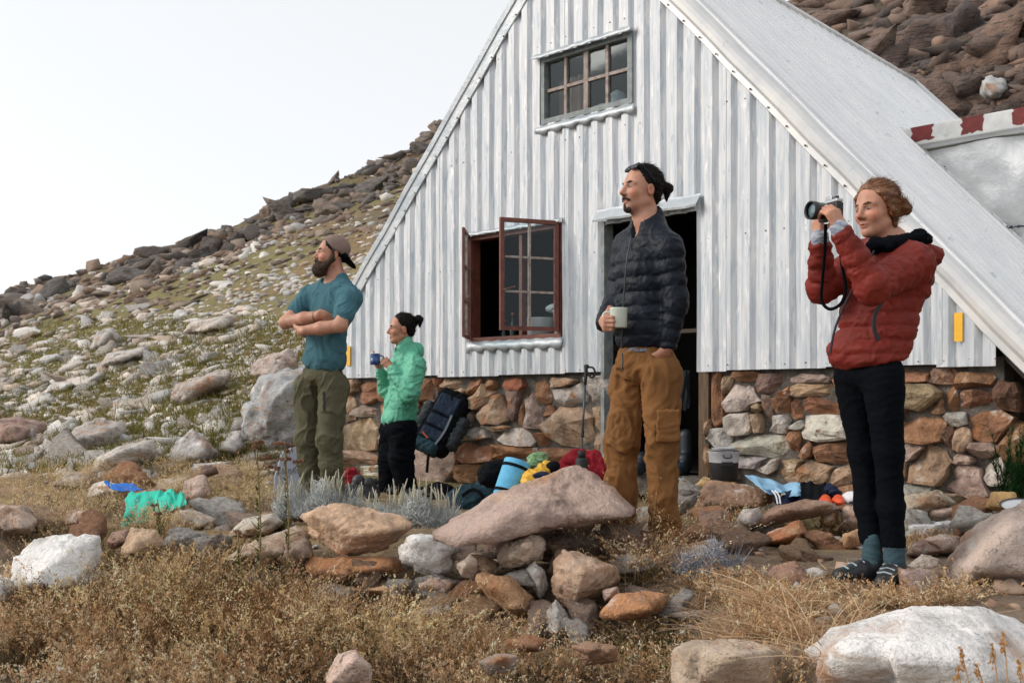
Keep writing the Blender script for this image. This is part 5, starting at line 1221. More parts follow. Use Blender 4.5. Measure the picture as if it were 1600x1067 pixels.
# ---------------------------------------------------------------- person with the dark quilted jacket (middle)
def person_jacket():
    D = 4.86
    def P(px, py, dy=0): return W(px, py, D + dy)
    root = empty('person', P(1005, 850), 'person with hair bun in dark quilted jacket and ochre trousers holding a pale mug', 'person')
    H = Head(P(1002, 297), math.radians(24), math.radians(3), 0, .945); f, l, u = cframe(math.radians(44))
    A = np.stack([f, l, np.array((0, 0, 1.0))])
    neck = P(1013, 346, .01)
    B = Sculpt(); H.sculpt(B, .003, neck)
    sl, sr = P(1046, 386, -.13), P(979, 382, .12); el, er = P(1056, 472, -.15), P(962, 470, .12)
    wl, wr = P(1044, 541, -.15), P(945, 503, -.09)
    hipc = P(1006, 560, 0)
    B.ell(P(1010, 420), (.09, .14, .20), A, .05); B.ell(hipc, (.09, .13, .12), A, .05); B.ell(P(1010, 490), (.09, .125, .2), A, .05)
    for a, b, c in ((sl, el, wl), (sr, er, wr)): B.chain([a, b, c], [.045, .036, .026], .02)
    B.cap(sl, neck, .04, .05, .04); B.cap(sr, neck, .04, .05, .04)
    hl, hr = P(1033, 585, -.10), P(985, 585, .10); kl, kr = P(1033, 700, -.12), P(971, 690, .04); al, ar = P(1040, 838, -.06), P(966, 835, .10)
    for a, b, c in ((hl, kl, al), (hr, kr, ar)): B.chain([a, b, c], [.07, .05, .035], .03)
    hand(B, wr, (-.10, -.95, -.15), (-1, .05, 0), -1, [1.15, 1.2, 1.25, 1.3], .98, tdir=(.9, -.5, .35))
    hand(B, wl + np.array((-.012, 0, -.012)), (-.30, .42, -1), (.3, -1, -.2), 1, [.3, .3, .3, .3], .92)
    body = part('body', B, .005, M['skin'], root, cols=lambda V: H.colors(V, SKIN * .98, (.42, .15, .12), (.03, .02, .015), 1))
    H.eyes(root)
    # hair pulled back, bun, goatee
    S = Sculpt(); H.e(S, (-.022, 0, .046), (.103, .082, .092)); H.e(S, (-.060, 0, -.020), (.050, .062, .060), .03)
    S.plane(H.p(.030, 0, .040), H.f * .93 - H.u * .36, .006); S.plane(H.p(-.024, 0, -.030), H.f * .70 - H.u * .70, .02); H.e(S, (-.012, .082, -.020), (.022, .03, .034), .006, 's'); H.e(S, (-.012, -.082, -.020), (.022, .03, .034), .006, 's')
    S.cap(H.p(-.110, 0, .035), H.p(-.140, 0, .035), .018, .020, .02); H.e(S, (-.160, 0, .030), (.032, .026, .026), .015); S.cap(H.p(-.155, .004, .015), H.p(-.150, .008, -.040), .020, .006, .01)
    part('hair', S, .005, M['hair_dark'], root, dict(amp=.003, fr=40, st=(.25, 1.3, 1.5), ax=H.A), strands=(2600, back(H), (.02, .05), .0012, HD, .05))
    S = Sculpt(); H.e(S, (.073, 0, -.107), (.023, .023, .021)); S.cap(H.p(.066, .012, -.105), H.p(.034, .031, -.090), .0165, .0125, .015); S.cap(H.p(.066, -.012, -.105), H.p(.034, -.031, -.090), .0165, .0125, .015)
    for q in (-1, 1): S.cap(H.p(.1005, q * .004, -.055), H.p(.088, q * .030, -.066), .0062, .0050, .006); 
    S.cap(H.p(.094, 0, -.090), H.p(.092, 0, -.100), .006, .008, .008)
    part('goatee', S, .0035, M['stubble'], root, dict(amp=.002, fr=60, st=(1, 1, 1)), strands=(1100, lambda p: np.tile(-H.u * .8 + H.f * .3, (len(p), 1)), (.004, .010), .0010, HD * 1.6, .5))
    # quilted jacket
    q = (.070, .010, .1)
    S = Sculpt(); z0 = P(1010, 545)[2]
    S.ell(P(1010, 424), (.132, .168, .20), A, .05, q=q); S.ell(P(1007, 490), (.126, .152, .22), A, .05, q=q); S.ell(P(1008, 520), (.128, .152, .13), A, .05, q=q)
    S.cap(sl, neck - u * .02, .058, .066, .05, q=None); S.cap(sr, neck - u * .02, .058, .066, .05)
    S.chain([sl, el, wl], [.068, .058, .043], .03, q=(.066, .008)); S.chain([sr, er, wr + np.array((.0, .05, .0))], [.066, .055, .042], .03, q=(.066, .008))
    S.cap(P(1012, 366, .0), P(1013, 340, .01), .082, .074, .03)
    S.cap(P(1012, 352, .0) + f * .01, P(1012, 318, 0) + f * .03, .060, .066, .01, 's'); S.cap(P(1004, 372) + f * .05, P(1002, 330) + f * .10, .018, .05, .01, 's')
    S.plane(P(1010, 547), (-.05, 0, -1), .02)
    part('quilted_jacket', S, .0065, M['navydown'], root, dict(amp=.0045, fr=16, st=(1, 1, 1.4), seed=2))
    # zip down the front
    zp = spline([P(986, 372, -.135), P(979, 410, -.168), P(975, 460, -.170), P(972, 505, -.163), P(971, 543, -.155)], 20)
    o = MB(); o.tube(zp, .0045, 6); o.build('front_zip', M['zip'], root)
    # collar edge showing a grey shirt, shirt hem
    S = Sculpt(); S.ell(P(1007, 560), (.126, .152, .075), A, .03); S.plane(P(1000, 551), (.03, 0, -1), .01); S.plane(P(1000, 530), (0, 0, 1), .01); part('shirt_hem', S, .008, M['greyshirt'], root, dict(amp=.008, fr=16, st=(1.4, 1.4, .6)))
    # trousers
    S = Sculpt(); S.ell(P(1008, 566), (.124, .150, .11), A, .035)
    S.chain([hl, kl, P(1036, 770, -.10), al], [.094, .073, .068, .078], .03); S.chain([hr, kr, P(968, 770, .07), ar], [.095, .076, .076, .083], .03)
    S.plane(P(1000, 541), (.02, 0, 1), .01); S.plane(P(1000, 852), (0, 0, -1), .01)
    tr = part('trousers', S, .0075, M['ochre'], root, dict(amp=.017, fr=5.5, st=(1.6, 1.6, .8), seed=5))
    S = Sculpt(); S.box(P(1044, 665, -.205), (.055, .012, .075), None, .008); part('cargo_pocket', S, .007, M['ochre'], tr, dict(amp=.006, fr=14))
    mb = MB(); mb.tube(spline([P(972, 552, -.165), P(973, 566, -.175), P(971, 578, -.175)], 8), .004, 6); mb.build('drawstring', M['zip'], tr)
    for a, fw in ((al, (-.5, -.6, 0)), (ar, (-.7, -.4, 0))):
        S = Sculpt(); hp = np.array((a[0], a[1], tz(a[0], a[1]) + .0)) - unit(fw) * .08; shoe(S, hp, fw); S.plane(hp, (0, 0, -1), .004); part('shoe', S, .008, M['shoe'], root)
    # pale enamel mug held in the hand
    mc = P(966, 512, -.155)
    mug = empty('mug', mc, 'pale mint enamel mug in the hand of the person in the quilted jacket', 'mug')
    M['mint'] = mat('mint_enamel_mat', [(.35, (.56, .64, .56)), (.65, (.64, .71, .63))], scale=6, rough=.25, coat=.4, layers=[((.12, .10, .09), 24, .72, .76)])
    mb = MB(); mb.lathe(mc, (.02, 0, 1), [(0, .038), (.004, .0415), (.088, .0425), (.092, .044), (.093, .0425), (.090, .040), (.008, .039)], 28); mb.build('cup', M['mint'], mug, True)
    mb = MB(); mb.tube(spline([mc + np.array((-.040, 0, .074)), mc + np.array((-.068, .0, .068)), mc + np.array((-.072, .0, .040)), mc + np.array((-.060, 0, .018)), mc + np.array((-.041, 0, .016))], 16), .005, 8); mb.build('handle', M['mint'], mug, True)
    # sunglasses pushed up on the hair
    sg = empty('sunglasses', H.p(.06, 0, .10), 'dark sunglasses pushed up on the bun-haired head', 'sunglasses')
    M['lens'] = mat('dark_lens_mat', (.006, .012, .020), rough=.2, spec=.3)
    S = Sculpt()
    for qd in (-1, 1): S.ell(H.p(.058, qd * .034, .108), (.010, .034, .024), np.stack([unit(H.f * .75 + H.u * .65), H.l, unit(H.u * .75 - H.f * .65)]), .004)
    S.cap(H.p(.064, -.02, .112), H.p(.064, .02, .112), .006, .006, .006); part('lens', S, .004, M['lens'], sg)
    for qd in (-1, 1):
        mb = MB(); mb.tube(spline([H.p(.045, qd * .068, .108), H.p(.015, qd * .085, .075), H.p(-.025, qd * .089, .030)], 10), .0035, 6); mb.build('temple', M['lens'], sg)

# ---------------------------------------------------------------- person with the cap, arms crossed (left)
def person_cap():
    D = 7.1
    def P(px, py, dy=0): return W(px, py, D + dy)
    root = empty('person', P(505, 778), 'bearded person with backwards cap and crossed arms in teal t-shirt', 'person')
    H = Head(P(518, 398), math.radians(22), math.radians(6), 0, 1.0); f, l, u = cframe(math.radians(46)); A = np.stack([f, l, unit(P(520, 440) - P(505, 570))]); A[0] = unit(np.cross(A[1], A[2]))
    neck = P(528, 438, .02); B = Sculpt(); H.sculpt(B, .002, neck)
    sl, sr = P(547, 467, -.13), P(487, 464, .13); el, er = P(532, 509, -.28), P(446, 504, -.04); wl, wr = P(472, 517, -.225), P(506, 492, -.195)
    hc = P(504, 578); B.ell(P(518, 480), (.09, .15, .2), A, .05); B.ell(P(510, 540), (.09, .13, .2), A, .05); B.ell(hc, (.09, .13, .12), A, .05)
    B.cap(sl, neck, .045, .05, .04); B.cap(sr, neck, .045, .05, .04)
    B.chain([sl, (np.array(sl) + el) / 2 + f * .01, el, (np.array(el) + wl) / 2, wl], [.054, .051, .045, .046, .031], .02)
    B.chain([sr, (np.array(sr) + er) / 2, er, (np.array(er) + wr) / 2, wr], [.054, .052, .045, .047, .031], .02)
    hand(B, wr, unit(P(532, 508, -.15) - wr), (-.3, -.9, .4), 1, .12, 1.0, spread=.25)
    hand(B, wl, unit(P(448, 514, .0) - wl), (.2, -.9, -.3), -1, .2, 1.0)
    hl, hr = P(522, 606, -.07), P(482, 606, .08); kl, kr = P(514, 690, -.10), P(480, 686, .06); al, ar = P(524, 768, -.04), P(489, 766, .10)
    for a, b, c in ((hl, kl, al), (hr, kr, ar)): B.chain([a, b, c], [.07, .05, .035], .03)
    part('body', B, .006, M['skin'], root, cols=lambda V: H.colors(V, SKIN * np.array((.96, .96, .95)), (.40, .16, .13), (.05, .028, .02), 1)); H.eyes(root)
    S = Sculpt(); H.e(S, (.060, 0, -.108), (.048, .052, .055)); H.e(S, (.082, 0, -.125), (.040, .040, .045), .03)
    for q in (-1, 1):
        S.cap(H.p(.050, q * .048, -.095), H.p(.004, q * .074, -.040), .026, .017, .03); S.cap(H.p(.004, q * .074, -.040), H.p(.004, q * .074, .025), .013, .010, .02)
        S.cap(H.p(.102, q * .006, -.056), H.p(.080, q * .034, -.082), .0085, .012, .012)
    H.e(S, (.108, 0, -.0715), (.016, .020, .005), .004, 's')
    part('beard', S, .0045, M['beard'], root, dict(amp=.004, fr=46, st=(1, 1, .7)), strands=(4200, lambda p: np.tile(-H.u + H.f * .35, (len(p), 1)), (.010, .026), .0013, HB, .45))
    S = Sculpt(); H.e(S, (-.016, 0, .044), (.102, .081, .092)); S.plane(H.p(.060, 0, .060), H.f, .006); S.plane(H.p(-.01, 0, -.012), H.f * .5 - H.u * .85, .01); H.e(S, (-.012, .082, -.016), (.03, .03, .036), .008, 's'); H.e(S, (-.012, -.082, -.016), (.03, .03, .036), .008, 's')
    part('hair', S, .006, M['hair_dark'], root, dict(amp=.003, fr=40), strands=(900, back(H), (.01, .03), .0013, HD, .2))
    S = Sculpt(); H.e(S, (-.020, 0, .050), (.112, .089, .096)); S.plane(H.p(.052, 0, .080), H.f * .80 - H.u * .60, .005); S.plane(H.p(-.02, 0, .016), -H.u * .93 + H.f * .36, .008)
    cp = part('backwards_cap', S, .0055, M['capcloth'], root, dict(amp=.003, fr=18))
    S = Sculpt(); ax = np.stack([unit(-H.f * .80 - H.u * .60), H.l, unit(-H.f * .60 * -1 - H.u * -.80)]); ax[2] = np.cross(ax[0], ax[1])
    S.ell(H.p(-.125, 0, -.030), (.075, .080, .010), ax, .01); S.ell(H.p(-.085, 0, -.005), (.045, .083, .032), ax, .02)
    part('cap_brim', S, .0055, M['black'], cp)
    # t-shirt
    S = Sculpt(); S.ell(P(519, 482), (.136, .190, .20), A, .05); S.ell(P(510, 535), (.126, .170, .22), A, .05); S.ell(P(506, 562), (.135, .178, .11), A, .05)
    S.cap(sl, neck - u * .01, .074, .072, .05); S.cap(sr, neck - u * .01, .074, .072, .05)
    ml = np.array(sl) * .38 + np.array(el) * .62; mr = np.array(sr) * .42 + np.array(er) * .58
    S.cap(sl, ml, .079, .072, .04); S.cap(sr, mr, .078, .071, .04)
    S.ell(H.p(-.012, 0, -.150), (.070, .078, .085), H.A, .008, 's'); S.plane(P(505, 583), (.05, 0, -1), .01)
    part('tshirt', S, .0075, M['teal_shirt'], root, dict(amp=.012, fr=7, st=(1.3, 1.3, .9), seed=4))
    # trousers
    S = Sculpt(); S.ell(P(505, 586), (.126, .166, .10), A, .04)
    S.chain([hl, kl, P(518, 730, -.08), al], [.106, .084, .076, .082], .04); S.chain([hr, kr, P(483, 730, .08), ar], [.104, .082, .074, .080], .04); S.plane(P(505, 575), (-.04, 0, 1), .006)
    tr = part('trousers', S, .008, M['olive'], root, dict(amp=.014, fr=6, st=(1.3, 1.3, 1.1), seed=8))
    V, Fc = ribbon([P(506, 612, -.20), P(507, 628, -.205), P(507, 642, -.205)], .018, np.array((.3, -1, 0))); obj('pocket_zip', V, Fc, M['zip'], tr)
    for a, fw in ((al, (-.5, -.7, 0)), (ar, (-.8, -.3, 0))):
        S = Sculpt(); hp = np.array((a[0], a[1], tz(a[0], a[1]))) - unit(fw) * .08; shoe(S, hp, fw); part('shoe', S, .010, M['shoe'], root)
    mb = MB(); 
    c = np.array(wr) * .80 + np.array(er) * .20; ax = unit(np.array(wr) - er); mb.lathe(c, ax, [(-.003, .0355), (.003, .0355), (.003, .038), (-.003, .038)], 20, False, False); mb.build('bracelet', M['zip'], root)

# ---------------------------------------------------------------- person in the mint jacket with a blue mug
def person_green():
    D = 8.35
    def P(px, py, dy=0): return W(px, py, D + dy)
    root = empty('person', P(622, 772), 'dark haired person in mint green jacket holding a blue mug with both hands', 'person')
    H = Head(P(627, 514), math.radians(17), 0, 0, .99, True); f, l, u = cframe(math.radians(24)); A = np.stack([f, l, np.array((0, 0, 1.))])
    neck = P(637, 546, .01); B = Sculpt(); H.sculpt(B, .0, neck)
    sl, sr = P(650, 572, -.15), P(624, 568, .15); el, er = P(641, 614, -.20), P(606, 612, .10); wl, wr = P(611, 575, -.14), P(592, 573, -.02)
    B.ell(P(632, 600), (.08, .12, .2), A, .05); B.ell(P(624, 655), (.085, .125, .14), A, .05)
    B.cap(sl, neck, .04, .045, .04); B.cap(sr, neck, .04, .045, .04)
    B.chain([sl, el, wl], [.04, .034, .024], .02); B.chain([sr, er, wr], [.04, .034, .024], .02)
    hl, hr = P(630, 670, -.08), P(614, 670, .08); kl, kr = P(627, 715, -.08), P(610, 715, .08); al, ar = P(634, 762, -.07), P(606, 762, .08)
    for a, b, c in ((hl, kl, al), (hr, kr, ar)): B.chain([a, b, c], [.065, .05, .033], .03)
    hand(B, wl, unit(P(594, 558, -.13) - wl), (.25, -1, .2), 1, [.75, .8, .85, .9], .90, tdir=(-.5, -.2, .9))
    hand(B, wr, unit(P(581, 562, -.03) - wr), (-.3, -.2, -.9), 1, [.5, .55, .6, .6], .90, tdir=(-.3, -.8, .5))
    part('body', B, .006, M['skin'], root, cols=lambda V: H.colors(V, SKIN * np.array((.94, .90, .86)), (.36, .12, .11), (.015, .01, .008))); H.eyes(root, (.02, .012, .008))
    S = Sculpt(); H.e(S, (-.026, 0, .050), (.105, .084, .092)); H.e(S, (-.065, 0, -.015), (.052, .060, .055), .03); S.plane(H.p(.030, 0, .040), H.f * .91 - H.u * .40, .006); S.plane(H.p(-.024, 0, -.026), H.f * .74 - H.u * .66, .02)
    H.e(S, (-.010, .082, -.018), (.024, .03, .034), .008, 's'); H.e(S, (-.010, -.082, -.018), (.024, .03, .034), .008, 's')
    S.cap(H.p(-.105, 0, .055), H.p(-.125, 0, .070), .020, .022, .02); H.e(S, (-.150, 0, .085), (.040, .036, .038), .015); S.cap(H.p(-.165, .01, .070), H.p(-.158, .012, .02), .020, .007, .01)
    part('hair', S, .006, M['hair_dark'], root, dict(amp=.004, fr=34, st=(.25, 1.3, 1.5), ax=H.A), strands=(2200, back(H), (.02, .05), .0015, HD, .06))
    S = Sculpt(); S.ell(P(632, 590), (.135, .180, .17), A, .05); S.ell(P(627, 635), (.135, .172, .19), A, .05); S.ell(P(623, 655), (.140, .172, .09), A, .05)
    S.cap(sl, neck - u * .03, .066, .066, .05); S.cap(sr, neck - u * .03, .066, .066, .05)
    S.chain([sl, el, wl + (el - wl) * .10], [.084, .074, .046], .03); S.chain([sr, er, wr + (er - wr) * .12], [.080, .068, .044], .03)
    S.cap(P(633, 560), P(630, 538), .094, .084, .03); S.ell(P(650, 548, .03), (.062, .088, .066), np.stack([unit(f * .9 - u * .4), l, unit(u * .9 + f * .4)]), .03)
    S.cap(P(630, 552) + f * .01, P(627, 520) + f * .03, .060, .070, .01, 's'); S.plane(P(622, 667), (.16, 0, -1), .01)
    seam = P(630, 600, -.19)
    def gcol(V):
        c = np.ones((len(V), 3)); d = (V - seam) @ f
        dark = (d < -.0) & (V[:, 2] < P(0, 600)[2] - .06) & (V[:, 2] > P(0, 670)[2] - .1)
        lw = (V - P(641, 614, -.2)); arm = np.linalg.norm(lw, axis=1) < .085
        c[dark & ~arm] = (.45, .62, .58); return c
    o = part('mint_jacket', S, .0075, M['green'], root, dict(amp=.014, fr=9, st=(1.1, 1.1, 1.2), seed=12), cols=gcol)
    S = Sculpt(); S.ell(P(622, 664), (.128, .160, .05), A, .02); S.plane(P(622, 669), (.16, 0, -1), .005); part('shirt_hem', S, .009, M['greyshirt'], root)
    S = Sculpt(); S.ell(P(622, 668), (.128, .162, .10), A, .04); S.chain([hl, kl, al], [.118, .098, .090], .05); S.chain([hr, kr, ar], [.116, .096, .088], .05); S.plane(P(622, 658), (-.1, 0, 1), .01)
    part('trousers', S, .009, M['black'], root, dict(amp=.010, fr=8))
    for a, fw in ((al, (-.8, -.4, 0)), (ar, (-.9, -.2, 0))):
        S = Sculpt(); hp = np.array((a[0], a[1], tz(a[0], a[1]))) - unit(fw) * .07; shoe(S, hp, fw, .25); part('shoe', S, .010, M['shoe'], root)
    mc = P(586, 570, -.09)
    mug = empty('mug', mc, 'blue enamel mug in both hands of the person in mint green', 'mug'); M['bluee'] = mat('blue_enamel_mat', (.015, .055, .19), rough=.22, coat=.4); M['whitee'] = mat('white_rim_mat', (.7, .72, .74), rough=.3)
    mb = MB(); mb.lathe(mc, (.02, 0, 1), [(0, .038), (.004, .0415), (.094, .0425), (.090, .040), (.008, .039)], 24); mb.build('cup', M['bluee'], mug, True)
    mb = MB(); mb.lathe(mc + np.array((.002, 0, .094)), (.02, 0, 1), [(-.003, .0425), (.0, .0445), (.003, .0425), (.0, .0405)], 24, False, False); mb.build('rim', M['whitee'], mug, True)
    mb = MB(); mb.tube(spline([mc + np.array((.041, -.01, .076)), mc + np.array((.068, -.01, .070)), mc + np.array((.070, -.01, .040)), mc + np.array((.041, -.01, .018))], 14), .005, 8); mb.build('handle', M['bluee'], mug, True)

# ---------------------------------------------------------------- person with the camera, rust red jacket (right)
def person_camera():
    D = 4.28
    def P(px, py, dy=0): return W(px, py, D + dy)
    root = empty('person', P(1375, 905), 'auburn haired person in rust red quilted jacket and black leggings raising a camera', 'person')
    H = Head(P(1369, 328), math.radians(29), math.radians(-5), math.radians(2), .94, True); f, l, u = cframe(math.radians(36)); up = unit(P(1392, 400) - P(1356, 580)); A = np.stack([unit(np.cross(l, up)), l, up])
    neck = P(1396, 378, .03); B = Sculpt(); H.sculpt(B, .0012, neck)
    sl, sr = P(1428, 412, -.15), P(1352, 402, .17); el, er = P(1364, 450, -.31), P(1284, 452, -.02); wl, wr = P(1313, 360, -.325), P(1281, 374, -.14)
    B.ell(P(1385, 440), (.09, .13, .18), A, .05); B.ell(P(1362, 530), (.09, .13, .2), A, .05); B.cap(sl, neck, .04, .045, .04); B.cap(sr, neck, .04, .045, .04)
    B.chain([sl, el, wl], [.04, .034, .024], .02); B.chain([sr, er, wr], [.04, .034, .024], .02)
    hl, hr = P(1380, 590, -.09), P(1334, 590, .08); kl, kr = P(1388, 705, -.08), P(1348, 705, .06); al, ar = P(1397, 880, -.05), P(1363, 886, .02)
    for a, b, c in ((hl, kl, al), (hr, kr, ar)): B.chain([a, b, c], [.065, .045, .033], .03)
    hand(B, wl, unit(P(1296, 320, -.315) - wl), (.40, -.90, .16), 1, [.62, .72, .80, .85], .94, tdir=(.1, .75, .65))
    hand(B, wr, unit(P(1277, 343, -.13) - wr), (-.35, -.2, -.8), -1, [.65, .70, .75, .8], .92, tdir=(.75, -.3, .45))
    part('body', B, .005, M['skin'], root, cols=lambda V: H.colors(V, SKIN * np.array((1.04, 1.02, 1.0)), (.34, .09, .075), (.10, .05, .03))); H.eyes(root, (.06, .05, .04), (.11, .055, .03))
    S = Sculpt(); H.e(S, (-.024, 0, .048), (.108, .086, .096)); H.e(S, (-.062, 0, -.020), (.050, .066, .062), .03)
    for q in (-1, 1): S.cap(H.p(.030, q * .066, .060), H.p(-.010, q * .081, -.020), .020, .014, .02); S.cap(H.p(-.010, q * .081, -.020), H.p(-.045, q * .062, -.085), .016, .009, .02)
    S.plane(H.p(.056, 0, .070), H.f * .86 - H.u * .50, .008); H.e(S, (.060, 0, -.010), (.070, .088, .085), .012, 's')
    H.e(S, (-.166, 0, .014), (.038, .042, .042), .006); H.e(S, (-.180, .016, .002), (.026, .030, .030), .006); S.cap(H.p(-.10, 0, .02), H.p(-.15, 0, .015), .022, .02, .012)
    S.cap(H.p(-.085, .03, -.03), H.p(-.075, .035, -.085), .014, .004, .01)
    part('hair', S, .0045, M['hair_auburn'], root, dict(amp=.003, fr=36, st=(.22, 1.2, 1.5), ax=H.A), strands=(5200, back(H), (.02, .06), .0013, HA, .06))
    q = (.058, .009)
    S = Sculpt(); S.ell(P(1394, 434), (.142, .172, .165), A, .05, q=q); S.ell(P(1372, 500), (.146, .166, .20), A, .05, q=q); S.ell(P(1354, 556), (.150, .170, .11), A, .05, q=q)
    S.cap(sl, neck - u * .04, .080, .08, .05, q=None); S.cap(sr, neck - u * .04, .075, .08, .05)
    S.chain([sl, el, wl + (el - wl) * .10], [.084, .066, .044], .03, q=(.056, .008)); S.chain([sr, er, wr + (er - wr) * .14], [.078, .062, .044], .03, q=(.056, .009))
    S.ell(P(1440, 402, .08), (.056, .100, .062), np.stack([unit(f * .8 + u * .5), l, unit(u * .8 - f * .5)]), .02)
    S.ell(P(1400, 362, .02) + f * .01, (.088, .085, .062), A, .01, 's')
    S.plane(P(1350, 572), (.20, .02, -1), .015)
    j = part('quilted_jacket', S, .0062, M['reddown'], root, dict(amp=.006, fr=13, st=(1, 1, 1.5), seed=21))
    zp = spline([P(1366, 392, -.12), P(1330, 455, -.12), P(1306, 510, -.10), P(1297, 552, -.09)], 20); mb = MB(); mb.tube(zp, .005, 6); mb.build('front_zip', M['zip'], j)
    pz = spline([P(1380, 470, -.255), P(1368, 490, -.258), P(1366, 512, -.256), P(1373, 532, -.248)], 18); V, Fc = ribbon(list(pz), .014, np.array((.2, -1, .1)), .004); obj('pocket_zip', V, Fc, M['zip'], j)
    # navy inner hood
    S = Sculpt(); S.cap(P(1366, 384, -.08), P(1396, 381, -.12), .026, .028, .02); S.cap(P(1396, 381, -.12), P(1436, 370, -.05), .028, .026, .03); S.cap(P(1436, 370, -.05), P(1448, 374, .10), .026, .024, .03); S.cap(P(1366, 384, -.08), P(1360, 386, .08), .026, .024, .03)
    part('inner_hood', S, .006, M['black'], j, dict(amp=.007, fr=15))
    S = Sculpt()
    for w_, e_ in ((wl, el), (wr, er)): S2 = Sculpt(); S2.cap(np.array(w_) - (e_ - w_) * .03, np.array(w_) + (e_ - w_) * .14, .036, .040, .01); part('shirt_cuff', S2, .005, M['greycuff'], root, dict(amp=.003, fr=40, st=(1, 1, 2)))
    S = Sculpt(); S.ell(P(1357, 575), (.112, .144, .11), A, .04); S.chain([hl, kl, P(1392, 790, -.06), P(1397, 852, -.05)], [.088, .059, .052, .048], .03); S.chain([hr, kr, P(1355, 790, .05), P(1362, 856, .03)], [.087, .058, .051, .047], .03); S.plane(P(1380, 852), (0, 0, -1), .004)
    part('leggings', S, .007, M['black'], root, dict(amp=.004, fr=10))
    for a, fw, nm in ((al, (-.55, -.75, 0), 0), (ar, (-.93, -.28, 0), 1)):
        S = Sculpt(); S.cap(a + np.array((0, 0, .12)), a + np.array((0, 0, .0)), .042, .043, .01); part('sock', S, .007, M['sock'], root, dict(amp=.004, fr=16, st=(.6, .6, 3)))
        hp = np.array((a[0], a[1], tz(a[0], a[1]))) - unit(fw) * .06; S = Sculpt(); shoe(S, hp, fw, .27, .046, .08); sh = part('shoe', S, .007, M['shoe'], root)
        for t in (.12, .16, .20): 
            c = hp + unit(fw) * t + np.array((0, 0, .088 - (t - .12) * .28)); s_ = np.cross(unit(fw), (0, 0, 1)); mb = MB(); mb.tube([c - s_ * .03, c + np.array((0, 0, .006)), c + s_ * .03], .004, 5); mb.build('lace', M['shoe_light'], sh)
    # camera
    cc = P(1298, 332, -.235); ca = unit(np.array((-.93, -.36, .02))); cl = unit(np.cross((0, 0, 1), ca)); cu = np.cross(ca, cl)
    cam_ = empty('camera', cc, 'black mirrorless camera with a fat lens raised by the red-jacketed person', 'camera')
    M['camblack'] = mat('camera_black_mat', (.010, .011, .013), rough=.42, bump=.3, bscale=160); M['camsilver'] = mat('camera_silver_mat', (.42, .44, .46), rough=.35, metallic=.6); M['lensglass'] = mat('lens_glass_mat', [(.3, (.03, .07, .09)), (.7, (.12, .20, .23))], scale=30, rough=.06, coat=1.0)
    bevel(MB().box(cc, ca * .018, cl * .058, cu * .034).build('camera_body', M['camblack'], cam_), .006)
    bevel(MB().box(cc + cu * .041, ca * .016, cl * .056, cu * .0068).build('top_plate', M['camsilver'], cam_), .003)
    bevel(MB().box(cc + cu * .055, ca * .014, cl * .020, cu * .010).build('viewfinder_hump', M['camsilver'], cam_), .004)
    mb = MB(); mb.lathe(cc + cu * .047 + cl * .036, cu, [(0, .009), (.012, .009)], 14); mb.build('dial', M['camblack'], cam_)
    mb = MB(); mb.lathe(cc + ca * .017, ca, [(0, .031), (.022, .031), (.024, .034), (.058, .034), (.060, .037), (.086, .037), (.087, .033), (.078, .030)], 28, True, False); mb.build('lens_barrel', M['camblack'], cam_, True)
    mb = MB(); mb.lathe(cc + ca * .09, ca, [(-.002, .031), (.003, .020), (.0045, .0)], 28, False, False); mb.build('front_lens', M['lensglass'], cam_, True)
    pts = spline([P(1290, 350, -.20), P(1289, 390, -.19), P(1285, 440, -.20), P(1284, 470, -.215), P(1297, 483, -.235), P(1315, 473, -.25), P(1321, 448, -.245), P(1315, 410, -.24), P(1310, 352, -.22)], 48)
    V, Fc = ribbon(list(pts), .013, [unit(np.array((.5 * math.sin(i * .13), -1, .1))) for i in range(len(pts))]); obj('neck_strap', V, Fc, M['black'], cam_, True)
M['greycuff'] = mat('striped_cuff_mat', [(.42, (.20, .23, .30)), (.58, (.42, .45, .52))], scale=22, rough=.9, stretch=(1, 1, 4))
person_jacket(); person_cap(); person_green(); person_camera()

# ================================================================ GEAR
M['packnavy'] = cloth_mat('navy_pack_mat', (.006, .017, .040), .7); M['packblack'] = cloth_mat('black_pack_mat', (.006, .007, .009), .75); M['packgrey'] = cloth_mat('grey_pack_mat', (.036, .045, .052), .8)
M['packteal'] = cloth_mat('teal_pack_mat', (.012, .042, .058), .7); M['strapgrey'] = cloth_mat('grey_strap_mat', (.13, .15, .18), .7); M['orange'] = mat('orange_mat', (.60, .13, .02), rough=.5)
M['foam'] = mat('blue_foam_mat', [(.3, (.09, .36, .58)), (.7, (.13, .45, .68))], scale=30, rough=.85, bump=.4, bscale=120, bdist=.003); M['yellowbag'] = mat('yellow_bag_mat', (.72, .40, .03), rough=.5, bump=.4, bscale=14, bdist=.01)
M['redcloth'] = cloth_mat('crimson_cloth_mat', (.24, .008, .016), .75, 0, 120, .4); M['turq'] = cloth_mat('turquoise_towel_mat', (.035, .47, .35), .85); M['bluecloth'] = cloth_mat('royal_blue_cloth_mat', (.015, .13, .48), .85)
M['skyblue'] = cloth_mat('sky_blue_cloth_mat', (.24, .43, .60), .9); M['navycloth'] = cloth_mat('navy_shorts_mat', (.008, .014, .042), .85); M['whitecloth'] = cloth_mat('white_cloth_mat', (.70, .71, .74), .85)
M['alu'] = mat('dull_aluminium_mat', [(.3, (.36, .37, .39)), (.7, (.52, .53, .55))], scale=9, rough=.45, metallic=.25); M['soot'] = mat('sooty_pot_mat', [(.3, (.010, .011, .013)), (.62, (.035, .037, .04)), (.8, (.30, .31, .33))], scale=5, rough=.5, metallic=.4)
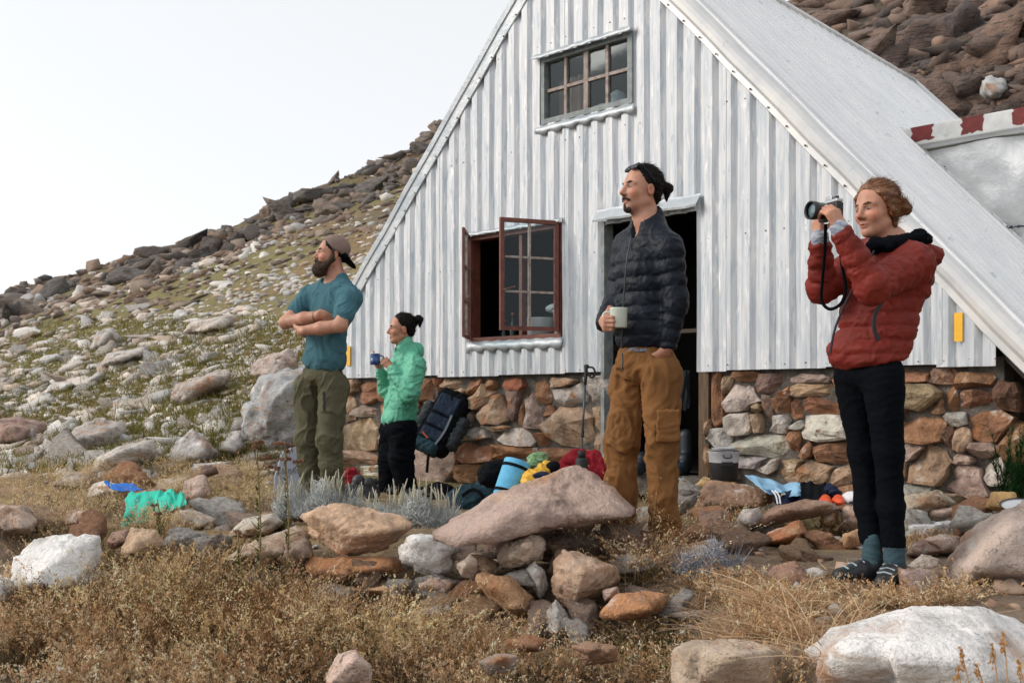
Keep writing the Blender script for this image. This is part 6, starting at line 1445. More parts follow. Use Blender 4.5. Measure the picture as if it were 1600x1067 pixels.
M['plastic'] = mat('pale_lilac_plastic_mat', (.30, .34, .42), rough=.5); M['ink'] = mat('dark_ink_mat', (.06, .07, .09), rough=.8); M['grip'] = mat('black_grip_mat', (.010, .011, .012), rough=.7); M['polemetal'] = mat('slate_pole_mat', (.05, .085, .11), rough=.4, metallic=.4)
M['greenplastic'] = mat('green_film_mat', (.20, .36, .17), rough=.35, bump=.8, bscale=18, bdist=.02); M['rubber'] = mat('dark_boot_mat', (.018, .026, .034), rough=.5)
def soft(name, prims, m, h=.01, fold=None, parent=None, seed=0, **kw):
    S = Sculpt()
    for p in prims: getattr(S, p[0])(*p[1:-1], **p[-1])
    return part(name, S, h, m, parent, fold or dict(amp=.01, fr=9, st=(1, 1, 1), seed=seed), **kw)
def tiltax(a, b): a = unit(a); b = unit(np.asarray(b, float) - a * a.dot(b)); return np.stack([b, np.cross(a, b), a])        # rows: right, depth, up

# -- rucksack leaning on the wall
Y = 9.15; c = W(692, 662, Y); ax = tiltax((.46, .22, .86), (.86, -.30, -.46)); r_, d_, u_ = ax
if d_[1] > 0: d_ = -d_
pk = empty('rucksack', W(685, 712, Y), 'navy and black rucksack leaning against the rubble wall behind the mint jacket', 'rucksack')
soft('pack_body', [('box', c, (.16, .11, .29), ax, .06, dict(k=.02)), ('box', c + u_ * .25 + d_ * .01, (.13, .10, .07), ax, .05, dict(k=.04))], M['packblack'], .012, dict(amp=.014, fr=8), pk)
for q, (a0, a1) in enumerate(((.06, .25), (-.07, .04), (-.20, -.09))):
    soft('front_panel', [('box', c + u_ * (a0 + a1) / 2 + d_ * .105 - r_ * .01, (.105, .022, (a1 - a0) / 2), ax, .012, dict(k=.01))], M['packnavy'], .009, dict(amp=.005, fr=10, seed=q), pk)
for q in (-1, 1): soft('side_pocket', [('box', c + r_ * q * .18 - u_ * .03 + d_ * .02, (.045, .08, .16), ax, .035, dict(k=.02))], M['packgrey'], .011, dict(amp=.016, fr=10, seed=q), pk)
V, Fc = ribbon(list(spline([c + r_ * .085 + u_ * .08 + d_ * .14, c + r_ * .10 - u_ * .10 + d_ * .15, c + r_ * .06 - u_ * .30 + d_ * .13], 12)), .020, d_); obj('grey_strap', V, Fc, M['strapgrey'], pk)
V, Fc = ribbon(list(spline([W(672, 700, Y - .16), W(669, 716, Y - .2), W(667, 738, Y - .2)], 10)), .026, np.array((0, -1, 0))); obj('hanging_strap', V, Fc, M['packblack'], pk)
mb = MB(); mb.tube([W(660, 674, Y - .18), W(668, 684, Y - .18)], .008, 6); mb.build('orange_tab', M['orange'], pk)
soft('bottom_pocket', [('box', c - u_ * .26 + d_ * .05 - r_ * .03, (.14, .10, .06), ax, .05, dict(k=.03))], M['packteal'], .012, dict(amp=.012, fr=9), pk)

# -- bags lying in front of the wall
soft('duffel_bag', [('ell', W(676, 782, 7.9), (.17, .20, .12), None, dict(k=.03)), ('ell', W(690, 774, 8.0), (.11, .15, .10), None, dict(k=.04))], M['packblack'], .012, dict(amp=.022, fr=7), None, label='black soft bag on the ground behind the silver shrub', cat='bag')
dp = empty('daypack', W(738, 800, 7.3), 'dark teal daypack lying on its back left of the blue foam roll', 'daypack')
soft('pack_body', [('ell', W(736, 786, 7.3), (.18, .2, .13), None, dict(k=.03)), ('ell', W(757, 776, 7.35), (.10, .15, .12), None, dict(k=.05)), ('cap', W(744, 766, 7.25), W(764, 772, 7.25), .03, .03, dict(k=.03))], M['packteal'], .011, dict(amp=.024, fr=8), dp)
V, Fc = ribbon(list(spline([W(722, 775, 7.10), W(738, 765, 7.12), W(752, 772, 7.09), W(758, 788, 7.08)], 14)), .026, np.array((.1, -1, .3))); obj('shoulder_strap', V, Fc, M['packblack'], dp)
Yr = 6.35; a, b = W(781, 806, Yr), W(809, 721, Yr + .1); rl = empty('sleeping_mat', a, 'rolled bright blue foam mat standing behind the mauve slab', 'foam mat'); ax = unit(b - a); L = np.linalg.norm(b - a)
mb = MB(); prof = [(0, .083), (.006, .088), (L - .006, .088), (L, .083)]; mb.lathe(a, ax, prof, 32); mb.build('foam_roll', M['foam'], rl, True)
for t in (L - .045, L - .215):
    mb = MB(); mb.lathe(a + ax * t, ax, [(-.010, .0885), (-.010, .092), (.010, .092), (.010, .0885)], 32, False, False); mb.build('strap', M['packblack'], rl)
pts = []; e1 = unit(np.cross(ax, (0, 1, 0))); e2 = np.cross(ax, e1)
for k in range(60): an = k * .42; rr = .012 + .070 * k / 60; pts.append(a + ax * (L + .001) + (e1 * math.cos(an) + e2 * math.sin(an)) * rr)
mb = MB(); mb.tube(pts, .0018, 5); mb.build('spiral_edge', M['packteal'], rl)
soft('stuff_sack', [('cap', W(766, 742, 6.62), W(782, 738, 6.72), .085, .085, dict(k=.02))], M['packblack'], .010, dict(amp=.012, fr=9), None, label='small black stuff sack between the foam roll and the wall', cat='stuff sack')
yb = empty('dry_bag', W(840, 745, 6.4), 'yellow bag with a black end behind the mauve slab', 'bag')
soft('bag_body', [('cap', W(828, 750, 6.35), W(858, 731, 6.5), .058, .050, dict(k=.02)), ('cap', W(822, 764, 6.3), W(834, 748, 6.35), .05, .055, dict(k=.03))], M['yellowbag'], .008, dict(amp=.014, fr=11), yb)
soft('end_flap', [('cap', W(862, 729, 6.44), W(866, 727, 6.46), .040, .034, dict(k=.01))], M['packblack'], .008, None, yb); soft('blue_lining', [('ell', W(847, 742, 6.28), (.06, .03, .018), None, dict(k=.01))], M['navycloth'], .007, None, yb)
soft('jacket', [('cap', W(868, 734, 6.9), W(900, 716, 7.0), .035, .05, dict(k=.03)), ('cap', W(900, 716, 7.0), W(930, 712, 7.0), .05, .045, dict(k=.03)), ('cap', W(930, 712, 7.0), W(934, 740, 6.95), .05, .06, dict(k=.03)), ('cap', W(880, 742, 6.9), W(920, 745, 6.9), .06, .06, dict(k=.03))], M['redcloth'], .010, dict(amp=.026, fr=9, st=(1.2, 1, .9)), None, label='crumpled crimson jacket at the foot of the wall behind the slab', cat='jacket')
soft('plastic_bag', [('ell', W(838, 722, 6.85), (.075, .06, .06), None, dict(k=.02)), ('ell', W(848, 712, 6.9), (.03, .03, .04), None, dict(k=.02))], M['greenplastic'], .009, dict(amp=.022, fr=14), None, label='crinkled pale green plastic bag behind the yellow bag', cat='plastic bag')
bt = empty('water_bottle', W(909, 746, 6.3), 'dark water bottle standing at the foot of the trekking pole', 'bottle'); mb = MB(); mb.lathe(W(909, 752, 6.3), (0, 0, 1), [(0, .036), (.01, .040), (.135, .040), (.15, .030)], 20); mb.build('bottle_body', M['grip'], bt, True)
mb = MB(); mb.lathe(W(909, 752, 6.3) + np.array((0, 0, .15)), (0, 0, 1), [(0, .024), (.04, .024), (.045, .018)], 16); mb.build('screw_cap', M['grip'], bt, True)
# -- trekking pole
p0, p1 = W(906, 752, 7.7), W(915, 590, 8.0); tp = empty('trekking_pole', p0, 'slate trekking pole with black handle leaning by the doorway', 'trekking pole')
d = unit(p1 - p0); L = np.linalg.norm(p1 - p0); mb = MB(); mb.tube([p0, p0 + d * L * .45], .006, 8); mb.build('lower_shaft', M['polemetal'], tp, True); mb = MB(); mb.tube([p0 + d * L * .45, p1], .0085, 8); mb.build('upper_shaft', M['polemetal'], tp, True)
mb = MB(); mb.tube([p0 + d * (L * .45 - .025), p0 + d * (L * .45 + .03)], .0125, 10); mb.build('clamp', M['grip'], tp)
mb = MB(); mb.tube([p1 - d * .06, p1, p1 + d * .06, p1 + d * .105, p1 + d * .112], [.012, .015, .0145, .019, .012], 10); mb.tube([p1 + d * .098 + np.array((-.01, 0, 0)), p1 + d * .10 + np.array((.022, 0, 0))], .011, 8); mb.build('handle', M['grip'], tp, True)
V, Fc = ribbon(list(spline([p1 + d * .09 + np.array((.01, -.01, 0)), p1 + d * .085 + np.array((.055, -.01, 0)), p1 + d * .03 + np.array((.075, -.01, 0)), p1 + d * .0 + np.array((.045, -.01, 0)), p1 + d * .05 + np.array((.012, -.01, 0))], 20)), .016, np.array((.2, -1, 0))); obj('wrist_strap', V, Fc, M['grip'], tp)
# -- small things between the two people on the left
soft('stuff_sack', [('ell', W(551, 752, 8.0), (.075, .06, .09), None, dict(k=.02)), ('ell', W(548, 738, 8.0), (.035, .03, .04), None, dict(k=.03))], M['redcloth'], .008, dict(amp=.022, fr=12), None, label='small crimson sack on the ground between the capped and the mint-jacketed person', cat='stuff sack')
ia = empty('ice_axe', W(570, 768, 7.9), 'short orange shaft with black head lying beside the crimson sack', 'tool'); mb = MB(); mb.tube([W(566, 764, 7.9), W(586, 752, 8.0)], .011, 8); mb.build('shaft', M['orange'], ia, True); mb = MB(); mb.tube([W(585, 748, 8.0), W(589, 757, 8.0)], .02, 8); mb.build('head', M['grip'], ia, True)
for (px, py, lab) in ((562, 771, 'black hiking boot beside the crimson sack'), (578, 775, 'black hiking boot behind the silver shrub, left of the mint-jacketed person')):
    S = Sculpt(); hp = W(px + 8, py + 4, 7.7); shoe(S, hp, (-.9, -.4, 0), .27, .05, .12); part('boot', S, .010, M['shoe'], None, None, label=lab, cat='boot')
# -- pale plastic board with handwriting
bd = empty('board', W(447, 775, 7.9), 'pale lilac board with scribbled writing leaning behind the dry flower stalks', 'board')
cor = [(440, 706), (466, 694), (486, 772), (428, 780), (428, 745)]; V = [W(x, y, 7.95) for x, y in cor] + [W(x, y, 8.0) for x, y in cor]
o = bevel(obj('panel', V, [(0, 1, 2, 3, 4)[::-1], (5, 6, 7, 8, 9)] + [(i, (i + 1) % 5, 5 + (i + 1) % 5, 5 + i) for i in range(5)], M['plastic'], bd), .012, 3)
mb = MB()
for st in ([(432, 727), (435, 724), (437, 727), (433, 734), (438, 733)], [(441, 725), (444, 729), (442, 734), (439, 730), (441, 725)], [(448, 723), (445, 736)], [(452, 726), (455, 729), (453, 734), (450, 730), (452, 726)], [(459, 724), (463, 727), (461, 733), (457, 730), (459, 724)], [(466, 729), (473, 728)]):
    mb.tube([W(x, y + 6, 7.944) for x, y in st], .0022, 4)
mb.build('handwriting', M['ink'], bd)
# -- cooking pot
pb = W(1131, 750, 6.32); pot = empty('cooking_pot', pb, 'sooty aluminium cooking pot standing on the brown boulder by the door', 'pot')
mb = MB(); mb.lathe(pb, (0, 0, 1), [(0, .080), (.004, .086), (.115, .092)], 36, True, False); mb.build('sooty_base', M['soot'], pot, True)
mb = MB(); mb.lathe(pb, (0, 0, 1), [(.115, .0922), (.165, .096), (.180, .104), (.183, .104), (.180, .098), (.12, .090)], 36, False, False); mb.build('upper_wall', M['alu'], pot, True)
mb = MB(); mb.lathe(pb, (0, 0, 1), [(.150, .074), (.205, .076), (.208, .078), (.206, .073), (.16, .070)], 30, True, False); mb.build('inner_pot', M['alu'], pot, True)
mb = MB(); mb.tube(spline([pb + np.array((-.025, -.100, .165)), pb + np.array((-.022, -.118, .150)), pb + np.array((.022, -.118, .150)), pb + np.array((.025, -.100, .165))], 12), .004, 6); mb.tube(spline([pb + np.array((-.09, -.05, .185)), pb + np.array((-.03, -.115, .195)), pb + np.array((.03, -.115, .195)), pb + np.array((.09, -.05, .185))], 16), .003, 6); mb.build('bail_handle', M['grip'], pot)
mb = MB(); mb.box(pb + np.array((0, -.098, .108)), (.036, 0, 0), (0, .012, 0), (0, 0, .014)); bevel(mb.build('side_grip', M['grip'], pot), .005)
sp = empty('spoon', pb + np.array((-.06, 0, .17)), 'dark spoon sticking out of the cooking pot', 'spoon'); mb = MB(); mb.tube([pb + np.array((-.03, 0, .17)), pb + np.array((-.075, 0, .215)), pb + np.array((-.115, 0, .255))], [.006, .006, .010], 8); mb.build('handle', M['grip'], sp, True)
# -- clothes drying on the rocks
def drape(name, cor, nu, nv, Yf, m, label, cat, parent=None, wave=.02, seed=0, kw={}):
    """cloth grid over 4 pixel corners (tl, tr, br, bl); Yf(s, t) depth"""
    V = []; (tl, tr, br, bl) = [np.array(c, float) for c in cor]
    for i in range(nu + 1):
        for j in range(nv + 1):
            s, t = i / nu, j / nv; p = (tl * (1 - s) + tr * s) * (1 - t) + (bl * (1 - s) + br * s) * t
            n1 = mnoise.fractal((s * 4 + seed, t * 2, seed), 1, 2, 3); n2 = mnoise.fractal((s * 3 + 9, t * 3, seed + 4), 1, 2, 2); edge = 1 if 0 < i < nu and 0 < j < nv else 1.6
            V.append(W(p[0] + 4 * n2 * edge, p[1] + 5 * n1 * edge, Yf(s, t) + wave * math.sin(s * 17 + 2 * n1 + seed + t * 3) * (.3 + t) + wave * n1))
    o = obj(name, V, [(i * (nv + 1) + j, i * (nv + 1) + j + 1, (i + 1) * (nv + 1) + j + 1, (i + 1) * (nv + 1) + j) for i in range(nu) for j in range(nv)], m, parent, True, label=label, cat=cat, **kw)
    mm = o.modifiers.new('thick', 'SOLIDIFY'); mm.thickness = .006; sb = o.modifiers.new('sub', 'SUBSURF'); sb.levels = 1; sb.render_levels = 1; return o
drape('towel', [(200, 770), (270, 764), (262, 806), (188, 823)], 26, 14, lambda s, t: 6.42 - .26 * min(1, t * 1.6), M['turq'], 'turquoise towel hung over a reddish rock at the left', 'towel', wave=.02, seed=1)
drape('towel', [(262, 766), (288, 768), (291, 786), (262, 802)], 12, 8, lambda s, t: 6.34 - .2 * t, M['turq'], 'corner of turquoise cloth spread right of the hung towel', 'towel', wave=.015, seed=3)
drape('cloth', [(160, 753), (200, 755), (226, 766), (184, 767)], 14, 6, lambda s, t: 7.0 - .25 * t, M['bluecloth'], 'royal blue cloth lying on the white rock behind the turquoise towel', 'cloth', wave=.015, seed=5)
cl = drape('shirt', [(1162, 742), (1255, 757), (1252, 776), (1195, 768)], 24, 10, lambda s, t: 6.15 - .30 * t, M['skyblue'], 'sky blue shirt laid out on the brown boulder beside the pot', 'shirt', wave=.045, seed=7)
sh = drape('shorts', [(1205, 768), (1262, 764), (1262, 788), (1212, 788)], 14, 8, lambda s, t: 5.98 - .18 * t, M['navycloth'], 'navy shorts with white side stripes hanging over the rock edge', 'shorts', wave=.025, seed=9)
for k in (0, 5): 
    V, Fc = ribbon(list(spline([W(1206 + k, 766, 5.88), W(1212 + k, 774, 5.80), W(1215 + k * .9, 787, 5.76)], 8)), .008, np.array((0, -1, .3))); obj('white_stripe', V, Fc, M['whitecloth'], sh)
drape('trousers', [(1252, 752), (1292, 754), (1292, 787), (1254, 788)], 10, 8, lambda s, t: 6.02 - .22 * t, M['packblack'], 'black trousers folded on the rock between the shorts and the orange shoes', 'trousers', wave=.012, seed=11)
soft('cloth', [('ell', W(1301, 768, 5.95), (.045, .06, .045), None, dict(k=.02))], M['navycloth'], .008, dict(amp=.016, fr=12), None, label='navy bundle above the orange shoe tips', cat='cloth')
for x, lab in ((1289, 'left orange shoe tip peeking out beside the black trousers'), (1309, 'right orange shoe tip next to the white cap')):
    S = Sculpt(); S.ell(W(x, 783, 5.80), (.034, .075, .024), None, .01); S.ell(W(x + 1, 779, 5.86), (.026, .05, .026), None, .02); S.plane(W(x, 789, 5.8), (0, 0, -1), .004); M.setdefault('neon', mat('neon_orange_mat', (.62, .075, .02), rough=.55)); part('shoe', S, .006, M['neon'], None, None, label=lab, cat='shoe')
cp = empty('cap', W(1328, 786, 5.85), 'white cap lying on the rock just left of the black leggings', 'cap')
S = Sculpt(); S.ell(W(1330, 781, 5.85), (.055, .06, .05), None, .01); S.plane(W(1328, 786, 5.85), (0, 0, -1), .004); part('crown', S, .006, M['whitecloth'], cp, dict(amp=.004, fr=12)); S = Sculpt(); S.ell(W(1340, 785, 5.75), (.05, .05, .008), None, .01); part('peak', S, .006, M['navycloth'], cp)
# -- enamel plate on the pink boulder
pl = empty('plate', W(1596, 798, 4.35), 'white enamel plate with dark rim on the pink-grey boulder at the right edge', 'plate'); pc = W(1597, 797, 4.35)
mb = MB(); mb.lathe(pc, (-.1, -.25, 1), [(0, .05), (.004, .055), (.022, .088), (.020, .086), (.006, .052)], 32); mb.build('dish', M['whitee'], pl, True); mb = MB(); mb.lathe(pc, (-.1, -.25, 1), [(.020, .087), (.023, .0905), (.025, .088), (.022, .086)], 32, False, False); mb.build('rim', M['grip'], pl, True)
# -- dim things in the doorway
drape('cloth', [(1058, 578), (1080, 578), (1078, 640), (1056, 642)], 8, 10, lambda s, t: 8.1, M['packgrey'], 'grey cloth hanging in the dark doorway', 'cloth', wave=.02, seed=15)
for (px, py, lab) in ((1072, 742, 'dark rubber boot just inside the doorway'), (1004, 748, 'dark shoe on the doorstep between the ochre trouser legs')):
    S = Sculpt(); hp = W(px, py, 7.9); hp[2] = DTH; shoe(S, hp, (-.4, -.8, 0), .27, .048, .12); S.cap(hp + np.array((0, 0, .08)), hp + np.array((0, .02, .30 if px > 1050 else .12)), .05, .055, .02); part('boot', S, .010, M['rubber'], None, None, label=lab, cat='boot')
jr = empty('lantern', F(-.18, 1.28, -.35), 'glass lantern standing on a shelf inside the doorway', 'lantern'); mb = MB(); mb.lathe(F(-.18, 1.28, -.35), (0, 0, 1), [(0, .04), (.02, .042), (.03, .034), (.11, .036), (.13, .022)], 18); mb.build('glass_globe', M['lensglass'], jr, True); mb = MB(); mb.lathe(F(-.18, 1.41, -.35), (0, 0, 1), [(0, .03), (.015, .03), (.03, .012), (.05, .012)], 14); mb.build('cap', M['grip'], jr, True)
mb = MB(); mb.fbox(-.40, -.005, 1.25, 1.28, -.5, -.15); mb.build('shelf', M['benchtop'], None, label='dark shelf inside the doorway under the lantern', cat='shelf')

# ================================================================ PLANTS
STRAW = np.array([(.52, .355, .20), (.64, .48, .30), (.44, .28, .14), (.33, .19, .10), (.70, .57, .40), (.48, .31, .19)])
def jitter_dir(n, lean=.25):
    d = np.stack([rng.normal(size=n) * lean, rng.normal(size=n) * lean, np.ones(n)], 1); return d / np.linalg.norm(d, axis=1, keepdims=True)
def region(px, py, rx, ry, n, fixY=None):
    """n base points on the ground whose pixels fall in clumps inside an ellipse"""
    nc = max(3, n // 7); rc = np.sqrt(rng.rand(nc)); ac = rng.rand(nc) * 2 * math.pi; k = rng.randint(nc, size=n); g = rng.normal(size=(n, 2)) * .13
    r = np.hypot(rc[k] * np.cos(ac[k]) + g[:, 0], rc[k] * np.sin(ac[k]) + g[:, 1] * .8); a = np.arctan2(rc[k] * np.sin(ac[k]) + g[:, 1] * .8, rc[k] * np.cos(ac[k]) + g[:, 0]); H = hit(px + rx * r * np.cos(a), py + ry * r * np.sin(a)); return H[~np.isnan(H[:, 0])]
straw = Blades()
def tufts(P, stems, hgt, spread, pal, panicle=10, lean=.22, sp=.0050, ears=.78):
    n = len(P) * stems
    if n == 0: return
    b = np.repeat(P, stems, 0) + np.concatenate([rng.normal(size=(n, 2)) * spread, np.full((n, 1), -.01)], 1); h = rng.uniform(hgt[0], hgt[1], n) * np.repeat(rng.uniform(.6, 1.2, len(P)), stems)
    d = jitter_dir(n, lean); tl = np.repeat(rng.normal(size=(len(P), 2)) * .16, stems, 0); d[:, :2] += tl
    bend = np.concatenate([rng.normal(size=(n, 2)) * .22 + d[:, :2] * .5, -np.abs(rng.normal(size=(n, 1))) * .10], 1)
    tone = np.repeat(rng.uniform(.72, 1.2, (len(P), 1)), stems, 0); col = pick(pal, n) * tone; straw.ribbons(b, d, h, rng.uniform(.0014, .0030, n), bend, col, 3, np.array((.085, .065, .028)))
    if panicle:
        isear = rng.rand(n) < ears; m = n * panicle; idx = np.repeat(np.arange(n), panicle); e = isear[idx]
        t = np.where(e, 1 - rng.rand(m) * .24, rng.uniform(.55, 1.0, m))
        p = b[idx] + (d[idx] * t[:, None] + bend[idx] * (t ** 2)[:, None]) * h[idx][:, None]
        rad = np.where(e, .0035 + .016 * (1.02 - t), (.024 * (1.12 - t) * 1.7 + .003) * h[idx] / .35)[:, None]
        p = p + rng.normal(size=(m, 3)) * rad * np.array((1, 1, .6)); straw.flakes(p, rng.uniform(.6, 1.4, m) * sp * np.where(e, 1.35, .9), np.clip(col[idx] * rng.uniform(.95, 1.5, (m, 1)), 0, .8), d[idx] + bend[idx] + rng.normal(size=(m, 3)) * np.where(e, .22, .5)[:, None], .32)
PAN = STRAW; GREENB = np.array([(.07, .085, .028), (.11, .11, .04), (.16, .13, .05), (.24, .18, .08)]); PALE = np.array([(.56, .42, .24), (.50, .35, .18), (.62, .48, .30)]); DARKG = np.array([(.035, .042, .014), (.055, .055, .02), (.08, .06, .028), (.03, .035, .015)]); BROWN = np.array([(.20, .105, .05), (.28, .155, .075), (.14, .075, .038)])
# foreground mass on the left and centre
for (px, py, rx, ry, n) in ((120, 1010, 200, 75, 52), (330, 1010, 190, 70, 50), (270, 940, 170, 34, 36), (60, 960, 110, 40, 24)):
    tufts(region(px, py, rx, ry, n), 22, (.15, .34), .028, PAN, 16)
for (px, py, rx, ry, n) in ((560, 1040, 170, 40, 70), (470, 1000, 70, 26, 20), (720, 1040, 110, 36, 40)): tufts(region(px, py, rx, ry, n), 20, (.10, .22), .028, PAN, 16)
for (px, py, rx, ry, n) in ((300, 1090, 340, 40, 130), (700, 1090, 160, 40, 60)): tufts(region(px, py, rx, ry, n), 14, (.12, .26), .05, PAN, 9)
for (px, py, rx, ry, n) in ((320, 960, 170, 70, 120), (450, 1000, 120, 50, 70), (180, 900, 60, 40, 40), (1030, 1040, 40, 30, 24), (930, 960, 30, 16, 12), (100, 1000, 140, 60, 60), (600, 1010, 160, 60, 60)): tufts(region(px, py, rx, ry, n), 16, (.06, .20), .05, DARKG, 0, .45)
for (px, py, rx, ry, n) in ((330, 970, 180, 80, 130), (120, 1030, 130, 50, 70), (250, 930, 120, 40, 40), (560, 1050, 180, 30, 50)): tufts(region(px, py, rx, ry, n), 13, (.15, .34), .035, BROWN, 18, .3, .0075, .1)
# long curved basal blades
for (px, py, rx, ry, n, pal) in ((250, 1000, 300, 80, 130, GREENB), (600, 1050, 220, 40, 70, PAN), (1030, 1045, 40, 24, 24, GREENB), (1200, 1000, 200, 60, 60, PAN)):
    P = region(px, py, rx, ry, n); k = 9; b = np.repeat(P, k, 0) + np.concatenate([rng.normal(size=(len(P) * k, 2)) * .02, np.zeros((len(P) * k, 1))], 1); m = len(b); d = jitter_dir(m, .45); straw.ribbons(b, d, rng.uniform(.12, .28, m), rng.uniform(.003, .006, m), np.concatenate([d[:, :2] * 1.1, -rng.uniform(.2, .6, (m, 1))], 1), pick(pal, m), 5)
# taller feathery stems standing out of the mass
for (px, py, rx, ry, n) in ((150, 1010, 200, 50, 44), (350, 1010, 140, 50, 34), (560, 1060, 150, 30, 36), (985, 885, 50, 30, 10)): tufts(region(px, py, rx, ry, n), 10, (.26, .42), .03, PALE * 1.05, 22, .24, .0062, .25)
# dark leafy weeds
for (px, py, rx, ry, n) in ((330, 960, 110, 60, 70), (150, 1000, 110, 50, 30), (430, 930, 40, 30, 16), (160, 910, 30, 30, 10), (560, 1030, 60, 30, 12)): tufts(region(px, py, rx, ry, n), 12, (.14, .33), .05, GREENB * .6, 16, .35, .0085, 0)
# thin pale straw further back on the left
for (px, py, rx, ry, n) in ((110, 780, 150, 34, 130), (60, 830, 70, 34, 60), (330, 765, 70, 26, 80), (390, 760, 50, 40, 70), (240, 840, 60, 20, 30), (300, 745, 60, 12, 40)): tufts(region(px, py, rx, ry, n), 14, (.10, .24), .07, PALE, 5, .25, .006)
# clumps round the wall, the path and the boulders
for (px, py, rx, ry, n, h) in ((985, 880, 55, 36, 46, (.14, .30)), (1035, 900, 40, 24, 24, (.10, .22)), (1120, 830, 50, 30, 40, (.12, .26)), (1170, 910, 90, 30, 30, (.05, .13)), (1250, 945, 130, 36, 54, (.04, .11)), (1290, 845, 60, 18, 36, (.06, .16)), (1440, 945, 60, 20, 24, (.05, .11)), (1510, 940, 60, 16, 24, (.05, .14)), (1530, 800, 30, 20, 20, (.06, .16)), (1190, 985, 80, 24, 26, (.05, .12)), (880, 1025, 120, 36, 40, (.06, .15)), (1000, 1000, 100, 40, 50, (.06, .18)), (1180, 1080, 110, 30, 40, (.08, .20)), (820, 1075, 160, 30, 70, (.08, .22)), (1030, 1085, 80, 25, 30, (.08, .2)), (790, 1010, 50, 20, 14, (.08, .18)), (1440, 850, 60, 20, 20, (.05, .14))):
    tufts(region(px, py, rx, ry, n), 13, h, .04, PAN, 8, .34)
# lying straw and twigs on the ground
n = 5200; H = region(1080, 960, 420, 90, n); d = rng.normal(size=(len(H), 3)); d[:, 2] = np.abs(d[:, 2]) * .18 + .03; d /= np.linalg.norm(d, axis=1, keepdims=True)
straw.ribbons(H + np.array((0, 0, .004)), d, rng.uniform(.05, .16, len(H)), rng.uniform(.0015, .003, len(H)), rng.normal(size=(len(H), 3)) * np.array((.2, .2, .03)), pick(np.concatenate([STRAW, BROWN]), len(H)))
n = 2600; H = region(300, 790, 420, 60, n); d = rng.normal(size=(len(H), 3)); d[:, 2] = np.abs(d[:, 2]) * .3 + .1; d /= np.linalg.norm(d, axis=1, keepdims=True)
straw.ribbons(H, d, rng.uniform(.05, .14, len(H)), rng.uniform(.002, .004, len(H)), rng.normal(size=(len(H), 3)) * .15, pick(PALE, len(H)))
# green grass between the scree stones
n = 9000; H = hit(rng.uniform(-60, 560, n), rng.uniform(500, 740, n)); H = H[~np.isnan(H[:, 0])]; GRN = np.array([(.16, .15, .035), (.22, .195, .06), (.30, .24, .10), (.11, .115, .03)])
k = 4; Hk = np.repeat(H, k, 0) + rng.normal(size=(len(H) * k, 3)) * np.array((.05, .05, 0)); nn = len(Hk); straw.ribbons(Hk, jitter_dir(nn, .5), rng.uniform(.06, .16, nn), rng.uniform(.008, .016, nn), rng.normal(size=(nn, 3)) * .2, pick(GRN, nn), 1)
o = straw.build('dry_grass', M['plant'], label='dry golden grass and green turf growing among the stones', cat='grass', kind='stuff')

# ---- silver shrubs with upright stalks
SIL = np.array([(.58, .61, .61), (.68, .70, .69), (.46, .50, .50), (.74, .75, .72)]); LAV = np.array([(.36, .37, .42), (.44, .45, .49), (.28, .29, .33), (.50, .50, .52)])
def silver_shrub(name, label, px0, px1, py_base, Y, height, n_leaf, stalks, pal, stalk_h=(.08, .17), grp=None):
    base = W((px0 + px1) / 2, py_base, Y)
    if px0 > 900: base[2] = tz(base[0], base[1])
    root = empty(name, base, label, 'shrub', grp); wd = (px1 - px0) / FPX * Y / 2
    B = Blades(); n = n_leaf
    r = rng.rand(n) ** .5; a = rng.rand(n) * 2 * math.pi; x = np.cos(a) * r; y = np.sin(a) * r * .55; top = height * (1 - .65 * r ** 2) * (.75 + .35 * np.sin(x * 7 + 1))
    p = base + np.stack([x * wd, y * wd, top * rng.rand(n) ** .6], 1); d = jitter_dir(n, 1.3)
    B.ribbons(p, d, rng.uniform(.012, .034, n), rng.uniform(.003, .0065, n), rng.normal(size=(n, 3)) * .5, pick(pal, n, .3), 2)
    m = n // 8; q = base + np.stack([rng.uniform(-1, 1, m) * wd * .8, rng.uniform(-.5, .5, m) * wd, np.zeros(m)], 1); B.ribbons(q, jitter_dir(m, .4), rng.uniform(.5, 1.0, m) * height, np.full(m, .004), rng.normal(size=(m, 3)) * .2, pick(pal * .5, m), 3)
    B.build('foliage', M['plant'], parent=root)
    for k in range(stalks):
        t = rng.uniform(-.95, .95); yy = rng.uniform(-.35, .35) * wd; p0 = base + np.array((t * wd, yy, height * (1 - .6 * t * t) * .55)); h = rng.uniform(*stalk_h); lean = rng.normal(size=2) * .02
        mb = MB(); pts = [p0 + np.array((lean[0] * s * s + .002 * math.sin(s * 20), lean[1] * s, h * s)) for s in np.linspace(0, 1, 5)]; mb.tube(pts, [.0026, .0034, .0046, .0044, .002], 6)
        mb.build('stalk', M['stalk'], root, True)
M['stalk'] = mat('woolly_stalk_mat', [(.3, (.36, .34, .25)), (.7, (.55, .53, .42))], scale=40, rough=.95, bump=1, bscale=160, bdist=.004)
silver_shrub('silver_shrub', 'silver leaved shrub with upright stalks below the olive trousers', 428, 568, 806, 5.75, .20, 5200, 34, SIL, grp='silver shrubs')
silver_shrub('silver_shrub', 'silver leaved shrub with many upright stalks below the black trousers and daypack', 566, 720, 822, 5.35, .18, 5200, 38, SIL, grp='silver shrubs')
silver_shrub('silver_shrub', 'lavender grey woody shrub right of the ochre trousers beside the path', 1058, 1165, 928, 4.35, .15, 2600, 0, LAV)
silver_shrub('silver_shrub', 'small pale shrub tucked against the foot of the ochre trousers', 1026, 1066, 882, 4.55, .10, 700, 0, LAV)
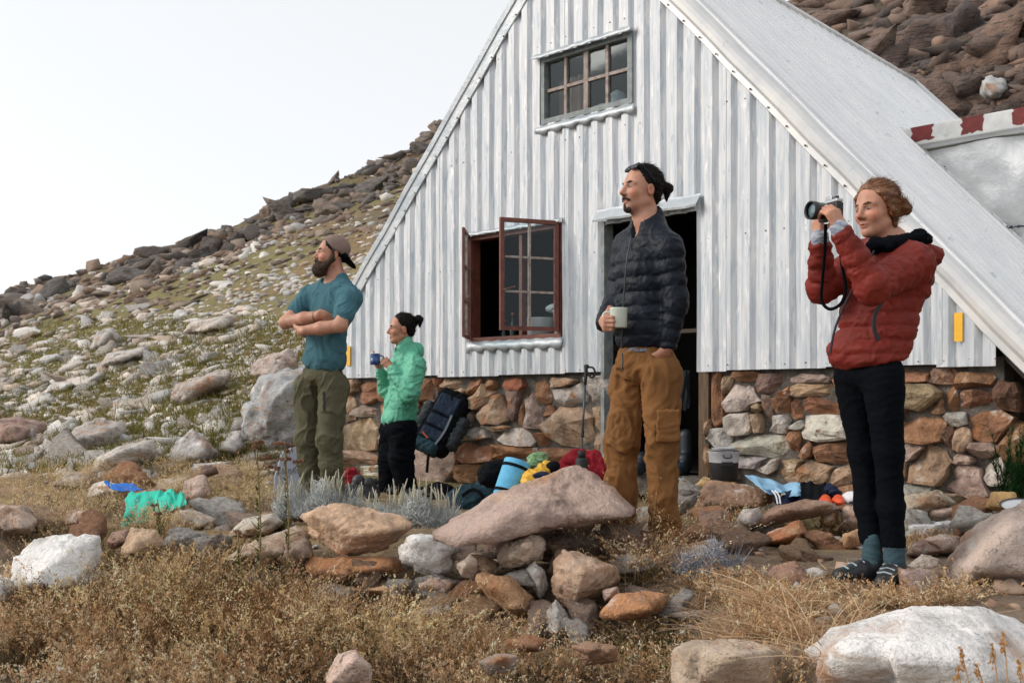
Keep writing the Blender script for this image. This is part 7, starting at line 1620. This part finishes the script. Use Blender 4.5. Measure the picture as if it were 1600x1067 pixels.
# ---- woody tangle of dead twigs
B = Blades(); H = region(960, 1000, 130, 34, 900); d = rng.normal(size=(len(H), 3)); d[:, 2] = np.abs(d[:, 2]) * .35; d /= np.linalg.norm(d, axis=1, keepdims=True)
B.ribbons(H + np.array((0, 0, .01)), d, rng.uniform(.08, .24, len(H)), rng.uniform(.003, .006, len(H)), rng.normal(size=(len(H), 3)) * .3, pick(np.array([(.10, .085, .08), (.16, .14, .13), (.07, .055, .05), (.24, .21, .19)]), len(H)), 4)
B.build('dead_twigs', M['plant'], label='tangle of dead grey twigs at the foot of the dry wall', cat='twigs', kind='stuff')
# ---- tall dry flower stalks
M['stem'] = mat('dry_stem_mat', [(.3, (.16, .13, .05)), (.7, (.28, .22, .10))], scale=20, rough=.9)
UMB = np.array([(.26, .13, .085), (.34, .19, .13), (.18, .09, .06), (.30, .20, .14)])
def flower_stalk(px, py0, py1, Y, heads, label, grp='tall dry flower stalks'):
    b = W(px, py0, Y); t = W(px - 4, py1, Y); root = empty('flower_stalk', b, label, 'flower', grp)
    mb = MB(); main = spline([b, b * .6 + t * .4 + np.array((.01, 0, 0)), t], 10); mb.tube(main, list(np.linspace(.0055, .003, len(main))), 6); mb.build('stem', M['stem'], root, True)
    for (hx, hy, w) in heads:
        mb = MB(); B = Blades(); h = W(hx, hy, Y + rng.uniform(-.05, .05)); tt = np.clip((py0 - hy - 26) / (py0 - py1), .1, .97); s = b + (t - b) * tt; mb.tube(spline([s, (s + h) / 2 + np.array((0, 0, -.012)), h], 6), .0022, 5); m = int(50 * w / 14)
        br = mb.build('branch', M['stem'], root, True)
        rr = np.sqrt(rng.rand(m)); a = rng.rand(m) * 6.28; R_ = w / FPX * Y / 2
        p = h + np.stack([np.cos(a) * rr * R_, np.sin(a) * rr * R_, rng.rand(m) * .012 - .004 * rr], 1); B.flakes(p, rng.uniform(.005, .009, m), pick(UMB, m), None, .8)
        m2 = 14; e = h + np.stack([rng.normal(size=m2) * R_ * .5, rng.normal(size=m2) * R_ * .5, np.full(m2, -.002)], 1); st_ = np.tile(h - np.array((0, 0, .03)), (m2, 1)); dv = e - st_; ln = np.linalg.norm(dv, axis=1); B.ribbons(st_, dv / ln[:, None], ln, np.full(m2, .002), np.zeros((m2, 3)), pick(np.array([(.22, .17, .08)]), m2), 1)
        B.build('flower_head', M['plant'], parent=br)
    B = Blades(); n = 70; f = rng.rand(n); p = b + (t - b) * f[:, None] * .75; dd = jitter_dir(n, .9); B.ribbons(p, dd, rng.uniform(.02, .06, n) * (1.2 - f), rng.uniform(.005, .010, n), rng.normal(size=(n, 3)) * .4, pick(np.array([(.05, .07, .02), (.09, .10, .03), (.14, .11, .05)]), n), 2)
    B.build('leaves', M['plant'], parent=root)
flower_stalk(405, 905, 690, 4.62, [(404, 692, 18), (416, 716, 20), (422, 730, 9), (398, 700, 12)], 'tall dry flower stalk with flat brown heads, left of the lilac board')
flower_stalk(449, 885, 690, 4.6, [(436, 694, 22), (445, 718, 20), (457, 697, 8), (434, 733, 9), (466, 722, 16), (448, 706, 9)], 'tall dry flower stalk with several flat brown heads in front of the lilac board')
flower_stalk(375, 930, 830, 4.5, [(372, 832, 10), (382, 838, 9)], 'short green flower stalk in the straw left of the dry wall')
for (px, py0, py1, h, lab) in ((250, 850, 780, [(240, 790, 12), (247, 803, 12)], 'thin flower stalk in front of the turquoise towel'), (1535, 0, 0, [], '')):
    if h: flower_stalk(px, py0, py1, 5.3, h, lab)
# ---- single grass ears in front of the white boulder
M['ear'] = mat('grass_ear_mat', (.46, .25, .09), rough=.85)
for i, (x0, x1, y1) in enumerate(((1560, 1566, 985), (1546, 1550, 1008), (1508, 1500, 1012), (1532, 1526, 1036), (1488, 1496, 1040), (1590, 1592, 1030))):
    Y = 2.25 + .04 * i; b = W(x0 + 8, 1130, Y); t = W(x1, y1, Y); root = empty('grass_ear', b, ('single golden grass ear before the white boulder, number %s from the left edge of the boulder top' % i) if False else ['tallest golden grass ear in front of the huge white boulder', 'golden grass ear just left of the tallest one', 'golden grass ear leaning left in front of the white boulder', 'short golden ear between the leaning ear and the tall pair', 'lowest golden ear at the left of the group', 'golden ear nearest the right edge of the picture'][i], 'grass ear', 'grass ears before the white boulder')
    mb = MB(); mb.tube(spline([b, (b + t) / 2 + np.array((.01, 0, 0)), t], 8), .0014, 5); mb.build('stem', M['ear'], root); B = Blades(); n = 26; f = rng.rand(n); ax_ = unit(t - b); p = t - ax_ * (f * .055)[:, None] + rng.normal(size=(n, 3)) * .003; B.flakes(p, rng.uniform(.005, .008, n), pick(np.array([(.52, .29, .11), (.44, .23, .085)]), n), np.tile(ax_, (n, 1)), .4); B.build('seed_head', M['plant'], parent=root)
# ---- dark green bush at the right corner of the hut
root = empty('bush', W(1592, 778, 5.6), 'dark green needle-leaved bush at the right corner of the stone base', 'bush'); B = Blades(); n = 46
for k in range(n):
    b = W(1592, 778, 5.6) + np.array((rng.uniform(-.10, .22), rng.uniform(-.08, .08), 0)); h = rng.uniform(.18, .42); d = unit(np.array((rng.normal() * .22, rng.normal() * .2, 1))); m = 110; f = rng.rand(m); p = b + d * (f * h)[:, None]
    B.ribbons(p, jitter_dir(m, .8) + d * .3, rng.uniform(.015, .04, m), rng.uniform(.0025, .005, m), rng.normal(size=(m, 3)) * .2, pick(np.array([(.015, .050, .014), (.022, .07, .022), (.01, .035, .012)]), m), 1)
    B.ribbons(b[None], d[None], np.array([h]), np.array([.006]), np.zeros((1, 3)), np.array([(.04, .03, .02)]), 2)
B.build('needle_foliage', M['plant'], parent=root)
